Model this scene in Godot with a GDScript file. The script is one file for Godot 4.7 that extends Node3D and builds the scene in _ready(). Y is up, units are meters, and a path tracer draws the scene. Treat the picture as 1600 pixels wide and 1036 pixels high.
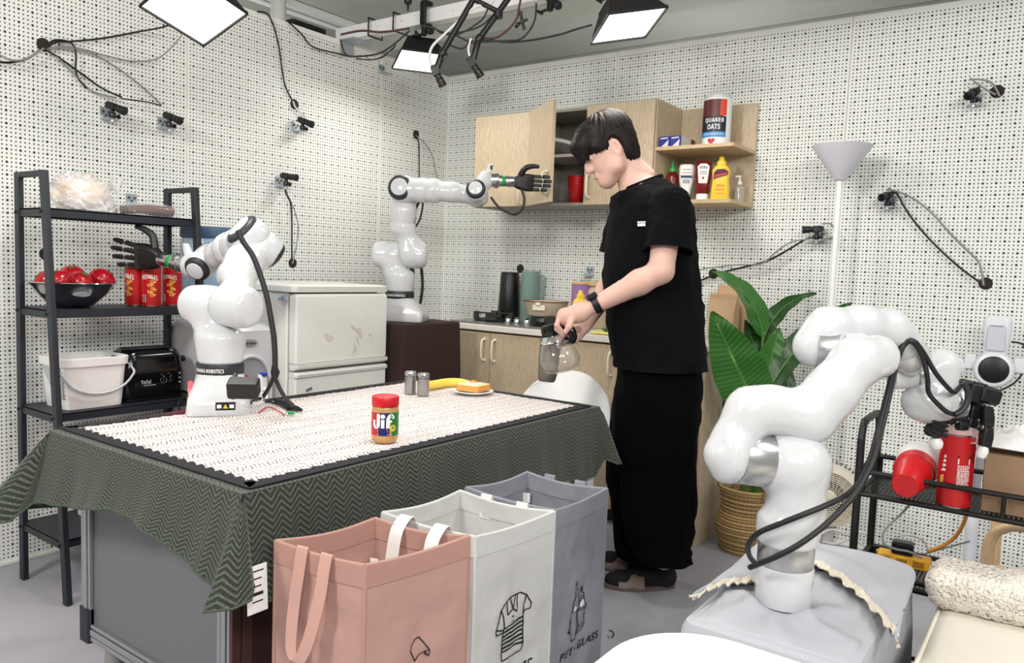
extends Node3D
# A robot laboratory dressed as a kitchen. World axes: x runs along the back wall to the right, y is up, z comes out of the back wall; metres.

var rng := RandomNumberGenerator.new()
var mats := {}


func _ready():
	rng.seed = 11
	var cam := Camera3D.new()
	cam.name = "viewpoint"
	cam.position = Vector3(3.3108, 1.2349, 3.8084)
	cam.rotation = Vector3(-0.08103, 0.62400, 0.03748)
	cam.fov = 46.26
	cam.near = 0.05
	add_child(cam)
	var we := WorldEnvironment.new()
	we.name = "environment"
	var env := Environment.new()
	env.background_mode = Environment.BG_COLOR
	env.background_color = Color(0.5, 0.52, 0.55)
	env.tonemap_mode = Environment.TONE_MAPPER_LINEAR
	env.tonemap_exposure = 1.38
	env.sdfgi_enabled = true
	env.ssao_enabled = true
	env.ssil_enabled = true
	we.environment = env
	add_child(we)
	# the lamps over the set: three in view, then unseen softboxes, panels and globes added for fill
	var sb := "square LED softbox in a black fabric hood "
	softbox(Vector3(0.866, 2.052, 2.291), Vector3(0.34, -0.89, 0.28), Vector3(-0.005, 0.071, 0.229), 0.24, 0.5, sb + "in the upper left corner")
	softbox(Vector3(0.52, 2.265, 0.83), Vector3(0.16, -0.98, 0.1), Vector3(0.55, 0.01, -0.83), 0.23, 0.5, sb + "under the left end of the white beam")
	softbox(Vector3(1.82, 2.194, 1.04), Vector3(0.29, -0.95, -0.03), Vector3(0.64, 0.2, -0.74), 0.24, 0.5, sb + "hanging over the person and the cabinet corner")
	var k := 0
	for a in [[Vector3(2.2, 2.6, 2.2), Vector3(-0.1, -1, -0.1), 0.9], [Vector3(1.5, 2.5, 4.9), Vector3(-0.1, -0.5, -1), 3.2], [Vector3(4.9, 2.5, 3.4), Vector3(-1, -0.5, -0.35), 2.1], [Vector3(4.4, 2.5, 5.0), Vector3(-0.7, -0.45, -0.8), 2.8]]:  # unseen softboxes, added and aimed to brighten the walls and the set
		softbox(a[0], a[1], Vector3(1, 0, 0.2), 0.5, a[2], "unseen softbox added for fill light " + ["above the middle of the set", "behind the photographer on the left", "at the open right side of the set", "behind the photographer on the right"][k])
		k += 1
	for a in [[4.9, 1.6], [4.9, 4.4], [1.5, 5.6]]:
		added_panel(Vector3(a[0], 2.96, a[1]), 1.5)
	for a in [[-1.3, 1.9, 1.2], [1.2, 1.9, -1.4], [4.6, 1.9, -1.4]]:
		added_globe(Vector3(a[0], a[1], a[2]))
	materials()
	structure()
	overhead()
	wall_gear()
	rack_side()
	fridge_side()
	kitchen()
	upper_cabinet()
	table_set()
	bags()
	robots()
	person()
	plant_corner()
	cart_side()
	front_right()


func softbox(at: Vector3, face: Vector3, side: Vector3, w: float, power: float, label: String):
	var z := -face.normalized()
	var x := (side - z * side.dot(z)).normalized()
	var b := Basis(x, z.cross(x), z)
	var o := thing("softbox_light", label, "studio light", at, 0, "softboxes of the lamp rig")
	o.basis = b
	var h := w * 0.5
	var g := G.new()
	# hood: four fabric walls that taper to the back plate
	for k in 4:
		var r := Basis(Vector3(0, 0, 1), k * PI / 2)
		g.slab([r * Vector3(-h, -h, 0), r * Vector3(h, -h, 0), r * Vector3(h * 0.62, -h * 0.62, h * 0.75), r * Vector3(-h * 0.62, -h * 0.62, h * 0.75)], 0.004)
	g.box(Vector3(0, 0, h * 0.77), Vector3(w * 0.64, w * 0.64, 0.02), 0.004)
	part("hood", g, mt("hood", Color(0.045, 0.03, 0.03), 0.9), o)
	g = G.new()
	g.box(Vector3(0, 0, 0.006), Vector3(w * 0.97, w * 0.97, 0.006), 0.001)
	var em := mt("softbox_face", Color(1, 1, 1), 0.6)
	em.emission_enabled = true
	em.emission = Color(1, 0.99, 0.97)
	em.emission_energy_multiplier = 2.2
	part("diffuser", g, em, o)
	g = G.new()
	for k in 4:
		var r2 := Basis(Vector3(0, 0, 1), k * PI / 2)
		g.box(r2 * Vector3(0, -h, 0.002), (r2 * Vector3(w, 0.006, 0.012)).abs(), 0.001)
	part("rim", g, mt("black_metal", Color(0.03, 0.03, 0.035), 0.5), o)
	g = G.new()
	g.tube([Vector3(0, 0, h * 0.8), Vector3(0, 0, h * 0.8 + 0.05)], 0.018, 12)
	g.tube([Vector3(0, 0, h * 0.8 + 0.04), Vector3(0, 0.05, h * 0.8 + 0.09)], 0.009, 8)
	part("socket", g, mt("black_metal", Color(0.03, 0.03, 0.035), 0.5), o)
	var l := AreaLight3D.new()
	l.name = "lamp"
	l.area_size = Vector2(w * 0.94, w * 0.94)
	l.light_energy = power
	l.light_color = Color(1, 0.985, 0.96)
	l.area_range = 14.0
	l.area_attenuation = 2.0
	l.shadow_enabled = true
	l.position = Vector3(0, 0, -0.004)
	o.add_child(l)


func added_globe(at: Vector3):  # added lamp hidden behind the partition, brightens the ceiling from below
	var o := thing("added_hall_lamp", "globe lamp added to light the ceiling from behind the " + ("left wall" if at.x < 0.0 else "kitchen" if at.x < 3.0 else "right end of the back wall"), "lamp", Vector3(at.x, 0, at.z), 0, "added hall lamps")
	var g := G.new()
	g.lathe([Vector2(0, 0), Vector2(0.15, 0), Vector2(0.15, 0.015), Vector2(0.014, 0.03), Vector2(0.012, at.y - 0.1), Vector2(0, at.y - 0.1)], 24)
	part("pole", g, mt("white_metal", Color(0.85, 0.85, 0.84), 0.5), o)
	g = G.new()
	g.lathe([Vector2(0, -0.11), Vector2(0.06, -0.1), Vector2(0.11, 0), Vector2(0.06, 0.1), Vector2(0, 0.11)], 24, Transform3D(Basis(), Vector3(0, at.y, 0)))
	part("globe", g, mt("panel_face"), o)
	var l := OmniLight3D.new()
	l.name = "lamp"
	l.light_energy = 0.45
	l.light_size = 0.1
	l.omni_range = 14.0
	l.omni_attenuation = 2.0
	l.shadow_enabled = true
	l.position = Vector3(0, at.y, 0)
	o.add_child(l)


func added_panel(at: Vector3, power: float):  # added panel out of view, gives broad soft light from the hall
	var o := thing("added_ceiling_panel", "unseen LED ceiling panel added for soft light outside the set", "ceiling light", at, 0, "added hall panels")
	var g := G.new()
	g.box(Vector3(0, 0.02, 0), Vector3(1.24, 0.03, 0.64), 0.004)
	part("frame", g, mt("white_metal", Color(0.85, 0.85, 0.84), 0.5), o)
	g = G.new()
	g.box(Vector3(0, 0.003, 0), Vector3(1.2, 0.006, 0.6), 0.001)
	var em := mt("panel_face", Color(1, 1, 1), 0.6)
	em.emission_enabled = true
	em.emission = Color(1, 1, 1)
	em.emission_energy_multiplier = 2.0
	part("diffuser", g, em, o)
	var l := AreaLight3D.new()
	l.name = "lamp"
	l.area_size = Vector2(1.18, 0.58)
	l.light_energy = power
	l.area_range = 14.0
	l.area_attenuation = 2.0
	l.shadow_enabled = true
	l.position = Vector3(0, -0.004, 0)
	l.rotation.x = -PI / 2
	o.add_child(l)


# ---------------------------------------------------------------- helpers

class G:
	var v := PackedVector3Array()
	var n := PackedVector3Array()
	var t := PackedVector2Array()
	var i := PackedInt32Array()

	func add(p: Vector3, m: Vector3, u := Vector2.ZERO) -> int:
		v.append(p)
		n.append(m)
		t.append(u)
		return v.size() - 1

	func tri(a: int, b: int, c: int):
		var g := (v[c] - v[a]).cross(v[b] - v[a])
		i.append(a)
		if g.dot(n[a] + n[b] + n[c]) < 0.0:
			i.append(c)
			i.append(b)
		else:
			i.append(b)
			i.append(c)

	func quad(a: int, b: int, c: int, d: int):
		tri(a, b, c)
		tri(a, c, d)

	func face(p: Array, uv := []):   # flat polygon, fan, normal from winding (counter-clockwise seen from outside)
		var m: Vector3 = (p[1] - p[0]).cross(p[2] - p[0]).normalized()
		var k := v.size()
		for q in p.size():
			add(p[q], m, uv[q] if uv else Vector2(p[q].x + p[q].z, p[q].y))
		for q in range(1, p.size() - 1):
			tri(k, k + q, k + q + 1)

	func slab(p: Array, th: float):   # four-cornered plate with thickness
		var m: Vector3 = (p[1] - p[0]).cross(p[2] - p[0]).normalized() * th * 0.5
		var a := []
		var b := []
		for q in p:
			a.append(q + m)
			b.append(q - m)
		face(a)
		b.reverse()
		face(b)
		b.reverse()
		for k in p.size():
			var j: int = (k + 1) % p.size()
			face([a[k], b[k], b[j], a[j]])

	func box(c: Vector3, s: Vector3, bev := 0.003, b := Basis()):
		var h := s * 0.5
		var e := minf(bev, minf(h.x, minf(h.y, h.z)) * 0.9)
		var id := {}
		for sx in [-1, 1]:
			for sy in [-1, 1]:
				for sz in [-1, 1]:
					var f := Vector3(sx, sy, sz)
					for ax in 3:
						var q := Vector3(sx * (h.x - e), sy * (h.y - e), sz * (h.z - e))
						q[ax] = f[ax] * h[ax]
						var m := Vector3.ZERO
						m[ax] = f[ax]
						var uv := Vector2(q.z, q.y) if ax == 0 else Vector2(q.x, q.z) if ax == 1 else Vector2(q.x, q.y)
						id[[sx, sy, sz, ax]] = add(c + b * q, b * m, uv)
		for s0 in [-1, 1]:
			quad(id[[s0, -1, -1, 0]], id[[s0, 1, -1, 0]], id[[s0, 1, 1, 0]], id[[s0, -1, 1, 0]])
			quad(id[[-1, s0, -1, 1]], id[[1, s0, -1, 1]], id[[1, s0, 1, 1]], id[[-1, s0, 1, 1]])
			quad(id[[-1, -1, s0, 2]], id[[1, -1, s0, 2]], id[[1, 1, s0, 2]], id[[-1, 1, s0, 2]])
			for s1 in [-1, 1]:
				quad(id[[s0, s1, -1, 0]], id[[s0, s1, 1, 0]], id[[s0, s1, 1, 1]], id[[s0, s1, -1, 1]])
				quad(id[[s0, -1, s1, 0]], id[[s0, 1, s1, 0]], id[[s0, 1, s1, 2]], id[[s0, -1, s1, 2]])
				quad(id[[-1, s0, s1, 1]], id[[1, s0, s1, 1]], id[[1, s0, s1, 2]], id[[-1, s0, s1, 2]])
				for s2 in [-1, 1]:
					tri(id[[s0, s1, s2, 0]], id[[s0, s1, s2, 1]], id[[s0, s1, s2, 2]])

	func span(a: Vector3, b: Vector3, bev := 0.003):
		box((a + b) * 0.5, (b - a).abs(), bev)

	func lathe(prof: Array, seg := 24, xf := Transform3D(), uv := Vector2(1, 1)):
		var ms := []
		for k in prof.size() - 1:
			var d: Vector2 = prof[k + 1] - prof[k]
			ms.append(Vector2(d.y, -d.x).normalized() if d.length() > 1e-7 else Vector2(1, 0))
		var run := 0.0
		for k in prof.size() - 1:
			var p0: Vector2 = prof[k]
			var p1: Vector2 = prof[k + 1]
			var m: Vector2 = ms[k]
			var m0 := m
			var m1 := m
			if k > 0 and m.dot(ms[k - 1]) > 0.75:
				m0 = (m + ms[k - 1]).normalized()
			if k < ms.size() - 1 and m.dot(ms[k + 1]) > 0.75:
				m1 = (m + ms[k + 1]).normalized()
			var first := v.size()
			var l := p0.distance_to(p1)
			for j in seg + 1:
				var a := TAU * j / seg
				var e := Vector3(sin(a), 0, cos(a))
				add(xf * (e * p0.x + Vector3(0, p0.y, 0)), (xf.basis * (e * m0.x + Vector3(0, m0.y, 0))).normalized(), Vector2(float(j) / seg * uv.x, run * uv.y))
				add(xf * (e * p1.x + Vector3(0, p1.y, 0)), (xf.basis * (e * m1.x + Vector3(0, m1.y, 0))).normalized(), Vector2(float(j) / seg * uv.x, (run + l) * uv.y))
			run += l
			for j in seg:
				var q := first + j * 2
				if p0.x > 1e-6:
					tri(q, q + 2, q + 1)
				if p1.x > 1e-6:
					tri(q + 1, q + 2, q + 3)

	func cyl(a: Vector3, b: Vector3, r: float, e := 0.002, seg := 20, r2 := -1.0):   # solid round bar from a to b with softened rims
		var h := a.distance_to(b)
		var q := r if r2 < 0 else r2
		lathe([Vector2(0, 0), Vector2(r - e, 0), Vector2(r - e * 0.3, e * 0.3), Vector2(r, e), Vector2(q, h - e), Vector2(q - e * 0.3, h - e * 0.3), Vector2(q - e, h), Vector2(0, h)], seg, G.aim(a, b - a))

	static func aim(o: Vector3, d: Vector3, hint := Vector3(0, 0, 1)) -> Transform3D:   # +y along d
		var y := d.normalized()
		if absf(y.dot(hint.normalized())) > 0.98:
			hint = Vector3(1, 0, 0) if absf(y.x) < 0.9 else Vector3(0, 1, 0)
		var x := y.cross(hint).normalized()
		return Transform3D(Basis(x, y, x.cross(y)), o)

	static func smooth(p: Array, k := 6) -> Array:
		var out := []
		for s in p.size() - 1:
			var a: Vector3 = p[maxi(s - 1, 0)]
			var b: Vector3 = p[s]
			var c: Vector3 = p[s + 1]
			var d: Vector3 = p[mini(s + 2, p.size() - 1)]
			for j in k:
				var u := float(j) / k
				out.append(b * 1.0 + (c - a) * (0.5 * u) + (a * 2.0 - b * 5.0 + c * 4.0 - d) * (0.5 * u * u) + (b * 3.0 - a - c * 3.0 + d) * (0.5 * u * u * u))
		out.append(p[p.size() - 1])
		return out

	func tube(p: Array, r, seg := 8, flat := 1.0, hint := Vector3(0.13, 0.2, 0.97)):   # r: radius or one per point; flat squeezes the section along hint
		var rs := r is Array
		var x := Vector3.ZERO
		var first := v.size()
		var cnt := p.size()
		var run := 0.0
		for k in cnt:
			var d: Vector3 = (p[mini(k + 1, cnt - 1)] - p[maxi(k - 1, 0)]).normalized()
			if k == 0:
				x = d.cross(hint)
				if x.length() < 0.05:
					x = d.cross(Vector3(0, 1, 0.1))
			else:
				run += p[k].distance_to(p[k - 1])
			x = (x - d * x.dot(d)).normalized()
			var y := d.cross(x)
			var rad: float = r[k] if rs else r
			for j in seg + 1:
				var a := TAU * j / seg
				var e := x * cos(a) + y * sin(a) * flat
				add(p[k] + e * rad, (x * cos(a) * flat + y * sin(a)).normalized(), Vector2(float(j) / seg, run))
		for k in cnt - 1:
			for j in seg:
				var q := first + k * (seg + 1) + j
				quad(q, q + 1, q + seg + 2, q + seg + 1)
		for side in 2:
			var k0 := 0 if side == 0 else cnt - 1
			var dd: Vector3 = (p[0] - p[1]) if side == 0 else (p[cnt - 1] - p[cnt - 2])
			var m := dd.normalized()
			var cidx := add(p[k0], m)
			var ring := first + k0 * (seg + 1)
			var s := v.size()
			for j in seg + 1:
				add(v[ring + j], m)
			for j in seg:
				tri(cidx, s + j, s + j + 1)

	static func ring(y: float, w: float, d: float, r: float, c := Vector3.ZERO, b := Basis(), k := 5) -> PackedVector3Array:   # rounded rectangle w along x, d along z
		var out := PackedVector3Array()
		r = minf(r, minf(w, d) * 0.4999)
		for q in 4:
			var sx := 1.0 if q == 0 or q == 3 else -1.0
			var sz := 1.0 if q < 2 else -1.0
			for j in k + 1:
				var a := (q + float(j) / k) * PI / 2
				out.append(c + b * Vector3(sx * (w * 0.5 - r) + cos(a) * r, y, sz * (d * 0.5 - r) + sin(a) * r))
		return out

	func loft(rs: Array, cap0 := true, cap1 := true, uvs := Vector2(1, 1)):   # skin over closed rings of equal length
		var cnt: int = rs[0].size()
		var cs := []
		for r in rs:
			var c := Vector3.ZERO
			for q in r:
				c += q
			cs.append(c / cnt)
		var ms := []
		for k in rs.size() - 1:
			var a: PackedVector3Array = rs[k]
			var b: PackedVector3Array = rs[k + 1]
			var m := PackedVector3Array()
			var turn := 0.0
			for j in cnt:
				var al := (a[(j + 1) % cnt] - a[(j + cnt - 1) % cnt]) + (b[(j + 1) % cnt] - b[(j + cnt - 1) % cnt])
				var q := al.cross(b[j] - a[j] + (b[(j + 1) % cnt] - a[(j + 1) % cnt]) * 0.001).normalized()
				m.append(q)
				turn += q.dot(a[j] + b[j] - cs[k] - cs[k + 1])
			ms.append(m)
		var axis: Vector3 = cs[-1] - cs[0]
		# orientation: the ring's own turn against the walk along the rings tells which side is out
		var ar := Vector3.ZERO
		for k in rs.size():
			for j in cnt:
				ar += (rs[k][j] - cs[k]).cross(rs[k][(j + 1) % cnt] - cs[k])
		var flip := 1.0
		var walk := Vector3.ZERO
		for k in rs.size() - 1:
			walk += cs[k + 1] - cs[k]
		flip = 1.0 if ar.dot(walk) >= 0.0 else -1.0
		var per := 0.0
		for j in cnt:
			per += rs[0][j].distance_to(rs[0][(j + 1) % cnt])
		var run := 0.0
		for k in rs.size() - 1:
			var first := v.size()
			var len_k: float = rs[k][0].distance_to(rs[k + 1][0])
			for j in cnt + 1:
				var jj := j % cnt
				var m: Vector3 = ms[k][jj]
				var m0 := m
				var m1 := m
				if k > 0 and m.dot(ms[k - 1][jj]) > 0.7:
					m0 = (m + ms[k - 1][jj]).normalized()
				if k < ms.size() - 1 and m.dot(ms[k + 1][jj]) > 0.7:
					m1 = (m + ms[k + 1][jj]).normalized()
				add(rs[k][jj], m0 * flip, Vector2(per * j / cnt, run) * uvs)
				add(rs[k + 1][jj], m1 * flip, Vector2(per * j / cnt, run + len_k) * uvs)
			run += len_k
			for j in cnt:
				var q := first + j * 2
				quad(q, q + 1, q + 3, q + 2)
		for s in 2:
			if (s == 0 and cap0) or (s == 1 and cap1):
				var r: PackedVector3Array = rs[0] if s == 0 else rs[-1]
				var c: Vector3 = cs[0] if s == 0 else cs[-1]
				var m := Vector3.ZERO
				for j in cnt:
					m += (r[j] - c).cross(r[(j + 1) % cnt] - c)
				m = m.normalized() * (flip if s == 1 else -flip)
				var ci := add(c, m, Vector2(c.x, c.z) * uvs)
				var st := v.size()
				for j in cnt:
					add(r[j], m, Vector2(r[j].x, r[j].z) * uvs)
				for j in cnt:
					tri(ci, st + j, st + (j + 1) % cnt)

	func sheet(nu: int, nv: int, f: Callable, th := 0.0, uvs := Vector2(1, 1)):   # f(u, v) -> Vector3 with u, v in 0..1
		var p := PackedVector3Array()
		var m := PackedVector3Array()
		for b in nv + 1:
			for a in nu + 1:
				p.append(f.call(float(a) / nu, float(b) / nv))
		for b in nv + 1:
			for a in nu + 1:
				var du := p[b * (nu + 1) + mini(a + 1, nu)] - p[b * (nu + 1) + maxi(a - 1, 0)]
				var dv := p[mini(b + 1, nv) * (nu + 1) + a] - p[maxi(b - 1, 0) * (nu + 1) + a]
				var q := du.cross(dv)
				m.append(q.normalized() if q.length() > 1e-12 else Vector3(0, 1, 0))
		var layers := [1.0] if th <= 0.0 else [1.0, -1.0]
		var starts := []
		for s in layers:
			starts.append(v.size())
			for b in nv + 1:
				for a in nu + 1:
					var k := b * (nu + 1) + a
					add(p[k] + m[k] * (th * 0.5 * s), m[k] * s, Vector2(float(a) / nu * uvs.x, float(b) / nv * uvs.y))
			for b in nv:
				for a in nu:
					var k: int = starts[-1] + b * (nu + 1) + a
					quad(k, k + 1, k + nu + 2, k + nu + 1)
		if th > 0.0:
			var rim := []
			for a in nu:
				rim.append([a, a + 1])
				rim.append([nv * (nu + 1) + a, nv * (nu + 1) + a + 1])
			for b in nv:
				rim.append([b * (nu + 1), (b + 1) * (nu + 1)])
				rim.append([b * (nu + 1) + nu, (b + 1) * (nu + 1) + nu])
			var mid := p[(nv / 2) * (nu + 1) + nu / 2]
			for e in rim:
				var c0 := p[e[0]]
				var c1 := p[e[1]]
				var out := (c1 - c0).cross(m[e[0]]).normalized()
				if out.dot((c0 + c1) * 0.5 - mid) < 0:
					out = -out
				var h: Vector3 = m[e[0]] * th * 0.5
				var h1: Vector3 = m[e[1]] * th * 0.5
				quad(add(c0 + h, out), add(c1 + h1, out), add(c1 - h1, out), add(c0 - h, out))

	func prism(poly: PackedVector2Array, d: float, xf := Transform3D(), uvs := 1.0):   # outline in xy, from z = 0 to z = d
		if Geometry2D.is_polygon_clockwise(poly):
			poly = poly.duplicate()
			poly.reverse()
		var big := PackedVector2Array()
		for q in poly:
			big.append((q - poly[0]) * 1000.0)
		var ix := Geometry2D.triangulate_polygon(big)
		for s in [0, 1]:
			var m := (xf.basis * Vector3(0, 0, 1 if s else -1)).normalized()
			var k := v.size()
			for q in poly:
				add(xf * Vector3(q.x, q.y, d * s), m, q * uvs)
			for j in range(0, ix.size(), 3):
				tri(k + ix[j], k + ix[j + 1], k + ix[j + 2])
		for k in poly.size():
			var a := poly[k]
			var b := poly[(k + 1) % poly.size()]
			var e := (b - a).normalized()
			var m := (xf.basis * Vector3(e.y, -e.x, 0)).normalized()
			var run := Vector2(a.distance_to(b), d) * uvs
			quad(add(xf * Vector3(a.x, a.y, 0), m), add(xf * Vector3(b.x, b.y, 0), m, Vector2(run.x, 0)), add(xf * Vector3(b.x, b.y, d), m, run), add(xf * Vector3(a.x, a.y, d), m, Vector2(0, run.y)))

	func stroke(p: Array, w: float, f: Callable):   # a flat line of width w drawn through 2D points; f maps (x, y) to the surface
		var l := []
		for k in p.size() - 1:
			var c := int((p[k + 1] - p[k]).length() / 0.008) + 1
			for j in c:
				l.append(p[k].lerp(p[k + 1], float(j) / c))
		l.append(p[p.size() - 1])
		for k in l.size() - 1:
			var a: Vector2 = l[k]
			var b: Vector2 = l[k + 1]
			var d := (b - a).normalized()
			var s := Vector2(-d.y, d.x) * w * 0.5
			a -= d * w * 0.3
			b += d * w * 0.3
			face([f.call(a - s), f.call(b - s), f.call(b + s), f.call(a + s)])

	func area(p: Array, f: Callable):   # a filled flat outline on a surface
		var poly := PackedVector2Array(p)
		if Geometry2D.is_polygon_clockwise(poly):
			poly.reverse()
		var big := PackedVector2Array()
		for q in poly:
			big.append((q - poly[0]) * 1000.0)
		var ix := Geometry2D.triangulate_polygon(big)
		for j in range(0, ix.size(), 3):
			face([f.call(poly[ix[j]]), f.call(poly[ix[j + 1]]), f.call(poly[ix[j + 2]])])

	func text(s: String, h: float, w: float, f: Callable, font := "Droid Sans", weight := 700, depth := 0.0006):
		# lettering h high and w wide (0: natural width), centred on (0, 0) and laid on a surface by f(Vector2, height above it)
		var tm := TextMesh.new()
		var sf := SystemFont.new()
		sf.font_names = PackedStringArray([font])
		sf.font_weight = weight
		tm.font = sf
		tm.text = s
		tm.font_size = 48
		tm.pixel_size = 0.01
		tm.depth = 0.0
		tm.curve_step = 3.0
		var ar := tm.get_mesh_arrays()
		var p: PackedVector3Array = ar[Mesh.ARRAY_VERTEX]
		var ix: PackedInt32Array = ar[Mesh.ARRAY_INDEX]
		var bb := AABB(p[0], Vector3.ZERO)
		for q in p:
			bb = bb.expand(q)
		var sy := h / maxf(bb.size.y, 1e-5)
		var sx := w / maxf(bb.size.x, 1e-5) if w > 0 else sy
		var c := bb.get_center()
		var tris := ix.size() if ix.size() else p.size()
		for j in range(0, tris, 3):
			var q := []
			for k in 3:
				var a := p[ix[j + k] if ix.size() else j + k]
				q.append(Vector2((a.x - c.x) * sx, (a.y - c.y) * sy))
			if (q[1] - q[0]).cross(q[2] - q[0]) < 0:
				q.reverse()
			face([f.call(q[0], depth), f.call(q[1], depth), f.call(q[2], depth)])

	func put(g: G, xf := Transform3D()):
		var k := v.size()
		for j in g.v.size():
			add(xf * g.v[j], (xf.basis * g.n[j]).normalized(), g.t[j])
		for j in g.i:
			i.append(j + k)

	func mesh() -> ArrayMesh:
		var a := []
		a.resize(Mesh.ARRAY_MAX)
		a[Mesh.ARRAY_VERTEX] = v
		a[Mesh.ARRAY_NORMAL] = n
		a[Mesh.ARRAY_TEX_UV] = t
		a[Mesh.ARRAY_INDEX] = i
		var m := ArrayMesh.new()
		m.add_surface_from_arrays(Mesh.PRIMITIVE_TRIANGLES, a)
		return m


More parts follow.
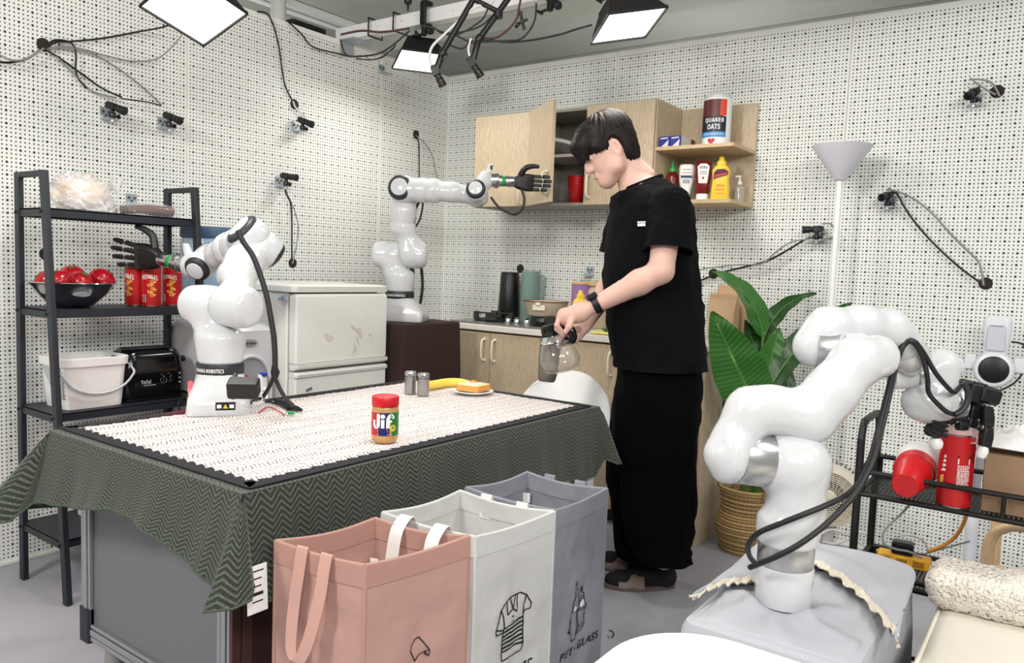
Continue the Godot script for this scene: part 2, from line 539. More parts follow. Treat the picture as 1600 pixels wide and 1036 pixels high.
class Field:
	# a body described by distances (tapered capsules, round-edged bars, ellipsoids, boxes) joined smoothly, then meshed as surface nets
	var pr := []

	func cap(a: Vector3, b: Vector3, ra: float, rb := -1.0, k := 0.02):
		pr.append([0, a, b, ra, ra if rb < 0 else rb, k])

	func chain(p: Array, r: Array, k := 0.02):
		for j in p.size() - 1:
			cap(p[j], p[j + 1], r[j], r[j + 1], k)

	func bar(a: Vector3, b: Vector3, r: float, e := 0.01, k := 0.02):
		pr.append([1, a, b, r, e, k])

	func ell(c: Vector3, r: Vector3, b := Basis(), k := 0.02, cut := false):
		pr.append([2, c, b.inverse(), r, cut, k])

	func box(c: Vector3, h: Vector3, e := 0.01, b := Basis(), k := 0.02, cut := false):
		pr.append([3, c, b.inverse(), h - Vector3(e, e, e), e, k, cut])

	func bounds(q: Array) -> AABB:
		if q[0] == 0:
			var r0: float = q[3]
			var r1: float = q[4]
			return AABB(q[1] - Vector3(r0, r0, r0), Vector3(r0, r0, r0) * 2).merge(AABB(q[2] - Vector3(r1, r1, r1), Vector3(r1, r1, r1) * 2))
		if q[0] == 1:
			var rr := Vector3(q[3], q[3], q[3])
			return AABB(q[1] - rr, rr * 2).merge(AABB(q[2] - rr, rr * 2))
		var l: float = (q[3] as Vector3).length() + (0.0 if q[0] == 2 else float(q[4]))
		return AABB(q[1] - Vector3(l, l, l), Vector3(l, l, l) * 2)

	func build(g: G, cell: float, uvs := 1.0):
		var all := bounds(pr[0])
		for q in pr:
			all = all.merge(bounds(q))
		all = all.grow(cell * 3.0)
		var o := all.position
		var nx := int(all.size.x / cell) + 2
		var ny := int(all.size.y / cell) + 2
		var nz := int(all.size.z / cell) + 2
		var f := PackedFloat32Array()
		f.resize(nx * ny * nz)
		f.fill(9.0)
		for q in pr:
			var kind: int = q[0]
			var sk: float = q[5]
			var bb := bounds(q).grow(sk + cell * 2.0)
			var lo := Vector3i(((bb.position - o) / cell).floor()).clamp(Vector3i.ZERO, Vector3i(nx - 1, ny - 1, nz - 1))
			var hi := Vector3i(((bb.end - o) / cell).ceil()).clamp(Vector3i.ZERO, Vector3i(nx - 1, ny - 1, nz - 1))
			var a: Vector3 = q[1]
			var cut: bool = (kind == 2 and q[4]) or (kind == 3 and q[6])
			var b := Vector3.ZERO
			var ib := Basis()
			var ra := 0.0
			var rb := 0.0
			var rad := Vector3.ZERO
			if kind < 2:
				b = q[2]
				ra = q[3]
				rb = q[4]
			else:
				ib = q[2]
				rad = q[3]
				if kind == 3:
					rb = q[4]
			var ab := b - a
			var ll := maxf(ab.length_squared(), 1e-12)
			var half := sqrt(ll) * 0.5
			var ax := ab / sqrt(ll)
			var mid := (a + b) * 0.5
			for z in range(lo.z, hi.z + 1):
				for y in range(lo.y, hi.y + 1):
					var at := (z * ny + y) * nx
					for x in range(lo.x, hi.x + 1):
						var p := o + Vector3(x, y, z) * cell
						var d := 0.0
						if kind == 0:
							var u := clampf((p - a).dot(ab) / ll, 0.0, 1.0)
							d = (p - a - ab * u).length() - lerpf(ra, rb, u)
						elif kind == 1:
							var w := p - mid
							var h := w.dot(ax)
							var s := (w - ax * h).length() - ra + rb
							var hh := absf(h) - half + rb
							d = Vector2(maxf(s, 0.0), maxf(hh, 0.0)).length() + minf(maxf(s, hh), 0.0) - rb
						elif kind == 2:
							var w2 := ib * (p - a)
							var e := w2 / rad
							var k0 := e.length()
							var k1 := (e / rad).length()
							d = k0 * (k0 - 1.0) / maxf(k1, 1e-6) if k0 > 1e-4 else -minf(rad.x, minf(rad.y, rad.z))
						else:
							var w3 := (ib * (p - a)).abs() - rad
							d = Vector3(maxf(w3.x, 0), maxf(w3.y, 0), maxf(w3.z, 0)).length() + minf(maxf(w3.x, maxf(w3.y, w3.z)), 0.0) - rb
						var was := f[at + x]
						if cut:
							var hc := maxf(sk - absf(-d - was), 0.0) / sk
							f[at + x] = maxf(-d, was) + hc * hc * sk * 0.25
						else:
							var hk := maxf(sk - absf(d - was), 0.0) / sk
							f[at + x] = minf(d, was) - hk * hk * sk * 0.25
		var id := PackedInt32Array()
		id.resize(f.size())
		id.fill(-1)
		var sy := nx
		var sz := nx * ny
		var co := [0, 1, sy, sy + 1, sz, sz + 1, sz + sy, sz + sy + 1]
		for z in nz - 1:
			for y in ny - 1:
				for x in nx - 1:
					var at := (z * ny + y) * nx + x
					var c0 := f[at]
					if c0 > cell * 2.0 or c0 < -cell * 2.0:
						continue
					var c1 := f[at + 1]
					var c2 := f[at + sy]
					var c3 := f[at + sy + 1]
					var c4 := f[at + sz]
					var c5 := f[at + sz + 1]
					var c6 := f[at + sz + sy]
					var c7 := f[at + sz + sy + 1]
					var neg := int(c0 < 0) + int(c1 < 0) + int(c2 < 0) + int(c3 < 0) + int(c4 < 0) + int(c5 < 0) + int(c6 < 0) + int(c7 < 0)
					if neg == 0 or neg == 8:
						continue
					var m := Vector3(c1 + c3 + c5 + c7 - c0 - c2 - c4 - c6, c2 + c3 + c6 + c7 - c0 - c1 - c4 - c5, c4 + c5 + c6 + c7 - c0 - c1 - c2 - c3)
					var avg := (c0 + c1 + c2 + c3 + c4 + c5 + c6 + c7) * 0.125
					var gr := m * (0.25 / cell)
					var gl := maxf(gr.length_squared(), 0.04)
					var off := gr * (-avg / gl)
					off = off.clamp(Vector3(-0.5, -0.5, -0.5) * cell, Vector3(0.5, 0.5, 0.5) * cell)
					var pos := o + (Vector3(x, y, z) + Vector3(0.5, 0.5, 0.5)) * cell + off
					id[at] = g.add(pos, m.normalized(), Vector2(pos.x + pos.z, pos.y) * uvs)
		for z in range(1, nz - 1):
			for y in range(1, ny - 1):
				for x in range(1, nx - 1):
					var at := (z * ny + y) * nx + x
					var s0 := f[at] < 0
					if s0 != (f[at + 1] < 0):
						joinup(g, id, at, at - sy, at - sy - sz, at - sz)
					if s0 != (f[at + sy] < 0):
						joinup(g, id, at, at - 1, at - 1 - sz, at - sz)
					if s0 != (f[at + sz] < 0):
						joinup(g, id, at, at - 1, at - 1 - sy, at - sy)

	func joinup(g: G, id: PackedInt32Array, a: int, b: int, c: int, d: int):
		if id[a] >= 0 and id[b] >= 0 and id[c] >= 0 and id[d] >= 0:
			g.quad(id[a], id[b], id[c], id[d])


var taken := {}


func numbered(called: String) -> String:
	var k: int = taken.get(called, 0)
	taken[called] = k + 1
	return called if k == 0 else "%s_%03d" % [called, k]


func tag(o: Node3D, label: String, category: String, group := "", kind := ""):
	if label:
		o.set_meta("label", label)
	if category:
		o.set_meta("category", category)
	if group:
		o.set_meta("group", group)
	if kind:
		o.set_meta("kind", kind)


func thing(called: String, label: String, category: String, at := Vector3.ZERO, turn := 0.0, group := "") -> Node3D:
	var o := Node3D.new()
	o.name = numbered(called)
	add_child(o)
	o.position = at
	o.rotation.y = turn
	tag(o, label, category, group)
	return o


func part(called: String, g: G, m: Material, parent: Node3D, at := Vector3.ZERO) -> MeshInstance3D:   # shape in the parent's axes
	var o := MeshInstance3D.new()
	o.name = called
	o.mesh = g.mesh()
	o.material_override = m
	o.position = at
	parent.add_child(o, true)
	return o


func partw(called: String, g: G, m: Material, parent: Node3D) -> MeshInstance3D:   # shape in world axes under an unturned parent
	return part(called, g, m, parent, -parent.global_position)


func solo(called: String, g: G, m: Material, label: String, category: String, group := "", kind := "") -> MeshInstance3D:
	var o := MeshInstance3D.new()
	o.name = numbered(called)
	o.mesh = g.mesh()
	o.material_override = m
	add_child(o)
	tag(o, label, category, group, kind)
	return o


func struct(called: String, g: G, m: Material) -> MeshInstance3D:
	return solo(called, g, m, "", "", "", "structure")


func dup(o: Node3D, at: Vector3, turn: float, label: String) -> Node3D:
	var c: Node3D = o.duplicate()
	c.name = numbered(str(o.name).trim_suffix("_001"))
	add_child(c)
	c.position = at
	c.rotation.y = turn
	c.set_meta("label", label)
	return c


func mt(called: String, c := Color(0.5, 0.5, 0.5), rough := 0.6, metal := 0.0) -> StandardMaterial3D:
	if mats.has(called):
		return mats[called]
	var m := StandardMaterial3D.new()
	m.resource_name = called
	m.albedo_color = c
	m.roughness = rough
	m.metallic = metal
	m.cull_mode = BaseMaterial3D.CULL_DISABLED
	mats[called] = m
	return m


func rgb(r: int, g: int, b: int) -> Color:
	return Color(r / 255.0, g / 255.0, b / 255.0)


func tex(im: Image) -> ImageTexture:
	return ImageTexture.create_from_image(im)


func noise_tex(freq: float, size := 256, ramp: Gradient = null, bump := 0.0, oct := 4) -> NoiseTexture2D:
	var t := NoiseTexture2D.new()
	var f := FastNoiseLite.new()
	f.seed = 5
	f.frequency = freq
	f.fractal_octaves = oct
	t.noise = f
	t.width = size
	t.height = size
	t.seamless = true
	if ramp:
		t.color_ramp = ramp
	if bump > 0.0:
		t.as_normal_map = true
		t.bump_strength = bump
	return t


func ramp(cs: Array) -> Gradient:
	var g := Gradient.new()
	var o := PackedFloat32Array()
	var c := PackedColorArray()
	for k in cs.size():
		o.append(float(k) / (cs.size() - 1))
		c.append(cs[k])
	g.offsets = o
	g.colors = c
	return g


func tri_uv(m: StandardMaterial3D, s: Vector3, world := true):
	m.uv1_triplanar = true
	m.uv1_world_triplanar = world
	m.uv1_scale = s


func on_cyl(r: float, c := Vector3.ZERO, turn := 0.0) -> Callable:   # wraps 2D label coordinates round a standing cylinder
	return func(q: Vector2, h := 0.0005) -> Vector3:
		var a := q.x / r + turn
		return c + Vector3(sin(a) * (r + h), q.y, cos(a) * (r + h))


func on_plane(xf: Transform3D) -> Callable:
	return func(q: Vector2, h := 0.0005) -> Vector3:
		return xf * Vector3(q.x, q.y, h)


func cable(p: Array, r: float, m: Material, label: String, k := 6, group := ""):
	var g := G.new()
	g.tube(G.smooth(p, k), r, 7)
	return solo("cable", g, m, label, "cable", group)


# ---------------------------------------------------------------- materials with texture

func dots_image() -> Image:
	# one repeat of the perforated board: nine holes on a 16 mm grid, the middle one larger; the felt behind shows dark
	var n := 144
	var im := Image.create(n, n, false, Image.FORMAT_RGB8)
	for y in n:
		for x in n:
			var cx := (x / 48) * 48 + 23.5
			var cy := (y / 48) * 48 + 23.5
			var r := 14.2 if x / 48 == 1 and y / 48 == 1 else 8.8
			var d := Vector2(x - cx, y - cy).length() - r
			var u := clampf(d * 0.5 + 0.5, 0, 1)
			im.set_pixel(x, y, rgb(36, 38, 42).lerp(rgb(236, 238, 234), u))
	return im


func chevron_image() -> Image:
	# warm white cloth printed with bands of short slanting brown-black strokes
	var n := 512
	var im := Image.create(n, n, false, Image.FORMAT_RGB8)
	var f := FastNoiseLite.new()
	f.frequency = 0.02
	for y in n:
		for x in n:
			var col := x / 64
			var u := (x % 64) / 64.0
			var slope := 14.0 if col % 2 == 0 else -14.0
			var w := f.get_noise_2d(x, y) * 8.0
			var s := fposmod(y + slope * (u - 0.5) * 2.0 + w, 16.0)
			var edge := smoothstep(0.0, 0.12, u) * smoothstep(1.0, 0.88, u)
			var ink := smoothstep(3.5, 1.7, absf(s - 8.0)) * edge * clampf(0.75 + f.get_noise_2d(x * 3.0, y * 3.0 + 90) * 0.9, 0.0, 1.0)
			im.set_pixel(x, y, rgb(236, 228, 226).lerp(rgb(84, 70, 66), ink * 0.88))
	return im


func herring_image() -> Image:
	# dark green chenille with light zigzag ribs
	var n := 256
	var im := Image.create(n, n, false, Image.FORMAT_RGB8)
	var f := FastNoiseLite.new()
	f.frequency = 0.11
	for y in n:
		for x in n:
			var u := (x % 128) / 128.0
			var zig := absf(u - 0.5) * 2.0 * 52.0
			var s := fposmod(y + zig, 32.0) / 32.0
			var rib := smoothstep(0.3, 0.1, absf(s - 0.5))
			var dash := 0.55 + 0.45 * sin(x * TAU / 10.667 + y * 0.6)
			var k := f.get_noise_2d(x, y) * 0.5 + 0.5
			var c := rgb(24, 28, 24).lerp(rgb(56, 62, 52), k)
			im.set_pixel(x, y, c.lerp(rgb(172, 180, 166), rib * dash * clampf(f.get_noise_2d(x * 2.3 + 50.0, y * 2.3) * 1.6 + 0.55, 0.08, 1.0)))
	return im


func leaf_image() -> Image:
	var n := 256
	var im := Image.create(n, n, false, Image.FORMAT_RGB8)
	for y in n:
		for x in n:
			var u := absf(x / 255.0 - 0.5) * 2.0
			var vein := sin((y / 255.0 * 26.0 - u * 1.6) * TAU) * 0.5 + 0.5
			var c := rgb(38, 92, 28).lerp(rgb(66, 132, 44), vein * 0.7)
			c = c.lerp(rgb(140, 178, 92), smoothstep(0.07, 0.02, u))
			im.set_pixel(x, y, c)
	return im


func weave_image(a: Color, b: Color, nx: int, ny: int) -> Image:
	var n := 128
	var im := Image.create(n, n, false, Image.FORMAT_RGB8)
	for y in n:
		for x in n:
			var u := x * nx / float(n)
			var w := y * ny / float(n)
			var over := (int(u) + int(w)) % 2 == 0
			var h := sin(fposmod(u, 1.0) * PI) if over else sin(fposmod(w, 1.0) * PI)
			im.set_pixel(x, y, b.lerp(a, h))
	return im


func wood(called: String, a: Color, b: Color, s: Vector3) -> StandardMaterial3D:
	var m := mt(called, Color(1, 1, 1), 0.5)
	m.albedo_texture = noise_tex(0.06, 512, ramp([a, b, a.lerp(b, 0.3), a, b, a.lerp(b, 0.6), a]), 0.0, 5)
	tri_uv(m, s)
	return m


func materials():
	var m := mt("perforated_board", Color(1, 1, 1), 0.75)
	m.albedo_texture = tex(dots_image())
	mt("board_white", rgb(236, 237, 232), 0.75)
	m = mt("chevron_cloth", Color(1, 1, 1), 0.9)
	m.albedo_texture = tex(chevron_image())
	m.heightmap_enabled = false
	m = mt("green_cloth", Color(1, 1, 1), 0.95)
	m.albedo_texture = tex(herring_image())
	m.rim_enabled = true
	m.rim = 0.3
	m = mt("leaf", Color(1, 1, 1), 0.38)
	m.albedo_texture = tex(leaf_image())
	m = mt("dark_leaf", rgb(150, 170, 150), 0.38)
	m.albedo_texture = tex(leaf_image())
	m = mt("wicker", Color(1, 1, 1), 0.75)
	m.albedo_texture = tex(weave_image(rgb(196, 166, 116), rgb(104, 80, 46), 2, 2))
	wood("oak", rgb(206, 188, 162), rgb(178, 158, 130), Vector3(5, 0.3, 5))
	wood("oak_flat", rgb(208, 182, 146), rgb(190, 162, 126), Vector3(0.6, 9, 9))
	wood("birch", rgb(222, 190, 152), rgb(202, 166, 126), Vector3(6, 0.6, 6))
	m = mt("robot_white", rgb(208, 210, 214), 0.16)
	m.clearcoat_enabled = true
	m.clearcoat = 0.5
	m.clearcoat_roughness = 0.1
	mt("robot_dark", rgb(38, 41, 48), 0.45)
	mt("silver", rgb(196, 197, 200), 0.3, 0.9)
	mt("chrome", rgb(225, 225, 228), 0.12, 1.0)
	mt("zinc", rgb(190, 200, 206), 0.4, 0.7)
	mt("black_plastic", rgb(16, 16, 18), 0.38)
	mt("black_metal", rgb(26, 28, 34), 0.5)
	mt("rack_metal", rgb(27, 32, 41), 0.5)
	mt("cable_black", rgb(20, 20, 23), 0.5)
	mt("cable_grey", rgb(140, 140, 138), 0.6)
	mt("cable_white", rgb(215, 215, 212), 0.6)
	mt("white_plastic", rgb(232, 232, 230), 0.4)
	mt("white_paint", rgb(236, 237, 238), 0.45)
	mt("ivory", rgb(232, 224, 204), 0.45)
	mt("red_plastic", rgb(196, 24, 30), 0.35)
	mt("can_red", rgb(190, 22, 28), 0.35)
	mt("print_white", rgb(240, 240, 240), 0.6)
	mt("print_black", rgb(22, 22, 26), 0.7)
	mt("yellow_plastic", rgb(240, 204, 60), 0.45)
	mt("steel", rgb(170, 170, 172), 0.28, 1.0)
	mt("brown_cloth", rgb(52, 34, 32), 0.95)
	m = mt("grey_cloth", rgb(176, 178, 186), 0.95)
	m.normal_enabled = true
	m.normal_texture = noise_tex(0.2, 256, null, 3.0)
	m.normal_scale = 0.25
	tri_uv(m, Vector3(6, 6, 6))
	var gl := mt("glass", Color(0.95, 0.97, 0.97, 0.03), 0.02)
	gl.transparency = BaseMaterial3D.TRANSPARENCY_ALPHA
	gl.metallic_specular = 0.7
	var film := mt("film", Color(0.97, 0.97, 0.98, 0.1), 0.08)
	film.transparency = BaseMaterial3D.TRANSPARENCY_ALPHA
	film.metallic_specular = 0.8


# ---------------------------------------------------------------- the room

func board(a: Vector3, along: Vector3, out: Vector3, w: float, h: float, parent: Node3D):
	# one perforated panel: a plain border with the field of holes inside it
	var g := G.new()
	var d := out * 0.012
	var up := Vector3(0, h, 0)
	var e := 0.0012
	var p := a + along * e
	var q := a + along * (w - e)
	var cols := int(floor((w - 0.014) / 0.016))
	var mx := (w - cols * 0.016) * 0.5
	var lo := 0.022
	var rows := int(floor((h - lo - 0.008) / 0.016))
	var x0 := a + along * mx + d
	var x1 := a + along * (w - mx) + d
	var y0 := Vector3(0, lo, 0)
	var y1 := Vector3(0, lo + rows * 0.016, 0)
	var field := G.new()
	var uv := [Vector2(0, rows / 3.0), Vector2(cols / 3.0, rows / 3.0), Vector2(cols / 3.0, 0), Vector2(0, 0)]
	var f := [x0 + y0, x1 + y0, x1 + y1, x0 + y1]
	var k := field.v.size()
	for j in 4:
		field.add(f[j], out, uv[j])
	field.quad(k, k + 1, k + 2, k + 3)
	for s in [[p + d, q + d, q + d + y0, p + d + y0], [p + d + y1, q + d + y1, q + d + up, p + d + up], [p + d + y0, x0 + y0, x0 + y1, p + d + y1], [x1 + y0, q + d + y0, q + d + y1, x1 + y1]]:
		var b := g.v.size()
		for c in s:
			g.add(c, out)
		g.quad(b, b + 1, b + 2, b + 3)
	for s in [[p, p + d, -along], [q, q + d, along]]:
		var b := g.v.size()
		for c in [s[0], s[1], s[1] + up, s[0] + up]:
			g.add(c, s[2])
		g.quad(b, b + 1, b + 2, b + 3)
	var b2 := g.v.size()
	for c in [p + up, q + up, q + d + up, p + d + up]:
		g.add(c, Vector3(0, 1, 0))
	g.quad(b2, b2 + 1, b2 + 2, b2 + 3)
	var o := part("panel", g, mats.board_white, parent)
	part("perforated_field", field, mats.perforated_board, o)


func hole(at: Vector3, out: Vector3, parent: Node3D, r := 0.026):
	var g := G.new()
	var xf := G.aim(at, out)
	g.lathe([Vector2(r, 0), Vector2(r, 0.0015), Vector2(r - 0.003, 0.002), Vector2(r - 0.004, 0.0006), Vector2(0, 0.0004)], 24, xf)
	part("cable_hole", g, mt("hole_dark", rgb(46, 42, 38), 0.9), parent)


func structure():
	var g := G.new()
	g.box(Vector3(2.2, -0.05, 2.4), Vector3(10, 0.1, 10), 0.001)
	var fl := mt("floor_vinyl", Color(1, 1, 1), 0.55)
	fl.albedo_texture = noise_tex(0.012, 512, ramp([rgb(158, 157, 166), rgb(170, 169, 178), rgb(164, 163, 172)]), 0.0, 5)
	tri_uv(fl, Vector3(0.5, 0.5, 0.5))
	struct("floor", g, fl)
	# the two partition walls of the set, each faced with perforated boards
	g = G.new()
	g.span(Vector3(-0.09, 0, -0.09), Vector3(-0.012, 2.425, 6.2), 0.001)
	var wl := struct("wall_left", g, mats.board_white)
	var z0 := 0.0
	for w in [0.588, 1.2, 1.2, 1.2, 1.2]:
		board(Vector3(-0.012, 0, z0 + w), Vector3(0, 0, -1), Vector3(1, 0, 0), w, 2.428, wl)
		z0 += w
	g = G.new()
	g.span(Vector3(-0.012, 0, -0.09), Vector3(5.9, 2.425, -0.012), 0.001)
	var wb := struct("wall_back", g, mats.board_white)
	var x0 := 0.0
	for w in [1.2054, 1.2, 1.2, 1.2, 1.08]:
		board(Vector3(x0, 0, -0.012), Vector3(1, 0, 0), Vector3(0, 0, 1), w, 2.428, wb)
		x0 += w
	for p in [Vector3(0, 2.031, 2.39), Vector3(0, 2.031, 1.193), Vector3(0, 2.024, 0.284), Vector3(0, 1.22, 1.19), Vector3(0, 1.223, 2.389), Vector3(0, 1.194, 0.291)]:
		hole(p, Vector3(1, 0, 0), wl)
	for p in [Vector3(3.007, 1.246, 0), Vector3(2.989, 2.037, 0), Vector3(1.818, 1.246, 0), Vector3(0.613, 1.235, 0)]:
		hole(p, Vector3(0, 0, 1), wb)
	g = G.new()
	g.span(Vector3(0, 0, 0), Vector3(0.008, 0.016, 6.2), 0.003)
	struct("baseboard_left", g, mats.board_white)
	g = G.new()
	g.span(Vector3(2.03, 0, 0), Vector3(5.9, 0.016, 0.008), 0.003)
	struct("baseboard_back", g, mats.board_white)
	# the hall round the set
	var hall := mt("hall_paint", Color(1, 1, 1), 0.9)
	hall.albedo_texture = noise_tex(0.01, 256, ramp([rgb(176, 177, 168), rgb(190, 191, 182), rgb(184, 185, 176)]))
	tri_uv(hall, Vector3(0.3, 0.3, 0.3))
	for w in [["wall_far_left", Vector3(-2.8, 0, -2.6), Vector3(-2.6, 3.3, 7.3)], ["wall_far_back", Vector3(-2.6, 0, -2.8), Vector3(7.1, 3.3, -2.6)], ["wall_far_right", Vector3(6.9, 0, -2.6), Vector3(7.1, 3.3, 7.3)], ["wall_far_front", Vector3(-2.6, 0, 7.1), Vector3(7.1, 3.3, 7.3)]]:
		g = G.new()
		g.span(w[1], w[2], 0.001)
		struct(w[0], g, hall)
	g = G.new()
	g.span(Vector3(-2.8, 3.0, -2.8), Vector3(7.1, 3.3, 7.3), 0.001)
	var ce := struct("ceiling", g, hall)
	g = G.new()
	g.span(Vector3(-2.6, 2.88, -0.85), Vector3(7.0, 3.0, -0.6), 0.004)
	part("concrete_beam", g, hall, ce)
	g = G.new()
	g.span(Vector3(-2.6, 2.84, -2.2), Vector3(7.0, 3.0, -1.75), 0.004)
	part("concrete_beam", g, hall, ce)
	g = G.new()
	g.cyl(Vector3(-0.42, 2.3, 0.98), Vector3(-0.42, 3.0, 0.98), 0.042, 0.001, 20)
	g.cyl(Vector3(-0.42, 2.9, 0.98), Vector3(-0.42, 2.93, 0.98), 0.05, 0.002, 20)
	solo("pipe", g, mt("pipe_white", rgb(214, 216, 214), 0.5), "white pipe rising to the ceiling behind the left wall", "pipe")
	var o := thing("strip_light", "unlit long ceiling strip fitting above the left wall", "ceiling light", Vector3(-1.2, 2.95, 0.1))
	g = G.new()
	g.span(Vector3(-1.27, 2.95, -0.35), Vector3(-1.13, 2.999, 0.9), 0.006)
	partw("housing", g, mats.white_plastic, o)
	g = G.new()
	g.cyl(Vector3(-1.2, 2.93, -0.3), Vector3(-1.2, 2.93, 0.85), 0.014, 0.002, 12)
	for z in [-0.3, 0.85]:
		g.span(Vector3(-1.22, 2.91, z - 0.02), Vector3(-1.18, 2.95, z + 0.02), 0.003)
	partw("tube", g, mats.white_paint, o)
	g = G.new()
	g.span(Vector3(-0.075, 2.426, 0.98), Vector3(-0.012, 2.462, 1.2), 0.004)
	for k in 5:
		g.span(Vector3(-0.012, 2.432 + k * 0.005, 1.0), Vector3(-0.010, 2.434 + k * 0.005, 1.18), 0.0005)
	solo("hub_box", g, mats.black_plastic, "flat black hub box lying on top of the left wall", "box")


# ---------------------------------------------------------------- beam, rods and cables overhead

func knob(g: G, at: Vector3, d: Vector3, r := 0.018):
	g.cyl(at, at + d.normalized() * 0.022, r, 0.006, 14)
	g.cyl(at - d.normalized() * 0.02, at, r * 0.4, 0.002, 10)


func beam_clamp(at: Vector3, label: String, turn := 0.0):
	var o := thing("clamp", label, "clamp", at, turn, "super clamps on the white beam")
	var g := G.new()
	g.box(Vector3(0, 0.005, 0.055), Vector3(0.034, 0.11, 0.022), 0.005)
	g.box(Vector3(0, -0.052, 0.03), Vector3(0.034, 0.02, 0.06), 0.005)
	g.box(Vector3(0, 0.056, 0.03), Vector3(0.034, 0.02, 0.06), 0.005)
	g.box(Vector3(0, -0.08, 0.045), Vector3(0.026, 0.05, 0.026), 0.006)
	part("jaw", g, mats.black_plastic, o)
	g = G.new()
	knob(g, Vector3(0.03, -0.085, 0.045), Vector3(1, 0, 0.1), 0.02)
	part("knob", g, mats.black_plastic, o)
	g = G.new()
	g.tube([Vector3(-0.02, -0.095, 0.045), Vector3(-0.05, -0.1, 0.045)], 0.006, 8)
	g.box(Vector3(-0.055, -0.1, 0.045), Vector3(0.01, 0.012, 0.05), 0.003)
	part("wing_screw", g, mats.black_plastic, o)


func overhead():
	var o := thing("support_beam", "white painted aluminium beam running above the set from the left wall", "beam", Vector3(0, 2.43, 0.85))
	var g := G.new()
	g.span(Vector3(-0.06, 2.43, 0.82), Vector3(4.2, 2.50, 0.88), 0.004)
	partw("extrusion", g, mats.white_paint, o)
	g = G.new()
	for k in 24:
		var x := 0.1 + k * 0.17
		g.cyl(Vector3(x, 2.465, 0.8795), Vector3(x, 2.465, 0.882), 0.004, 0.001, 10)
	partw("slot_screw", g, mats.zinc, o)
	g = G.new()
	g.span(Vector3(0, 2.36, 0.8), Vector3(0.005, 2.43, 0.9), 0.001)
	g.span(Vector3(0, 2.424, 0.8), Vector3(0.11, 2.43, 0.9), 0.001)
	partw("wall_bracket", g, mats.zinc, o)
	beam_clamp(Vector3(0.62, 2.465, 0.86), "black clamp on the white beam above the middle softbox, round knob on top")
	beam_clamp(Vector3(1.36, 2.465, 0.86), "black clamp on the white beam between the two tilted rods")
	beam_clamp(Vector3(1.66, 2.465, 0.86), "black clamp on the white beam nearest the right softbox")
	g = G.new()
	g.cyl(Vector3(0.5, 2.53, 0.9), Vector3(0.5, 2.57, 0.9), 0.02, 0.012, 14)
	g.cyl(Vector3(0.5, 2.5, 0.9), Vector3(0.5, 2.535, 0.9), 0.006, 0.001, 8)
	solo("ball_knob", g, mats.black_plastic, "round black ball knob standing on the white beam", "knob")
	for x in [0.22, 0.4]:
		g = G.new()
		g.tube([Vector3(x, 2.42, 0.9), Vector3(x, 2.51, 0.9), Vector3(x, 2.51, 0.8), Vector3(x, 2.42, 0.8), Vector3(x, 2.42, 0.9)], 0.005, 6)
		solo("strap_tie", g, mats.cable_black, "black strap tied round the beam, " + ("nearest the left wall" if x < 0.3 else "right one of the two, beside the ball knob"), "strap", "straps round the beam")
	# two black rods that carry cameras
	rod([Vector3(1.262, 2.466, 1.204), Vector3(1.131, 2.122, 1.333)], "black rod tilted down from the beam, left of the two", [Vector3(1.124, 2.095, 1.341), Vector3(1.11, 2.031, 1.357), Vector3(1.14, 1.969, 1.341)], "small black camera hanging from the left tilted rod")
	rod([Vector3(1.393, 2.472, 1.11), Vector3(1.25, 2.185, 1.241)], "black rod tilted down from the beam, right of the two", [Vector3(1.242, 2.127, 1.253), Vector3(1.229, 2.071, 1.268), Vector3(1.263, 2.015, 1.248)], "small black camera hanging from the right tilted rod")
	var bk: Material = mats.cable_black
	g = G.new()
	g.tube([Vector3(1.201, 2.341, 1.26), Vector3(1.298, 2.288, 1.196)], 0.011, 10)
	g.tube([Vector3(1.298, 2.288, 1.196), Vector3(1.3, 2.262, 1.197)], 0.02, 10)
	solo("cross_rod", g, mats.black_metal, "short black cross rod between the tops of the two tilted rods", "rod")
	cable([Vector3(0.702, 2.177, 1.512), Vector3(0.725, 2.115, 1.502), Vector3(0.774, 2.109, 1.468), Vector3(0.835, 2.123, 1.422), Vector3(0.881, 2.158, 1.386), Vector3(0.937, 2.225, 1.338)], 0.004, bk, "black cable drooping under the left end of the white beam")
	cable([Vector3(0.03, 2.42, 1.263), Vector3(0.03, 2.384, 1.183), Vector3(0.03, 2.335, 1.1), Vector3(0.03, 2.344, 0.928), Vector3(0.03, 2.35, 0.79), Vector3(0.724, 2.14, 1.315), Vector3(0.772, 2.183, 1.277), Vector3(0.784, 2.206, 1.266)], 0.004, bk, "black cable hanging from the wall top to the middle softbox")
	cable([Vector3(1.046, 2.218, 1.384), Vector3(1.09, 2.21, 1.354), Vector3(1.117, 2.19, 1.336), Vector3(1.165, 2.182, 1.303), Vector3(1.216, 2.157, 1.268), Vector3(1.244, 2.154, 1.248)], 0.004, bk, "black cable wavering from the middle clamp to the right rod")
	cable([Vector3(1.142, 2.144, 1.323), Vector3(1.19, 2.13, 1.29), Vector3(1.218, 2.158, 1.267), Vector3(1.268, 2.17, 1.229), Vector3(1.333, 2.163, 1.183), Vector3(1.418, 2.175, 1.121), Vector3(1.587, 2.154, 1.187), Vector3(1.646, 2.18, 1.142), Vector3(1.695, 2.2, 1.104)], 0.004, bk, "long black cable running from the rods to the right softbox")
	cable([Vector3(1.223, 2.153, 1.264), Vector3(1.247, 2.175, 1.244), Vector3(1.3, 2.18, 1.206), Vector3(1.34, 2.219, 1.173), Vector3(1.364, 2.265, 1.151), Vector3(1.368, 2.318, 1.143), Vector3(1.375, 2.392, 1.13)], 0.0045, mt("cable_maroon", rgb(70, 30, 34), 0.5), "dark maroon cable looping up between the right rod and the beam")
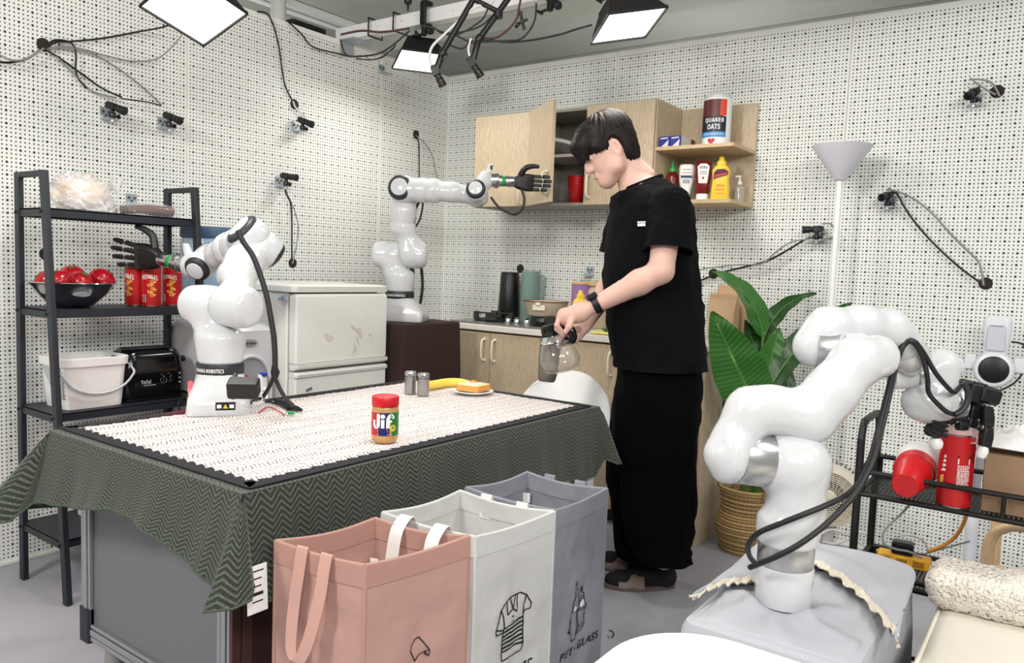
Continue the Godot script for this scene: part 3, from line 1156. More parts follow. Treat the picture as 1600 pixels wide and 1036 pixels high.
	cable([Vector3(1.252, 2.159, 1.242), Vector3(1.311, 2.167, 1.198), Vector3(1.375, 2.175, 1.152), Vector3(1.407, 2.209, 1.126), Vector3(1.424, 2.262, 1.108), Vector3(1.423, 2.328, 1.102)], 0.004, bk, "black cable looping up to the beam right of the right rod")
	cable([Vector3(1.288, 2.361, 1.196), Vector3(1.27, 2.318, 1.213), Vector3(1.226, 2.306, 1.246), Vector3(1.18, 2.256, 1.284), Vector3(1.13, 2.19, 1.327), Vector3(1.091, 2.136, 1.36), Vector3(1.084, 2.088, 1.37), Vector3(1.098, 2.041, 1.364)], 0.006, mats.cable_white, "thick white cable curving down the left tilted rod to its camera")
	cable([Vector3(1.217, 2.173, 1.266), Vector3(1.211, 2.131, 1.274), Vector3(1.221, 2.089, 1.271), Vector3(1.233, 2.069, 1.265)], 0.005, mats.cable_white, "short white cable curling into the right hanging camera")
	cable([Vector3(1.263, 2.297, 1.221), Vector3(1.249, 2.254, 1.235), Vector3(1.211, 2.215, 1.266), Vector3(1.173, 2.187, 1.296), Vector3(1.144, 2.17, 1.319)], 0.0035, bk, "thin black cable between the tops of the two rods")
	cable([Vector3(1.282, 2.271, 1.209), Vector3(1.247, 2.228, 1.239), Vector3(1.201, 2.204, 1.274), Vector3(1.138, 2.191, 1.321), Vector3(1.076, 2.214, 1.363)], 0.0035, bk, "thin black cable sagging from the right rod to the clamp")
	cable([Vector3(0.701, 2.198, 1.511), Vector3(0.772, 2.218, 1.458), Vector3(0.839, 2.215, 1.41), Vector3(0.937, 2.234, 1.338)], 0.005, mats.cable_maroon, "dark red cable lying along the left end of the beam top")
	o = thing("cable_clip", "small black spring clip dangling on the cables under the beam", "clip", Vector3.ZERO)
	g = G.new()
	g.tube([Vector3(1.403, 2.275, 1.184), Vector3(1.412, 2.234, 1.181), Vector3(1.421, 2.203, 1.178)], 0.007, 8)
	g.tube([Vector3(1.394, 2.223, 1.195), Vector3(1.41, 2.231, 1.183), Vector3(1.428, 2.245, 1.168)], 0.006, 8)
	partw("jaw", g, mats.black_plastic, o)
	g = G.new()
	g.cyl(Vector3(1.394, 2.223, 1.195), Vector3(1.401, 2.215, 1.191), 0.014, 0.004, 12)
	partw("knob", g, mats.black_plastic, o)


func rod(p: Array, label: String, c: Array, cam_label: String):
	var o := thing("camera_rod", label, "rod", p[1], 0, "tilted rods under the beam")
	var g := G.new()
	g.tube(p, 0.0125, 14)
	partw("tube", g, mats.black_metal, o)
	g = G.new()
	g.cyl(p[1], p[1] + (p[1] - p[0]).normalized() * 0.03, 0.016, 0.004, 14)
	partw("end_joint", g, mats.black_plastic, o)
	var k := thing("camera", cam_label, "camera", c[0], 0, "cameras hanging from the rods")
	g = G.new()
	g.cyl(p[1] + (p[1] - p[0]).normalized() * 0.02, c[1], 0.014, 0.004, 12)
	partw("ball_mount", g, mats.black_plastic, k)
	mini_camera(k, c[1], c[2] - c[1])


func mini_camera(o: Node3D, at: Vector3, d: Vector3, up := Vector3(0, 1, 0)):   # world axes; at is the centre of the body
	var z := d.normalized()
	var x := up.cross(z).normalized()
	var b := Basis(x, z.cross(x), z)
	var g := G.new()
	g.box(at, Vector3(0.032, 0.03, 0.036), 0.003, b)
	g.box(at + b * Vector3(0, 0.0, -0.022), Vector3(0.026, 0.024, 0.012), 0.003, b)
	partw("body", g, mats.black_plastic, o)
	g = G.new()
	g.cyl(at + z * 0.014, at + z * 0.034, 0.0135, 0.001, 18)
	g.cyl(at + z * 0.03, at + z * 0.056, 0.0155, 0.002, 18)
	g.cyl(at + z * 0.038, at + z * 0.042, 0.0165, 0.001, 18)
	g.cyl(at + z * 0.054, at + z * 0.066, 0.018, 0.002, 18)
	partw("lens", g, mats.black_plastic, o)
	g = G.new()
	g.cyl(at + z * 0.0655, at + z * 0.0668, 0.013, 0.0005, 18)
	partw("front_glass", g, mt("lens_glass", rgb(20, 22, 34), 0.05), o)
	g = G.new()
	g.box(at + b * Vector3(0, 0.0155, -0.004), Vector3(0.024, 0.001, 0.02), 0.0003, b)
	partw("type_plate", g, mt("plate_grey", rgb(190, 190, 180), 0.5), o)


func bracket(o: Node3D, at: Vector3, out: Vector3, shelf := 0.07):
	var s := Vector3(0, 1, 0).cross(out)
	var xf := Transform3D(Basis(s, Vector3(0, 1, 0), out), at)
	var g := G.new()
	g.put(boxg(Vector3(0, 0, 0.0012), Vector3(0.05, 0.052, 0.0024)), xf)
	g.put(boxg(Vector3(0, -0.025, shelf * 0.5), Vector3(0.05, 0.0024, shelf)), xf)
	for k in [-1, 1]:
		g.put(boxg(Vector3(0.0242 * k, -0.018, 0.014), Vector3(0.0018, 0.014, 0.026)), xf)
	partw("angle_bracket", g, mats.zinc, o)
	g = G.new()
	for k in [-1, 1]:
		g.cyl(xf * Vector3(0.012 * k, 0.008, 0.002), xf * Vector3(0.012 * k, 0.008, 0.007), 0.006, 0.001, 8)
	g.cyl(xf * Vector3(0, -0.005, 0.002), xf * Vector3(0, -0.005, 0.006), 0.005, 0.001, 8)
	partw("screw", g, mt("screw_dark", rgb(96, 104, 112), 0.4, 0.8), o)


func boxg(c: Vector3, s: Vector3) -> G:
	var g := G.new()
	g.box(c, s, 0.0006)
	return g


func wall_camera(at: Vector3, out: Vector3, target: Vector3, label: String, shift := 0.0):
	var o := thing("wall_camera", label, "camera", at, 0, "cameras on zinc brackets on the perforated walls")
	bracket(o, at, out)
	var base := at + out * 0.055 + Vector3(0, -0.024, 0)
	var g := G.new()
	g.cyl(base, base + Vector3(0, 0.024, 0), 0.0145, 0.003, 16)
	g.cyl(base + Vector3(0, 0.02, 0), base + Vector3(0, 0.04, 0), 0.009, 0.003, 12)
	var s := Vector3(0, 1, 0).cross(out)
	g.cyl(base + s * 0.012 + Vector3(0, 0.012, 0), base + s * 0.026 + Vector3(0, 0.012, 0), 0.0035, 0.001, 8)
	g.cyl(base + s * 0.022 + Vector3(0, 0.012, 0), base + s * 0.028 + Vector3(0, 0.012, 0), 0.011, 0.003, 12)
	partw("ball_head", g, mats.black_plastic, o)
	g = G.new()
	g.cyl(base - Vector3(0, 0.016, 0), base, 0.008, 0.001, 10)
	partw("thumb_screw", g, mats.zinc, o)
	var body := base + Vector3(0, 0.05, 0) + s * shift
	mini_camera(o, body, target - body)


func wall_gear():
	var l := Vector3(1, 0, 0)
	var b := Vector3(0, 0, 1)
	var y := 0.0
	wall_camera(Vector3(0, 1.811, 2.152), l, Vector3(2.6, 0.9, 1.2), "black camera on a zinc bracket, left one of the pair high on the left wall")
	wall_camera(Vector3(0, 1.814, 1.904), l, Vector3(2.6, 0.9, 1.2), "black camera on a zinc bracket, right one of the pair high on the left wall")
	wall_camera(Vector3(0, 1.92, 1.183), l, Vector3(2.6, 1.0, 0.6), "black camera on a bracket just under a cable hole on the left wall")
	wall_camera(Vector3(0, 1.629, 1.281), l, Vector3(2.0, 1.4, 0.7), "black camera on a bracket above the fridge whose cables hang down to a hole")
	wall_camera(Vector3(2.913, 2.008, 0), b, Vector3(2.2, 0.8, 2.4), "black camera on a bracket in the upper right corner, beside a hole")
	wall_camera(Vector3(2.616, 1.592, 0), b, Vector3(2.0, 0.9, 2.6), "black camera on a bracket right of the floor lamp shade, two long cables")
	wall_camera(Vector3(2.325, 1.443, 0), b, Vector3(0.4, 1.3, 0.9), "black camera on a bracket left of the floor lamp pole, pointing left")
	for a in [[Vector3(0, 1.468, 2.045), l, "bare zinc angle bracket on the wall above the sausage pack"], [Vector3(0, 2.344, 0.585), l, "bare zinc angle bracket on the wall behind the middle softbox"], [Vector3(1.095, 1.235, 0), b, "bare zinc angle bracket on the wall behind the person's forearm"]]:
		var o := thing("wall_bracket", a[2], "bracket", a[0], 0, "empty brackets on the walls")
		bracket(o, a[0], a[1], 0.06)
	var bk: Material = mats.cable_black
	var gy: Material = mats.cable_grey
	cable([Vector3(0.03, 1.921, 2.616), Vector3(0.03, 1.924, 2.553), Vector3(0.03, 1.934, 2.511), Vector3(0.03, 1.964, 2.455), Vector3(0.03, 2.02, 2.398)], 0.0045, bk, "black cable entering from the left edge into the upper left wall hole")
	cable([Vector3(0.05, 1.967, 2.622), Vector3(0.05, 1.945, 2.561), Vector3(0.05, 1.936, 2.523), Vector3(0.05, 1.952, 2.475), Vector3(0.05, 2.005, 2.411)], 0.0035, gy, "grey cable entering from the left edge into the upper left wall hole")
	cable([Vector3(0.02, 2.008, 2.394), Vector3(0.02, 2.044, 2.359), Vector3(0.02, 2.064, 2.299), Vector3(0.02, 2.108, 2.174), Vector3(0.02, 2.172, 2.027), Vector3(0.12, 2.204, 1.95), Vector3(0.12, 2.279, 1.869)], 0.004, bk, "black cable rising from the upper left hole to the nearest softbox")
	cable([Vector3(0.02, 2.014, 2.389), Vector3(0.02, 2.049, 2.366), Vector3(0.02, 2.062, 2.323), Vector3(0.02, 2.054, 2.289), Vector3(0.02, 2.012, 2.278), Vector3(0.02, 1.969, 2.28), Vector3(0.02, 1.928, 2.271), Vector3(0.02, 1.895, 2.236)], 0.004, bk, "black cable looping from the upper left hole to the left camera of the pair", 7)
	cable([Vector3(0.02, 2.009, 2.389), Vector3(0.02, 1.988, 2.336), Vector3(0.02, 1.945, 2.251), Vector3(0.02, 1.913, 2.188), Vector3(0.06, 1.888, 2.153), Vector3(0.06, 1.88, 2.116)], 0.004, bk, "straight black cable from the upper left hole to the left camera of the pair")
	cable([Vector3(0.02, 2.017, 2.398), Vector3(0.02, 1.99, 2.347), Vector3(0.02, 1.94, 2.288), Vector3(0.02, 1.892, 2.226), Vector3(0.02, 1.882, 2.162), Vector3(0.02, 1.881, 2.117)], 0.0035, gy, "grey cable from the upper left hole to the left camera of the pair")
	cable([Vector3(0.02, 2.014, 2.389), Vector3(0.02, 2.033, 2.323), Vector3(0.02, 2.039, 2.225), Vector3(0.02, 2.007, 2.122), Vector3(0.02, 1.96, 2.027), Vector3(0.02, 1.919, 1.962), Vector3(0.02, 1.889, 1.921)], 0.0035, gy, "grey cable sagging from the upper left hole to the right camera of the pair")
	cable([Vector3(0.02, 2.015, 2.385), Vector3(0.02, 2.037, 2.335), Vector3(0.02, 2.046, 2.25), Vector3(0.02, 2.042, 2.148), Vector3(0.02, 2.047, 2.041), Vector3(0.02, 2.081, 1.942), Vector3(0.1, 2.131, 1.915), Vector3(0.1, 2.187, 1.874)], 0.003, gy, "thin pale cable sagging from the upper left hole towards the nearest softbox")
	cable([Vector3(0.06, 1.874, 2.117), Vector3(0.06, 1.881, 2.013), Vector3(0.06, 1.878, 1.944)], 0.003, bk, "short black cable joining the pair of cameras on the left wall")
	cable([Vector3(0.01, 2.426, 1.428), Vector3(0.01, 2.43, 1.37), Vector3(0.01, 2.379, 1.331), Vector3(0.01, 2.286, 1.299), Vector3(0.01, 2.181, 1.278), Vector3(0.01, 2.107, 1.258), Vector3(0.01, 2.048, 1.217)], 0.004, bk, "black cable from the wall top down to the hole above the fridge")
	cable([Vector3(0.02, 2.041, 1.217), Vector3(0.02, 2.012, 1.2), Vector3(0.02, 1.987, 1.159), Vector3(0.02, 1.979, 1.134)], 0.004, mats.cable_white, "short white cable from the hole into the camera below it")
	cable([Vector3(0.05, 1.602, 1.284), Vector3(0.05, 1.57, 1.276), Vector3(0.05, 1.522, 1.247), Vector3(0.05, 1.435, 1.238), Vector3(0.05, 1.322, 1.236), Vector3(0.05, 1.23, 1.234)], 0.0045, bk, "black cable hanging from the lower left wall camera to the hole beneath")
	cable([Vector3(0.05, 1.598, 1.284), Vector3(0.05, 1.559, 1.264), Vector3(0.05, 1.492, 1.223), Vector3(0.05, 1.405, 1.197), Vector3(0.05, 1.307, 1.207), Vector3(0.05, 1.217, 1.23)], 0.0035, gy, "grey cable hanging from the lower left wall camera to the hole beneath")
	cable([Vector3(0.03, 2.008, 0.327), Vector3(0.03, 1.975, 0.292), Vector3(0.03, 1.889, 0.283), Vector3(0.03, 1.717, 0.276)], 0.004, bk, "black cable hanging from the hole above the rear robot arm")
	cable([Vector3(0.03, 2.01, 0.316), Vector3(0.03, 1.973, 0.229), Vector3(0.03, 1.905, 0.161), Vector3(0.03, 1.793, 0.121), Vector3(0.03, 1.699, 0.068)], 0.003, gy, "grey cable curving down from the hole above the rear robot arm")
	cable([Vector3(2.889, 2.084, 0.05), Vector3(2.926, 2.082, 0.05), Vector3(2.972, 2.062, 0.05), Vector3(3.003, 2.008, 0.05)], 0.004, gy, "grey cable from the upper right camera into its hole")
	cable([Vector3(2.893, 2.091, 0.05), Vector3(2.927, 2.059, 0.05), Vector3(2.963, 2.032, 0.05), Vector3(2.989, 2.014, 0.05)], 0.0035, gy, "thin cable from the upper right camera into its hole, lower of two")
	cable([Vector3(2.612, 1.649, 0.04), Vector3(2.65, 1.621, 0.04), Vector3(2.679, 1.57, 0.04), Vector3(2.729, 1.498, 0.04), Vector3(2.81, 1.405, 0.04), Vector3(2.912, 1.309, 0.04), Vector3(2.996, 1.245, 0.04)], 0.0045, bk, "black cable slanting from the right wall camera to the hole by the frame edge")
	cable([Vector3(2.609, 1.643, 0.05), Vector3(2.658, 1.63, 0.05), Vector3(2.723, 1.596, 0.05), Vector3(2.797, 1.532, 0.05), Vector3(2.86, 1.459, 0.05), Vector3(2.926, 1.39, 0.05), Vector3(2.976, 1.338, 0.05), Vector3(2.993, 1.293, 0.05), Vector3(3.004, 1.238, 0.05)], 0.0045, gy, "grey cable arching from the right wall camera to the hole by the frame edge")
	cable([Vector3(2.409, 1.429, 0.05), Vector3(2.35, 1.422, 0.05), Vector3(2.284, 1.425, 0.05), Vector3(2.208, 1.379, 0.05), Vector3(2.106, 1.319, 0.05), Vector3(1.983, 1.282, 0.05), Vector3(1.848, 1.246, 0.05)], 0.005, bk, "black cable from the left-pointing camera to the hole behind the plant")
	cable([Vector3(2.416, 1.434, 0.06), Vector3(2.384, 1.422, 0.06), Vector3(2.287, 1.421, 0.06), Vector3(2.209, 1.406, 0.06), Vector3(2.143, 1.359, 0.06), Vector3(2.079, 1.303, 0.06), Vector3(1.954, 1.293, 0.06), Vector3(1.79, 1.269, 0.06), Vector3(1.757, 1.252, 0.06)], 0.0035, gy, "grey cable from the left-pointing camera running behind the person")
	cable([Vector3(2.343, 1.493, 0.05), Vector3(2.382, 1.493, 0.05), Vector3(2.398, 1.469, 0.05), Vector3(2.397, 1.434, 0.05), Vector3(2.364, 1.422, 0.05)], 0.0035, gy, "cable loop behind the left-pointing camera")
	cable([Vector3(1.841, 1.239, 0.03), Vector3(1.798, 1.225, 0.03), Vector3(1.741, 1.203, 0.03), Vector3(1.643, 1.186, 0.03)], 0.005, bk, "black cable from the hole behind the plant towards the person's back")


# ---------------------------------------------------------------- black rack by the left wall and what stands on it

func leg_bar(g: G, a: Vector3, b: Vector3, w := 0.034, d := 0.02):   # rectangular tube, w along x, d along z
	g.loft([G.ring(0, w, d, 0.003, a), G.ring(0, w, d, 0.003, b)])


func red_can(at: Vector3, turn: float, h: float, label: String, group: String) -> Node3D:
	# tall cylindrical crisps can with the red print
	var r := 0.0375
	var o := thing("crisps_can", label, "can", at, turn, group)
	var g := G.new()
	g.lathe([Vector2(0, 0.002), Vector2(r - 0.003, 0.002), Vector2(r - 0.001, 0), Vector2(r, 0.004), Vector2(r, h), Vector2(0, h)], 36)
	part("body", g, mats.can_red, o)
	g = G.new()
	for y in [0.001, h - 0.002]:
		g.lathe([Vector2(r - 0.001, y - 0.001), Vector2(r + 0.0012, y), Vector2(r + 0.0012, y + 0.003), Vector2(r - 0.001, y + 0.004)], 36)
	part("rim", g, mats.steel, o)
	g = G.new()
	g.lathe([Vector2(0, h + 0.002), Vector2(r + 0.002, h + 0.002), Vector2(r + 0.0025, h + 0.004), Vector2(r + 0.0025, h + 0.011), Vector2(r - 0.001, h + 0.013), Vector2(r - 0.004, h + 0.009), Vector2(0, h + 0.009)], 36)
	part("lid", g, mt("lid_clear", rgb(205, 170, 168), 0.25), o)
	return o


func crisps_front(o: Node3D, h: float):
	var r := 0.0375
	var f := on_cyl(r)
	var g := G.new()
	var nm := "PRINGLES"
	for k in 8:
		var u := (k - 3.5) / 3.5
		var sh := func(q: Vector2, z := 0.0006) -> Vector3: return f.call(q + Vector2(u * 0.027, h - 0.042 + (1.0 - u * u) * 0.006), z)
		g.text(nm[k], 0.016 + 0.004 * u * u, 0.006, sh)
	part("brand_lettering", g, mats.print_white, o)
	g = G.new()
	var k2 := 0
	for c in [Vector2(0.008, 0.115), Vector2(0.014, 0.098), Vector2(0.004, 0.086), Vector2(0.016, 0.07), Vector2(0.004, 0.058), Vector2(0.013, 0.046)]:
		var tilt := -0.5 + 0.35 * (k2 % 3)
		k2 += 1
		var p := []
		for j in 14:
			var a := TAU * j / 14
			p.append(c + Vector2(cos(a) * 0.012, sin(a) * (0.006 - 0.002 * cos(a))).rotated(tilt))
		g.area(p, f)
	part("crisps_print", g, mt("crisps_yellow", rgb(226, 176, 74), 0.5), o)
	g = G.new()
	g.area([Vector2(-0.028, 0.018), Vector2(-0.014, 0.018), Vector2(-0.014, 0.046), Vector2(-0.028, 0.046)], f)
	part("barcode_field", g, mats.print_white, o)
	g = G.new()
	var f2 := func(q: Vector2) -> Vector3: return f.call(q, 0.0009)
	for j in 8:
		var x := -0.0272 + j * 0.0016
		g.area([Vector2(x, 0.02), Vector2(x + (0.0009 if j % 3 else 0.0005), 0.02), Vector2(x + (0.0009 if j % 3 else 0.0005), 0.044), Vector2(x, 0.044)], f2)
	part("barcode", g, mats.print_black, o)


func rack_side():
	var o := thing("storage_rack", "black metal rack with slanted front legs standing at the left wall", "shelf", Vector3(0.33, 0, 2.28))
	for z in [2.56, 1.99]:
		var g := G.new()
		leg_bar(g, Vector3(0.19, 0, z), Vector3(0.19, 1.514, z))
		partw("leg", g, mats.rack_metal, o)
		g = G.new()
		leg_bar(g, Vector3(0.535, 0, z), Vector3(0.387, 1.514, z))
		partw("leg", g, mats.rack_metal, o)
		g = G.new()
		g.span(Vector3(0.174, 1.494, z - 0.0101), Vector3(0.402, 1.5145, z + 0.0101), 0.003)
		partw("top_bar", g, mats.rack_metal, o)
	var k := 0
	for s in [[1.385, 0.385], [1.03, 0.42], [0.665, 0.455], [0.22, 0.5]]:
		var y: float = s[0]
		var x1: float = s[1]
		var g := G.new()
		g.span(Vector3(0.18, y - 0.006, 1.985), Vector3(x1, y, 2.565), 0.001)
		g.span(Vector3(x1 - 0.004, y - 0.03, 1.985), Vector3(x1, y + 0.001, 2.565), 0.001)
		g.span(Vector3(0.18, y - 0.03, 1.985), Vector3(0.184, y + 0.001, 2.565), 0.001)
		for z in [1.985, 2.561]:
			g.span(Vector3(0.18, y - 0.03, z), Vector3(x1, y + 0.001, z + 0.004), 0.001)
		partw("shelf_board", g, mats.rack_metal, o)
		g = G.new()
		for z in [2.572, 1.978]:
			for x in [0.19, x1 - 0.0]:
				g.cyl(Vector3(x, y - 0.014, z), Vector3(x, y - 0.014, z + (0.004 if z > 2.3 else -0.004)), 0.006, 0.001, 10)
		partw("bolt", g, mats.black_metal, o)
	# bread in a clear bag
	var c := Vector3(0.29, 1.388, 2.40)
	o = thing("bread_bag", "loaf of bread in a crumpled clear plastic bag on the rack top shelf", "bread bag", c)
	var f := Field.new()
	f.ell(c + Vector3(0, 0.052, 0), Vector3(0.055, 0.048, 0.1), Basis(), 0.03)
	f.ell(c + Vector3(0.01, 0.075, -0.02), Vector3(0.045, 0.04, 0.07), Basis(), 0.04)
	var g := G.new()
	f.build(g, 0.009)
	partw("loaf", g, mt("bread", rgb(226, 190, 152), 0.9), o)
	var nz := FastNoiseLite.new()
	nz.frequency = 9.0
	nz.fractal_octaves = 3
	g = G.new()
	g.sheet(44, 22, func(u, v):
		var a: float = u * TAU
		var b: float = v * PI * 0.53
		var d := Vector3(sin(a) * sin(b), cos(b) * 1.0, cos(a) * sin(b))
		var s: float = 1.0 + 0.16 * nz.get_noise_3d(d.x, d.y, d.z) + 0.07 * nz.get_noise_3d(d.x * 3, d.y * 3, d.z * 3)
		return c + Vector3(0.004, 0.004, 0) + Vector3(d.x * 0.08, maxf(d.y * 0.135, -0.002), d.z * 0.128) * s)
	g.sheet(12, 6, func(u, v): return c + Vector3(0.03 * (v - 0.5) + 0.02 * sin(u * 9), 0.09 + 0.02 * sin(u * 14.0 + v * 3) + 0.03 * v, -0.1 - 0.06 * u))
	var bagfilm := mt("bag_film", Color(0.97, 0.97, 0.98, 0.42), 0.16)
	bagfilm.transparency = BaseMaterial3D.TRANSPARENCY_ALPHA
	bagfilm.metallic_specular = 0.9
	partw("plastic_bag", g, bagfilm, o)
	# sausages in a clear pack
	c = Vector3(0.3, 1.386, 2.14)
	o = thing("sausage_pack", "flat clear pack of dark brown sausages on the rack top shelf", "food pack", c)
	for j in 4:
		g = G.new()
		g.tube(G.smooth([c + Vector3(-0.045 + j * 0.03, 0.022, -0.08), c + Vector3(-0.043 + j * 0.03, 0.028, 0), c + Vector3(-0.045 + j * 0.03, 0.022, 0.08)], 4), 0.0165, 12)
		partw("sausage", g, mt("sausage", rgb(92, 46, 38), 0.35), o)
	g = G.new()
	g.loft([G.ring(0.001, 0.14, 0.2, 0.02, c), G.ring(0.012, 0.15, 0.21, 0.02, c), G.ring(0.042, 0.13, 0.19, 0.03, c), G.ring(0.05, 0.09, 0.15, 0.03, c)])
	partw("pack_film", g, mats.film, o)
	# steel bowl of tomatoes
	c = Vector3(0.31, 1.032, Vector3(0.31, 1.055, 2.433).z)
	o = thing("mixing_bowl", "wide polished steel bowl holding red tomatoes on the rack", "bowl", c)
	g = G.new()
	g.lathe([Vector2(0, 0), Vector2(0.055, 0), Vector2(0.075, 0.012), Vector2(0.115, 0.05), Vector2(0.142, 0.088), Vector2(0.149, 0.09), Vector2(0.148, 0.093), Vector2(0.139, 0.091), Vector2(0.112, 0.053), Vector2(0.072, 0.016), Vector2(0, 0.004)], 48)
	part("bowl_shell", g, mt("bowl_steel", rgb(190, 190, 194), 0.12, 1.0), o)
	var tw := ["behind the rack's front leg, leftmost in the bowl", "second from the left in the bowl, half behind the leg", "topmost in the bowl", "wrinkled, at the front of the bowl", "large and round, at the right of the bowl"]
	k = 0
	for q in [[Vector3(0.28, 1.122, 2.506), 0.044], [Vector3(0.33, 1.128, 2.486), 0.043], [Vector3(0.29, 1.142, 2.423), 0.047], [Vector3(0.36, 1.123, 2.426), 0.044], [Vector3(0.3, 1.131, 2.32), 0.048]]:
		var t := thing("tomato", "glossy red tomato " + tw[k], "tomato", q[0], 0, "tomatoes in the steel bowl")
		g = G.new()
		var r: float = q[1]
		var kk := float(k)
		g.sheet(28, 18, func(u, v):
			var a: float = u * TAU
			var b: float = v * PI
			var rr: float = r * (1.0 + 0.035 * sin(a * 5.0 + kk) * sin(b) * sin(b)) * (1.0 - 0.12 * exp(-b * b * 10.0))
			return Vector3(sin(a) * sin(b), cos(b) * 0.92, cos(a) * sin(b)) * rr)
		part("flesh", g, mt("tomato_red", rgb(160, 14, 28), 0.22), t)
		g = G.new()
		for j in 5:
			var a := TAU * j / 5 + k
			g.tube([Vector3(0, r * 0.83, 0), Vector3(sin(a) * 0.008, r * 0.9, cos(a) * 0.008), Vector3(sin(a) * 0.018, r * 0.88, cos(a) * 0.018)], [0.003, 0.0022, 0.0008], 6)
		part("calyx", g, mt("calyx", rgb(88, 92, 40), 0.7), t)
		t.rotation = Vector3(0.6 - 0.3 * k, k * 1.3, 0.5)
		k += 1
	# three red crisps cans on the second shelf
	var cl := ["red crisps can, leftmost of the three behind the black hand", "red crisps can, middle one of the three below the robot wrist", "red crisps can, right one of the three, half behind the robot arm"]
	k = 0
	for q in [[Vector3(0.27, 1.05, 2.174), 0.15], [Vector3(0.33, 1.052, 2.141), 0.9], [Vector3(0.3, 1.05, 2.034), 0.7]]:
		var at: Vector3 = q[0]
		at.y = 1.031
		var t := red_can(at, q[1], 0.155, cl[k], "red crisps cans on the rack")
		crisps_front(t, 0.155)
		k += 1
	# white compost bin
	c = Vector3(0.33, 0.743, 2.401)
	c.y = 0.666
	o = thing("compost_bin", "white lidless bin with a grey bail handle and slatted side", "bin", c)
	g = G.new()
	var w := 0.2
	var d := 0.235
	g.loft([G.ring(0.002, w * 0.84, d * 0.84, 0.02), G.ring(0.0, w * 0.87, d * 0.87, 0.025), G.ring(0.012, w * 0.9, d * 0.9, 0.03), G.ring(0.155, w * 0.985, d * 0.985, 0.03), G.ring(0.156, w + 0.012, d + 0.012, 0.034), G.ring(0.185, w + 0.016, d + 0.016, 0.035), G.ring(0.187, w + 0.01, d + 0.01, 0.033), G.ring(0.185, w + 0.002, d + 0.002, 0.03), G.ring(0.02, w * 0.88, d * 0.88, 0.025)], true, true)
	part("tub", g, mats.white_plastic, o)
	g = G.new()
	for j in 13:
		var a := Vector3(-0.08 + j * 0.013, 0.03 + maxf(0, 0.0), 0)
		var x0 := -0.075 + j * 0.0125
		var dy := minf(0.11, (0.082 - x0) * 1.15)
		if dy > 0.01:
			var b0 := Vector3(x0, 0.148, d * 0.5 - 0.003)
			var b1 := Vector3(x0 + dy / 1.15, 0.148 - dy, d * 0.5 - 0.0025 - dy * 0.075)
			g.tube([b0, b1], 0.0022, 6)
	part("slat", g, mt("slat_grey", rgb(120, 122, 124), 0.6), o)
	g = G.new()
	var hp := []
	for j in 13:
		var a := PI * j / 12
		hp.append(Vector3(w * 0.5 + 0.012 + 0.012 * sin(a), 0.155 - 0.1 * sin(a), cos(a) * (d * 0.5 + 0.016)))
	hp[0] += Vector3(-0.06, 0, 0)
	hp[12] += Vector3(-0.06, 0, 0)
	g.tube(G.smooth(hp, 3), 0.007, 8, 0.6)
	part("handle", g, mt("handle_grey", rgb(196, 198, 200), 0.4), o)
	# toaster
	c = Vector3(0.33, 0.719, 2.163)
	c.y = 0.666
	o = thing("toaster", "shiny black two-slot toaster beside the white bin on the rack", "toaster", c)
	g = G.new()
	w = 0.16
	d = 0.255
	g.loft([G.ring(0.012, w * 0.95, d * 0.95, 0.03), G.ring(0.02, w, d, 0.04), G.ring(0.1, w * 1.02, d * 1.03, 0.045), G.ring(0.165, w * 0.96, d * 0.98, 0.05), G.ring(0.19, w * 0.84, d * 0.9, 0.05), G.ring(0.2, w * 0.68, d * 0.8, 0.05)])
	part("body", g, mt("gloss_black", rgb(10, 10, 14), 0.12), o)
	g = G.new()
	for s in [-1, 1]:
		g.box(Vector3(0.03 * s, 0.2, 0), Vector3(0.03, 0.006, 0.17), 0.002)
	part("slot_frame", g, mats.black_plastic, o)
	g = G.new()
	g.box(Vector3(0, 0.006, 0), Vector3(w * 0.9, 0.012, d * 0.9), 0.004)
	part("foot", g, mats.black_plastic, o)
	g = G.new()
	g.cyl(Vector3(0, 0.145, -0.125), Vector3(0, 0.145, -0.155), 0.007, 0.001, 10)
	g.cyl(Vector3(0, 0.145, -0.15), Vector3(0, 0.145, -0.166), 0.013, 0.005, 14)
	part("lever", g, mats.black_plastic, o)
	g = G.new()
	var tf := Transform3D(Basis(Vector3(0, 0, -1), Vector3(0, 1, 0), Vector3(1, 0, 0)), Vector3(w * 0.515, 0, 0))
	var lay := func(q: Vector2, z := 0.0006) -> Vector3: return tf * Vector3(q.x, q.y, z)
	g.text("Tefal", 0.016, 0.04, func(q, z): return lay.call(q + Vector2(-0.045, 0.075), z))
	for j in 3:
		g.area([Vector2(0.092, 0.06 + j * 0.018), Vector2(0.099, 0.06 + j * 0.018), Vector2(0.099, 0.066 + j * 0.018), Vector2(0.092, 0.066 + j * 0.018)], lay)
	g.area([Vector2(-0.055, 0.06), Vector2(-0.005, 0.06), Vector2(-0.005, 0.0625), Vector2(-0.055, 0.0625)], lay)
	for j in 26:
		var q := Vector2(0.01 + rng.randf() * 0.055, 0.062 + rng.randf() * 0.04)
		g.area([q, q + Vector2(0.0022, 0), q + Vector2(0.0022, 0.0022), q + Vector2(0, 0.0022)], lay)
	part("lettering", g, mt("print_silver", rgb(190, 192, 198), 0.5), o)
	cable([Vector3(0.3, 0.7, 2.06), Vector3(0.42, 0.672, 2.02), Vector3(0.462, 0.66, 2.1), Vector3(0.468, 0.6, 2.1), Vector3(0.45, 0.5, 2.12)], 0.004, mats.cable_black, "black toaster cord hanging over the rack shelf edge", 5)
	# boxes of papers on the lowest shelf
	k = 0
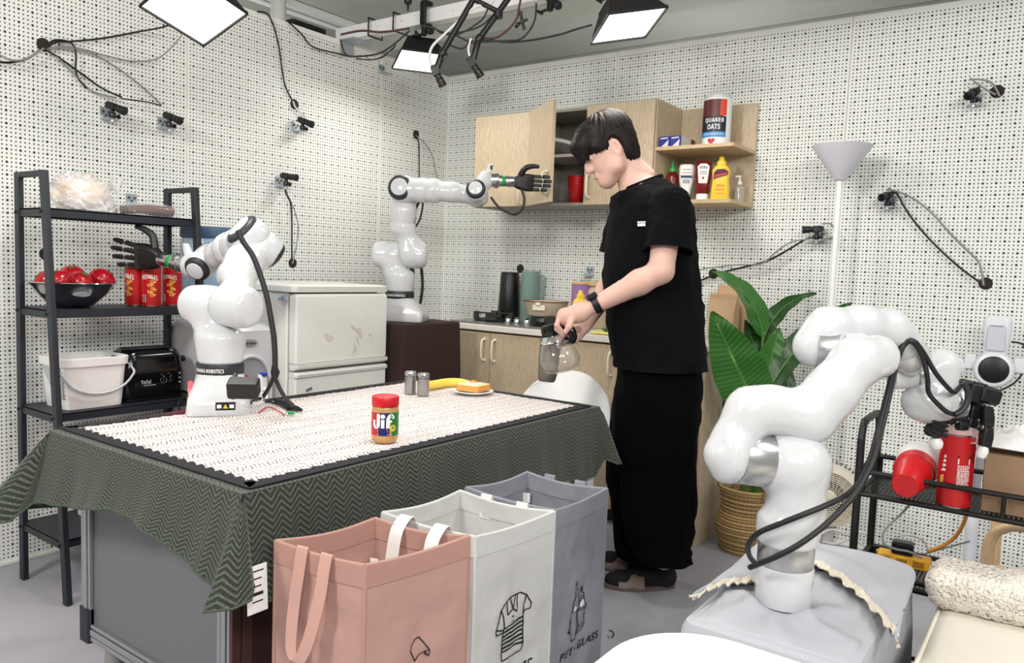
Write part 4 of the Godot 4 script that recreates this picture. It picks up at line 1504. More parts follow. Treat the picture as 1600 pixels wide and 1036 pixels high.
	for q in [[0.235, 0.05, "white_print", rgb(206, 208, 212), "white printed cardboard box on the lowest rack shelf"], [0.3, 0.03, "orange_box", rgb(214, 150, 60), "orange cardboard box on the lowest rack shelf, beside the white one"], [0.262, 0.02, "maroon_book", rgb(110, 44, 52), "thin dark red folder standing behind the white box on the lowest shelf"]]:
		var z: float = 2.36 - k * 0.075
		var t := thing("carton" if k < 2 else "folder", q[4], "box" if k < 2 else "folder", Vector3(0.35, 0.221, z))
		g = G.new()
		g.box(Vector3(0, q[0] * 0.5, 0), Vector3(0.2, q[0], 0.065 if k < 2 else 0.02), 0.002)
		part("board", g, mt(q[2], q[3], 0.7), t)
		if k < 2:
			g = G.new()
			for j in 4:
				g.box(Vector3(0.101, 0.05 + j * 0.04, -0.01 * (j % 2)), Vector3(0.001, 0.016, 0.035), 0.0004)
			part("print", g, mt("print_grey", rgb(120, 124, 140), 0.7), t)
		k += 1


# ---------------------------------------------------------------- fridge, water dispenser, covered stand

func fridge_side():
	var o := thing("fridge", "small worn white two-door fridge between the dispenser and the brown-covered stand", "fridge", Vector3(0.36, 0, 1.415))
	var enamel := mt("enamel", rgb(226, 226, 222), 0.35)
	var g := G.new()
	g.span(Vector3(0.1, 0.03, 1.145), Vector3(0.6, 1.1, 1.69), 0.012)
	partw("cabinet", g, enamel, o)
	g = G.new()
	g.loft([G.ring(1.1, 0.55, 0.56, 0.02, Vector3(0.375, 0, 1.417)), G.ring(1.125, 0.56, 0.565, 0.03, Vector3(0.378, 0, 1.417)), G.ring(1.132, 0.53, 0.54, 0.03, Vector3(0.37, 0, 1.417))])
	partw("top_cover", g, enamel, o)
	g = G.new()
	g.span(Vector3(0.606, 0.787, 1.145), Vector3(0.66, 1.093, 1.69), 0.012)
	var d := partw("door", g, enamel, o)
	g = G.new()
	g.loft([G.ring(0.765, 0.03, 0.545, 0.008, Vector3(0.632, 0, 1.417)), G.ring(0.775, 0.056, 0.545, 0.012, Vector3(0.64, 0, 1.417)), G.ring(0.79, 0.06, 0.545, 0.012, Vector3(0.64, 0, 1.417))])
	partw("handle_lip", g, enamel, o)
	g = G.new()
	g.span(Vector3(0.606, 0.06, 1.145), Vector3(0.66, 0.742, 1.69), 0.012)
	partw("door", g, enamel, o)
	g = G.new()
	g.loft([G.ring(0.735, 0.058, 0.545, 0.012, Vector3(0.637, 0, 1.417)), G.ring(0.748, 0.06, 0.545, 0.012, Vector3(0.64, 0, 1.417)), G.ring(0.757, 0.04, 0.545, 0.01, Vector3(0.632, 0, 1.417))])
	partw("handle_lip", g, enamel, o)
	g = G.new()
	g.span(Vector3(0.1, 0, 1.16), Vector3(0.6, 0.04, 1.67), 0.004)
	partw("plinth", g, mats.black_plastic, o)
	g = G.new()
	g.tube([Vector3(0.58, 1.085, 1.693), Vector3(0.59, 1.075, 1.72), Vector3(0.6, 1.07, 1.73)], 0.008, 8)
	g.span(Vector3(0.57, 1.06, 1.69), Vector3(0.612, 1.085, 1.705), 0.003)
	partw("hinge", g, mats.zinc, o)
	g = G.new()
	var sx := 0.6605
	var smears := [0.0]
	var smear := func(g: G, c: Vector2, w: float, h: float, tilt: float):
		var p := []
		for j in 16:
			var a := TAU * j / 16
			p.append(c + Vector2(cos(a) * w, sin(a) * h).rotated(tilt) * (1.0 + 0.3 * sin(a * 3.0 + c.x * 50.0)))
		smears[0] += 0.0002
		var at: float = sx + smears[0]
		g.area(p, func(q): return Vector3(at, q.y, q.x))
	for q in [[1.36, 0.835, 0.006, 0.03, 0.2], [1.35, 0.84, 0.004, 0.028, -0.3], [1.51, 0.9, 0.025, 0.014, 0.4], [1.5, 0.895, 0.012, 0.01, 0], [1.33, 0.915, 0.03, 0.012, 0.9], [1.37, 0.94, 0.016, 0.006, 0.7], [1.29, 0.985, 0.004, 0.003, 0], [1.34, 0.88, 0.02, 0.005, 1.2], [1.26, 0.9, 0.012, 0.004, 0.5]]:
		g = G.new()
		smear.call(g, Vector2(q[0], q[1]), q[2], q[3], q[4])
		partw("stain", g, mt("stain", rgb(206, 203, 196), 0.6), o)
	g = G.new()
	g.box(Vector3(0.661, 0.68, 1.615), Vector3(0.003, 0.013, 0.034), 0.001, Basis(Vector3(1, 0, 0), 0.3))
	partw("oval_badge", g, mt("badge", rgb(110, 112, 116), 0.5), o)
	# water dispenser
	var c := Vector3(0.345, 0, 1.838)
	o = thing("water_dispenser", "grey-white water dispenser with two taps behind the left robot arm", "water dispenser", c)
	var shell := mt("dispenser_shell", rgb(206, 207, 212), 0.4)
	g = G.new()
	g.loft([G.ring(0.0, 0.41, 0.265, 0.03), G.ring(0.62, 0.41, 0.265, 0.03), G.ring(0.9, 0.41, 0.265, 0.035), G.ring(0.935, 0.42, 0.272, 0.05), G.ring(0.96, 0.37, 0.23, 0.06)])
	part("cabinet", g, shell, o)
	# the taps' recess: a dark arch framed on the front, with a floor
	var fx := 0.207
	g = G.new()
	var arch := PackedVector2Array()
	var rim := PackedVector2Array()
	for j in 17:
		var a := PI * j / 16
		arch.append(Vector2(cos(a) * 0.1, 0.71 + sin(a) * 0.12))
	arch.append(Vector2(-0.1, 0.55))
	arch.append(Vector2(0.1, 0.55))
	var side := Transform3D(Basis(Vector3(0, 0, -1), Vector3(0, 1, 0), Vector3(1, 0, 0)), Vector3(fx, 0, 0))
	g.prism(arch, 0.004, side)
	part("recess_back", g, mt("dispenser_grey", rgb(150, 152, 158), 0.45), o)
	g = G.new()
	var ap := []
	for q in arch:
		ap.append(side * Vector3(q.x, q.y, 0.006))
	ap.append(ap[0])
	g.tube(ap, 0.009, 8)
	part("recess_rim", g, shell, o)
	for q in [[0.05, "hot_tap", rgb(200, 40, 44)], [-0.045, "cold_tap", rgb(40, 70, 180)]]:
		g = G.new()
		g.loft([G.ring(0.66, 0.03, 0.04, 0.01, side * Vector3(-q[0], 0, 0.025)), G.ring(0.74, 0.034, 0.036, 0.012, side * Vector3(-q[0], 0, 0.022)), G.ring(0.755, 0.03, 0.02, 0.008, side * Vector3(-q[0], 0, 0.022))])
		g.tube([side * Vector3(-q[0], 0.7, 0.0), side * Vector3(-q[0], 0.69, 0.05), side * Vector3(-q[0], 0.65, 0.055)], 0.009, 10)
		var tp := part("tap", g, mats.white_plastic, o)
		g = G.new()
		g.box(side * Vector3(-q[0], 0.752, 0.03), Vector3(0.03, 0.016, 0.022), 0.003)
		part("button", g, mt(q[1], q[2], 0.4), tp)
	g = G.new()
	var ov := PackedVector2Array()
	for j in 24:
		ov.append(Vector2(cos(TAU * j / 24) * 0.036, 0.885 + sin(TAU * j / 24) * 0.016))
	g.prism(ov, 0.003, side)
	part("badge", g, mt("badge_silver", rgb(170, 174, 180), 0.3, 0.6), o)
	g = G.new()
	g.text("midea", 0.012, 0.05, func(q, z): return side * Vector3(q.x, q.y + 0.885, 0.0034 + z))
	part("badge_lettering", g, mats.print_black, o)
	# bottle on the dispenser
	c = Vector3(0.29, 0.962, 1.838)
	o = thing("water_bottle", "large pale blue water bottle standing on the dispenser", "water bottle", c)
	g = G.new()
	g.lathe([Vector2(0, 0), Vector2(0.05, 0), Vector2(0.06, 0.03), Vector2(0.1, 0.06), Vector2(0.13, 0.1), Vector2(0.132, 0.2), Vector2(0.126, 0.21), Vector2(0.132, 0.22), Vector2(0.132, 0.34), Vector2(0.12, 0.37), Vector2(0, 0.375)], 36)
	var wb := mt("bottle_blue", Color(0.62, 0.78, 0.92, 0.45), 0.1)
	wb.transparency = BaseMaterial3D.TRANSPARENCY_ALPHA
	part("bottle_shell", g, wb, o)
	g = G.new()
	g.lathe([Vector2(0.0, 0.35), Vector2(0.128, 0.35), Vector2(0.136, 0.36), Vector2(0.136, 0.392), Vector2(0.128, 0.4), Vector2(0, 0.4)], 36)
	part("base_cap", g, mt("slate_blue", rgb(70, 92, 120), 0.4), o)
	# stand under the rear robot, covered with a dark brown cloth
	o = thing("covered_stand", "stand under the rear robot arm covered with a dark brown cloth", "stand", Vector3(0.5, 0, 0.92))
	g = G.new()
	g.span(Vector3(0.27, 0, 0.7), Vector3(0.73, 0.94, 1.12), 0.004)
	partw("stand_box", g, mats.black_metal, o)
	g = G.new()
	var ring0 := func(y: float, grow: float, wave: float) -> PackedVector3Array:
		var base := G.ring(y, 0.475 + grow, 0.43 + grow, 0.02 + grow * 0.3, Vector3(0.5, 0, 0.905), Basis(), 10)
		for j in base.size():
			var a := base[j] - Vector3(0.5, y, 0.91)
			base[j] += a.normalized() * wave * sin(a.x * 31.0 + a.z * 23.0)
		return base
	g.loft([ring0.call(0.02, 0.02, 0.008), ring0.call(0.3, 0.016, 0.008), ring0.call(0.7, 0.015, 0.005), ring0.call(0.9, 0.004, 0.001), ring0.call(0.943, 0.0, 0.0), ring0.call(0.949, -0.015, 0.0)], false, true)
	partw("cloth", g, mats.brown_cloth, o)


# ---------------------------------------------------------------- lower kitchen unit

func pull(at: Vector3, out: Vector3, parent: Node3D, l := 0.115):   # arched ivory handle, upright
	var g := G.new()
	var h := l * 0.5
	var p := []
	for q in [[-h, 0.002], [-h + 0.002, 0.018], [-h + 0.014, 0.03], [0.0, 0.034], [h - 0.014, 0.03], [h - 0.002, 0.018], [h, 0.002]]:
		p.append(at + Vector3(0, q[0], 0) + out * q[1])
	g.tube(G.smooth(p, 4), 0.0055, 10)
	for s in [-h, h]:
		g.cyl(at + Vector3(0, s, 0), at + Vector3(0, s, 0) + out * 0.012, 0.0085, 0.003, 12)
	partw("handle", g, mats.ivory, parent)


func pot_stand(c: Vector3, o: Node3D):
	var g := G.new()
	g.lathe([Vector2(0, 0), Vector2(0.105, 0), Vector2(0.11, 0.004), Vector2(0.1, 0.01), Vector2(0, 0.01)], 36, Transform3D(Basis(), c))
	partw("drip_tray", g, mats.black_metal, o)
	g = G.new()
	g.lathe([Vector2(0, 0.01), Vector2(0.045, 0.01), Vector2(0.045, 0.024), Vector2(0.036, 0.03), Vector2(0, 0.03)], 30, Transform3D(Basis(), c))
	partw("burner", g, mats.steel, o)
	g = G.new()
	for k in 4:
		var a := TAU * k / 4 + 0.5
		var e := Vector3(sin(a), 0, cos(a))
		var b := Basis(Vector3(0, 1, 0), a)
		g.box(c + e * 0.1 + Vector3(0, 0.027, 0), Vector3(0.062, 0.046, 0.026), 0.003, b)
		g.box(c + e * 0.075 + Vector3(0, 0.042, 0), Vector3(0.012, 0.01, 0.07), 0.002, b)
	partw("pan_support", g, mats.black_plastic, o)


func squeeze(at: Vector3, turn: float, kind: String, label: String, group := ""):
	var o := thing("sauce_bottle", label, "bottle", at, turn, group)
	var g := G.new()
	var out := Transform3D(Basis(), Vector3.ZERO)
	if kind == "ketchup":
		g.loft([G.ring(0.034, 0.05, 0.036, 0.017), G.ring(0.05, 0.07, 0.044, 0.02), G.ring(0.075, 0.066, 0.042, 0.02), G.ring(0.12, 0.08, 0.05, 0.024), G.ring(0.165, 0.084, 0.052, 0.025), G.ring(0.185, 0.074, 0.046, 0.022), G.ring(0.192, 0.05, 0.03, 0.015)])
		part("bottle_body", g, mt("ketchup", rgb(112, 22, 20), 0.15), o)
		g = G.new()
		g.loft([G.ring(0.0, 0.062, 0.045, 0.02), G.ring(0.002, 0.064, 0.046, 0.021), G.ring(0.034, 0.056, 0.04, 0.019), G.ring(0.036, 0.052, 0.036, 0.017)])
		part("cap", g, mats.print_white, o)
		g = G.new()
		var f := func(q: Vector2, z := 0.001) -> Vector3: return Vector3(q.x, q.y, 0.0225 + (q.y - 0.08) * 0.045 + z)
		g.area([Vector2(-0.02, 0.085), Vector2(0.02, 0.085), Vector2(0.028, 0.165), Vector2(0.014, 0.178), Vector2(-0.014, 0.178), Vector2(-0.028, 0.165)], f)
		var lb := part("label", g, mats.print_white, o)
		g = G.new()
		g.text("HEINZ", 0.012, 0.036, func(q, z): return f.call(q + Vector2(0, 0.16), 0.0016))
		g.text("TOMATO", 0.006, 0.03, func(q, z): return f.call(q + Vector2(0, 0.14), 0.0016))
		g.text("KETCHUP", 0.006, 0.034, func(q, z): return f.call(q + Vector2(0, 0.13), 0.0016))
		part("lettering", g, mats.print_black, lb)
		g = G.new()
		var tp := []
		for j in 12:
			tp.append(Vector2(cos(TAU * j / 12) * 0.006, 0.11 + sin(TAU * j / 12) * 0.006))
		g.area(tp, func(q): return f.call(q, 0.0016))
		part("tomato_print", g, mats.red_plastic, lb)
	elif kind == "mayo":
		g.loft([G.ring(0.03, 0.04, 0.03, 0.014), G.ring(0.06, 0.05, 0.036, 0.017), G.ring(0.1, 0.07, 0.042, 0.02), G.ring(0.165, 0.076, 0.044, 0.02), G.ring(0.178, 0.07, 0.04, 0.02), G.ring(0.182, 0.055, 0.03, 0.014)])
		part("bottle_body", g, mats.white_plastic, o)
		g = G.new()
		g.loft([G.ring(0.0, 0.05, 0.04, 0.018), G.ring(0.03, 0.042, 0.034, 0.016)])
		part("cap", g, mt("navy", rgb(30, 40, 96), 0.4), o)
		g = G.new()
		g.slab([Vector3(-0.027, 0.115, 0.0225), Vector3(0.027, 0.115, 0.0225), Vector3(0.027, 0.127, 0.0228), Vector3(-0.027, 0.127, 0.0228)], 0.0012)
		for j in 3:
			g.slab([Vector3(-0.018, 0.104 - j * 0.007, 0.0222), Vector3(0.016, 0.104 - j * 0.007, 0.0222), Vector3(0.016, 0.107 - j * 0.007, 0.0222), Vector3(-0.018, 0.107 - j * 0.007, 0.0222)], 0.0012)
		part("label_band", g, mats.navy, o)
		g = G.new()
		for j in 2:
			g.slab([Vector3(-0.02, 0.138 + j * 0.016, 0.023), Vector3(0.02, 0.138 + j * 0.016, 0.023), Vector3(0.02, 0.142 + j * 0.016, 0.023), Vector3(-0.02, 0.142 + j * 0.016, 0.023)], 0.0012)
		part("label_line", g, mt("tan_print", rgb(176, 160, 140), 0.6), o)
	elif kind == "mustard":
		var ym: Material = mats.yellow_plastic
		g.loft([G.ring(0.0, 0.088, 0.05, 0.02), G.ring(0.004, 0.092, 0.053, 0.022), G.ring(0.06, 0.084, 0.05, 0.022), G.ring(0.105, 0.076, 0.046, 0.02), G.ring(0.14, 0.084, 0.05, 0.022), G.ring(0.158, 0.066, 0.044, 0.02), G.ring(0.168, 0.042, 0.036, 0.017)])
		part("bottle_body", g, ym, o)
		g = G.new()
		g.lathe([Vector2(0, 0.166), Vector2(0.022, 0.166), Vector2(0.022, 0.184), Vector2(0.014, 0.19), Vector2(0.0105, 0.206), Vector2(0.008, 0.208), Vector2(0, 0.208)], 20)
		part("cap", g, ym, o)
		g = G.new()
		var fz := func(q: Vector2, z := 0.002) -> Vector3: return Vector3(q.x, q.y, 0.0255 - 0.0035 * sin((q.y - 0.06) * 32.0) * (1.0 if q.y > 0.06 else 0.0) + z)
		g.area([Vector2(-0.034, 0.1), Vector2(0.028, 0.118), Vector2(0.034, 0.135), Vector2(0.016, 0.148), Vector2(-0.02, 0.146), Vector2(-0.034, 0.13)], fz)
		part("banner", g, mt("plum", rgb(92, 24, 60), 0.5), o)
		g = G.new()
		g.area([Vector2(-0.03, 0.108), Vector2(0.024, 0.121), Vector2(0.026, 0.131), Vector2(-0.028, 0.119)], func(q): return fz.call(q, 0.0027))
		part("ribbon", g, mt("ribbon_red", rgb(206, 56, 60), 0.5), o)
		g = G.new()
		for j in 3:
			g.area([Vector2(-0.02 - 0.008 * (j % 2), 0.03 + j * 0.018), Vector2(0.02, 0.03 + j * 0.018), Vector2(0.02, 0.036 + j * 0.02), Vector2(-0.02, 0.036 + j * 0.02)], func(q): return Vector3(q.x, q.y, 0.0275))
		part("label_line", g, mt("orange_print", rgb(232, 160, 40), 0.5), o)
	return o


func kitchen():
	var o := thing("base_cabinet", "oak lower kitchen unit with ivory handles along the back wall", "cabinet", Vector3(1.25, 0, 0.25))
	var g := G.new()
	g.span(Vector3(0.4, 0.075, 0.02), Vector3(1.985, 0.885, 0.478), 0.001)
	partw("carcass", g, mats.oak, o)
	g = G.new()
	g.span(Vector3(1.987, 0, 0.015), Vector3(2.006, 0.892, 0.498), 0.0015)
	partw("end_panel", g, mats.oak, o)
	g = G.new()
	g.span(Vector3(0.42, 0, 0.03), Vector3(1.985, 0.072, 0.43), 0.001)
	partw("kick_board", g, mats.black_metal, o)
	var xs := [0.4, 0.785, 1.17, 1.56, 1.984]
	for k in 4:
		g = G.new()
		g.span(Vector3(xs[k] + 0.002, 0.08, 0.48), Vector3(xs[k + 1] - 0.002, 0.884, 0.498), 0.0015)
		var d := partw("door", g, mats.oak, o)
		var hx: float = xs[k + 1] - 0.035 if k % 2 == 0 else xs[k] + 0.035
		pull(Vector3(hx, 0.792, 0.498), Vector3(0, 0, 1), d)
	g = G.new()
	g.span(Vector3(0.4, 0.893, 0.005), Vector3(2.022, 0.925, 0.512), 0.005)
	solo("worktop", g, mt("worktop_white", rgb(226, 220, 214), 0.3), "pale worktop lying on the oak lower kitchen unit", "worktop")
	# gas hob
	var y := 0.926
	o = thing("gas_hob", "steel gas hob with two black pan supports set on the worktop", "hob", Vector3(0.85, y, 0.27))
	g = G.new()
	g.span(Vector3(0.47, y, 0.08), Vector3(1.2, y + 0.009, 0.47), 0.004)
	partw("hob_plate", g, mats.steel, o)
	pot_stand(Vector3(0.63, y + 0.009, 0.27), o)
	pot_stand(Vector3(1.03, y + 0.009, 0.27), o)
	for p in [[0.85, 0.43], [0.915, 0.44], [0.98, 0.44]]:
		g = G.new()
		g.lathe([Vector2(0, 0), Vector2(0.021, 0), Vector2(0.021, 0.006), Vector2(0.015, 0.009), Vector2(0.0145, 0.03), Vector2(0.012, 0.033), Vector2(0, 0.033)], 18, Transform3D(Basis(), Vector3(p[0], y + 0.009, p[1])))
		g.box(Vector3(p[0], y + 0.045, p[1]), Vector3(0.008, 0.012, 0.028), 0.002)
		partw("knob", g, mats.chrome, o)
	# pan
	o = thing("saucepan", "beige deep pan standing on the right burner of the hob", "pan", Vector3(0.985, y + 0.056, 0.27))
	g = G.new()
	g.lathe([Vector2(0, 0), Vector2(0.088, 0), Vector2(0.104, 0.012), Vector2(0.122, 0.078), Vector2(0.126, 0.082), Vector2(0.119, 0.082), Vector2(0.1, 0.015), Vector2(0, 0.006)], 44)
	part("bowl", g, mt("pan_beige", rgb(206, 192, 170), 0.4), o)
	g = G.new()
	g.lathe([Vector2(0.1225, 0.078), Vector2(0.1275, 0.08), Vector2(0.1275, 0.084), Vector2(0.119, 0.085)], 44)
	part("rim", g, mt("pan_brown", rgb(112, 76, 54), 0.5), o)
	g = G.new()
	g.box(Vector3(0.035, 0.05, 0.121), Vector3(0.07, 0.03, 0.012), 0.004, Basis(Vector3(0, 1, 0), 0.3))
	g.box(Vector3(0.035, 0.07, 0.13), Vector3(0.03, 0.018, 0.02), 0.006, Basis(Vector3(0, 1, 0), 0.3))
	part("handle", g, mats.ivory, o)
	# pitcher, jug
	o = thing("pitcher", "tall matt black tapered canister standing behind the hob", "canister", Vector3(0.6, y + 0.001, 0.085))
	g = G.new()
	g.lathe([Vector2(0, 0), Vector2(0.066, 0), Vector2(0.068, 0.004), Vector2(0.054, 0.27), Vector2(0.052, 0.274), Vector2(0, 0.274)], 36)
	part("body", g, mats.black_plastic, o)
	g = G.new()
	g.lathe([Vector2(0.0, 0.274), Vector2(0.053, 0.274), Vector2(0.053, 0.282), Vector2(0.05, 0.285), Vector2(0, 0.285)], 36)
	part("lid", g, mats.black_metal, o)
	o = thing("jug", "sage green jug with a steel loop handle behind the beige pan", "jug", Vector3(0.755, y + 0.001, 0.09))
	g = G.new()
	g.lathe([Vector2(0, 0), Vector2(0.058, 0), Vector2(0.06, 0.003), Vector2(0.054, 0.294), Vector2(0.05, 0.297), Vector2(0.05, 0.285), Vector2(0, 0.28)], 36)
	part("body", g, mt("sage", rgb(122, 148, 142), 0.5), o)
	g = G.new()
	g.tube(G.smooth([Vector3(0.05, 0.27, 0.01), Vector3(0.1, 0.272, 0.02), Vector3(0.117, 0.24, 0.024), Vector3(0.105, 0.16, 0.022), Vector3(0.08, 0.09, 0.015), Vector3(0.057, 0.075, 0.01)], 5), 0.0045, 8)
	part("handle", g, mats.sage, o)
	squeeze(Vector3(1.225, y, 0.31), 0.5, "mustard", "yellow squeeze bottle on the worktop behind the watch wrist")
	o = thing("tub", "ribbed tub, purple and pink, on the worktop behind the forearm", "tub", Vector3(1.115, y, 0.12))
	g = G.new()
	var pr := []
	for k in 26:
		pr.append(Vector2(0.052 + (0.0012 if k % 2 else 0.0), 0.004 + k * 0.0092))
	g.lathe([Vector2(0, 0), Vector2(0.05, 0)] + pr + [Vector2(0.05, 0.236), Vector2(0, 0.236)], 36)
	var tubm := mt("tub_paint", Color(1, 1, 1), 0.5)
	var gt := GradientTexture2D.new()
	gt.gradient = ramp([rgb(150, 112, 178), rgb(160, 116, 176), rgb(196, 130, 120), rgb(186, 140, 108), rgb(150, 112, 178)])
	gt.width = 128
	gt.height = 8
	tubm.albedo_texture = gt
	part("ribbed_body", g, tubm, o)
	g = G.new()
	g.lathe([Vector2(0, 0.236), Vector2(0.055, 0.236), Vector2(0.055, 0.246), Vector2(0.05, 0.25), Vector2(0, 0.25)], 36)
	part("lid", g, mt("tub_lid", rgb(214, 170, 120), 0.5), o)
	o = thing("jar", "tan jar with a pale wooden lid on the worktop behind the forearm", "jar", Vector3(1.2, y, 0.09))
	g = G.new()
	g.lathe([Vector2(0, 0), Vector2(0.05, 0), Vector2(0.055, 0.01), Vector2(0.055, 0.2), Vector2(0.045, 0.23), Vector2(0, 0.235)], 30)
	part("body", g, mt("tan_glaze", rgb(206, 190, 164), 0.4), o)
	g = G.new()
	g.lathe([Vector2(0, 0.232), Vector2(0.06, 0.232), Vector2(0.06, 0.25), Vector2(0.054, 0.256), Vector2(0, 0.256)], 30)
	part("lid", g, mats.birch, o)
	var k3 := 0
	for q in [[1.36, 0.12, 0.15, rgb(176, 92, 62), "small reddish spice jar behind the person's forearm"], [1.41, 0.1, 0.17, rgb(206, 196, 178), "small cream spice jar behind the person's forearm"], [1.455, 0.13, 0.13, rgb(150, 110, 70), "small brown spice jar behind the person's forearm"]]:
		o = thing("spice_jar", q[4], "jar", Vector3(q[0], y, q[1]), 0, "spice jars at the wall")
		g = G.new()
		g.lathe([Vector2(0, 0), Vector2(0.021, 0), Vector2(0.022, 0.003), Vector2(0.022, q[2] - 0.03), Vector2(0.018, q[2] - 0.022), Vector2(0, q[2] - 0.022)], 20)
		part("body", g, mt("spice_%d" % k3, q[3], 0.4), o)
		g = G.new()
		g.lathe([Vector2(0, q[2] - 0.024), Vector2(0.02, q[2] - 0.024), Vector2(0.02, q[2]), Vector2(0, q[2])], 20)
		part("lid", g, mats.ivory, o)
		k3 += 1
	# boards lying by the person
	for q in [[0.0, "dark_green_board", rgb(44, 82, 72), Vector3(1.56, y + 0.018, 0.3), "dark green chopping board lying on the yellow one by the person"], [0.0, "yellow_board", rgb(236, 224, 120), Vector3(1.54, y + 0.007, 0.34), "pale yellow chopping board on the worktop beside the person"]]:
		o = thing("chopping_board", q[4], "board", q[3], 0.05, "chopping boards")
		g = G.new()
		g.loft([G.ring(-0.005, 0.36 - 0.06 * float(k3 % 2), 0.2, 0.03), G.ring(-0.004, 0.364 - 0.06 * float(k3 % 2), 0.204, 0.03), G.ring(0.004, 0.364 - 0.06 * float(k3 % 2), 0.204, 0.03), G.ring(0.005, 0.36 - 0.06 * float(k3 % 2), 0.2, 0.03)])
		part("slab", g, mt(q[1], q[2], 0.5), o)
		g = G.new()
		g.tube([Vector3(-0.16, 0.003, -0.08), Vector3(-0.16, 0.003, 0.08)], 0.0035, 6)
		part("groove", g, mt(q[1], q[2], 0.5), o)
		k3 += 1
	# paper bags
	var bl := ["brown paper bag standing at the right end of the worktop, in front", "taller folded brown paper bag behind the other at the worktop end"]
	for k in 2:
		o = thing("paper_bag", bl[k], "paper bag", Vector3(1.94 + 0.015 * k, y, 0.15 - 0.07 * k), -0.1 + 0.15 * k, "paper bags on the worktop")
		g = G.new()
		var hh := 0.22 + 0.045 * k
		g.loft([G.ring(0.001, 0.13, 0.07, 0.003), G.ring(hh * 0.6, 0.138, 0.062, 0.006), G.ring(hh * 0.85, 0.142, 0.04, 0.006), G.ring(hh, 0.142, 0.02, 0.004)])
		part("bag_body", g, mt("kraft", rgb(206, 172, 136), 0.8), o)
		g = G.new()
		g.box(Vector3(0, hh - 0.012, 0.013), Vector3(0.144, 0.03, 0.006), 0.002)
		part("folded_top", g, mats.kraft, o)


# ---------------------------------------------------------------- upper cabinet

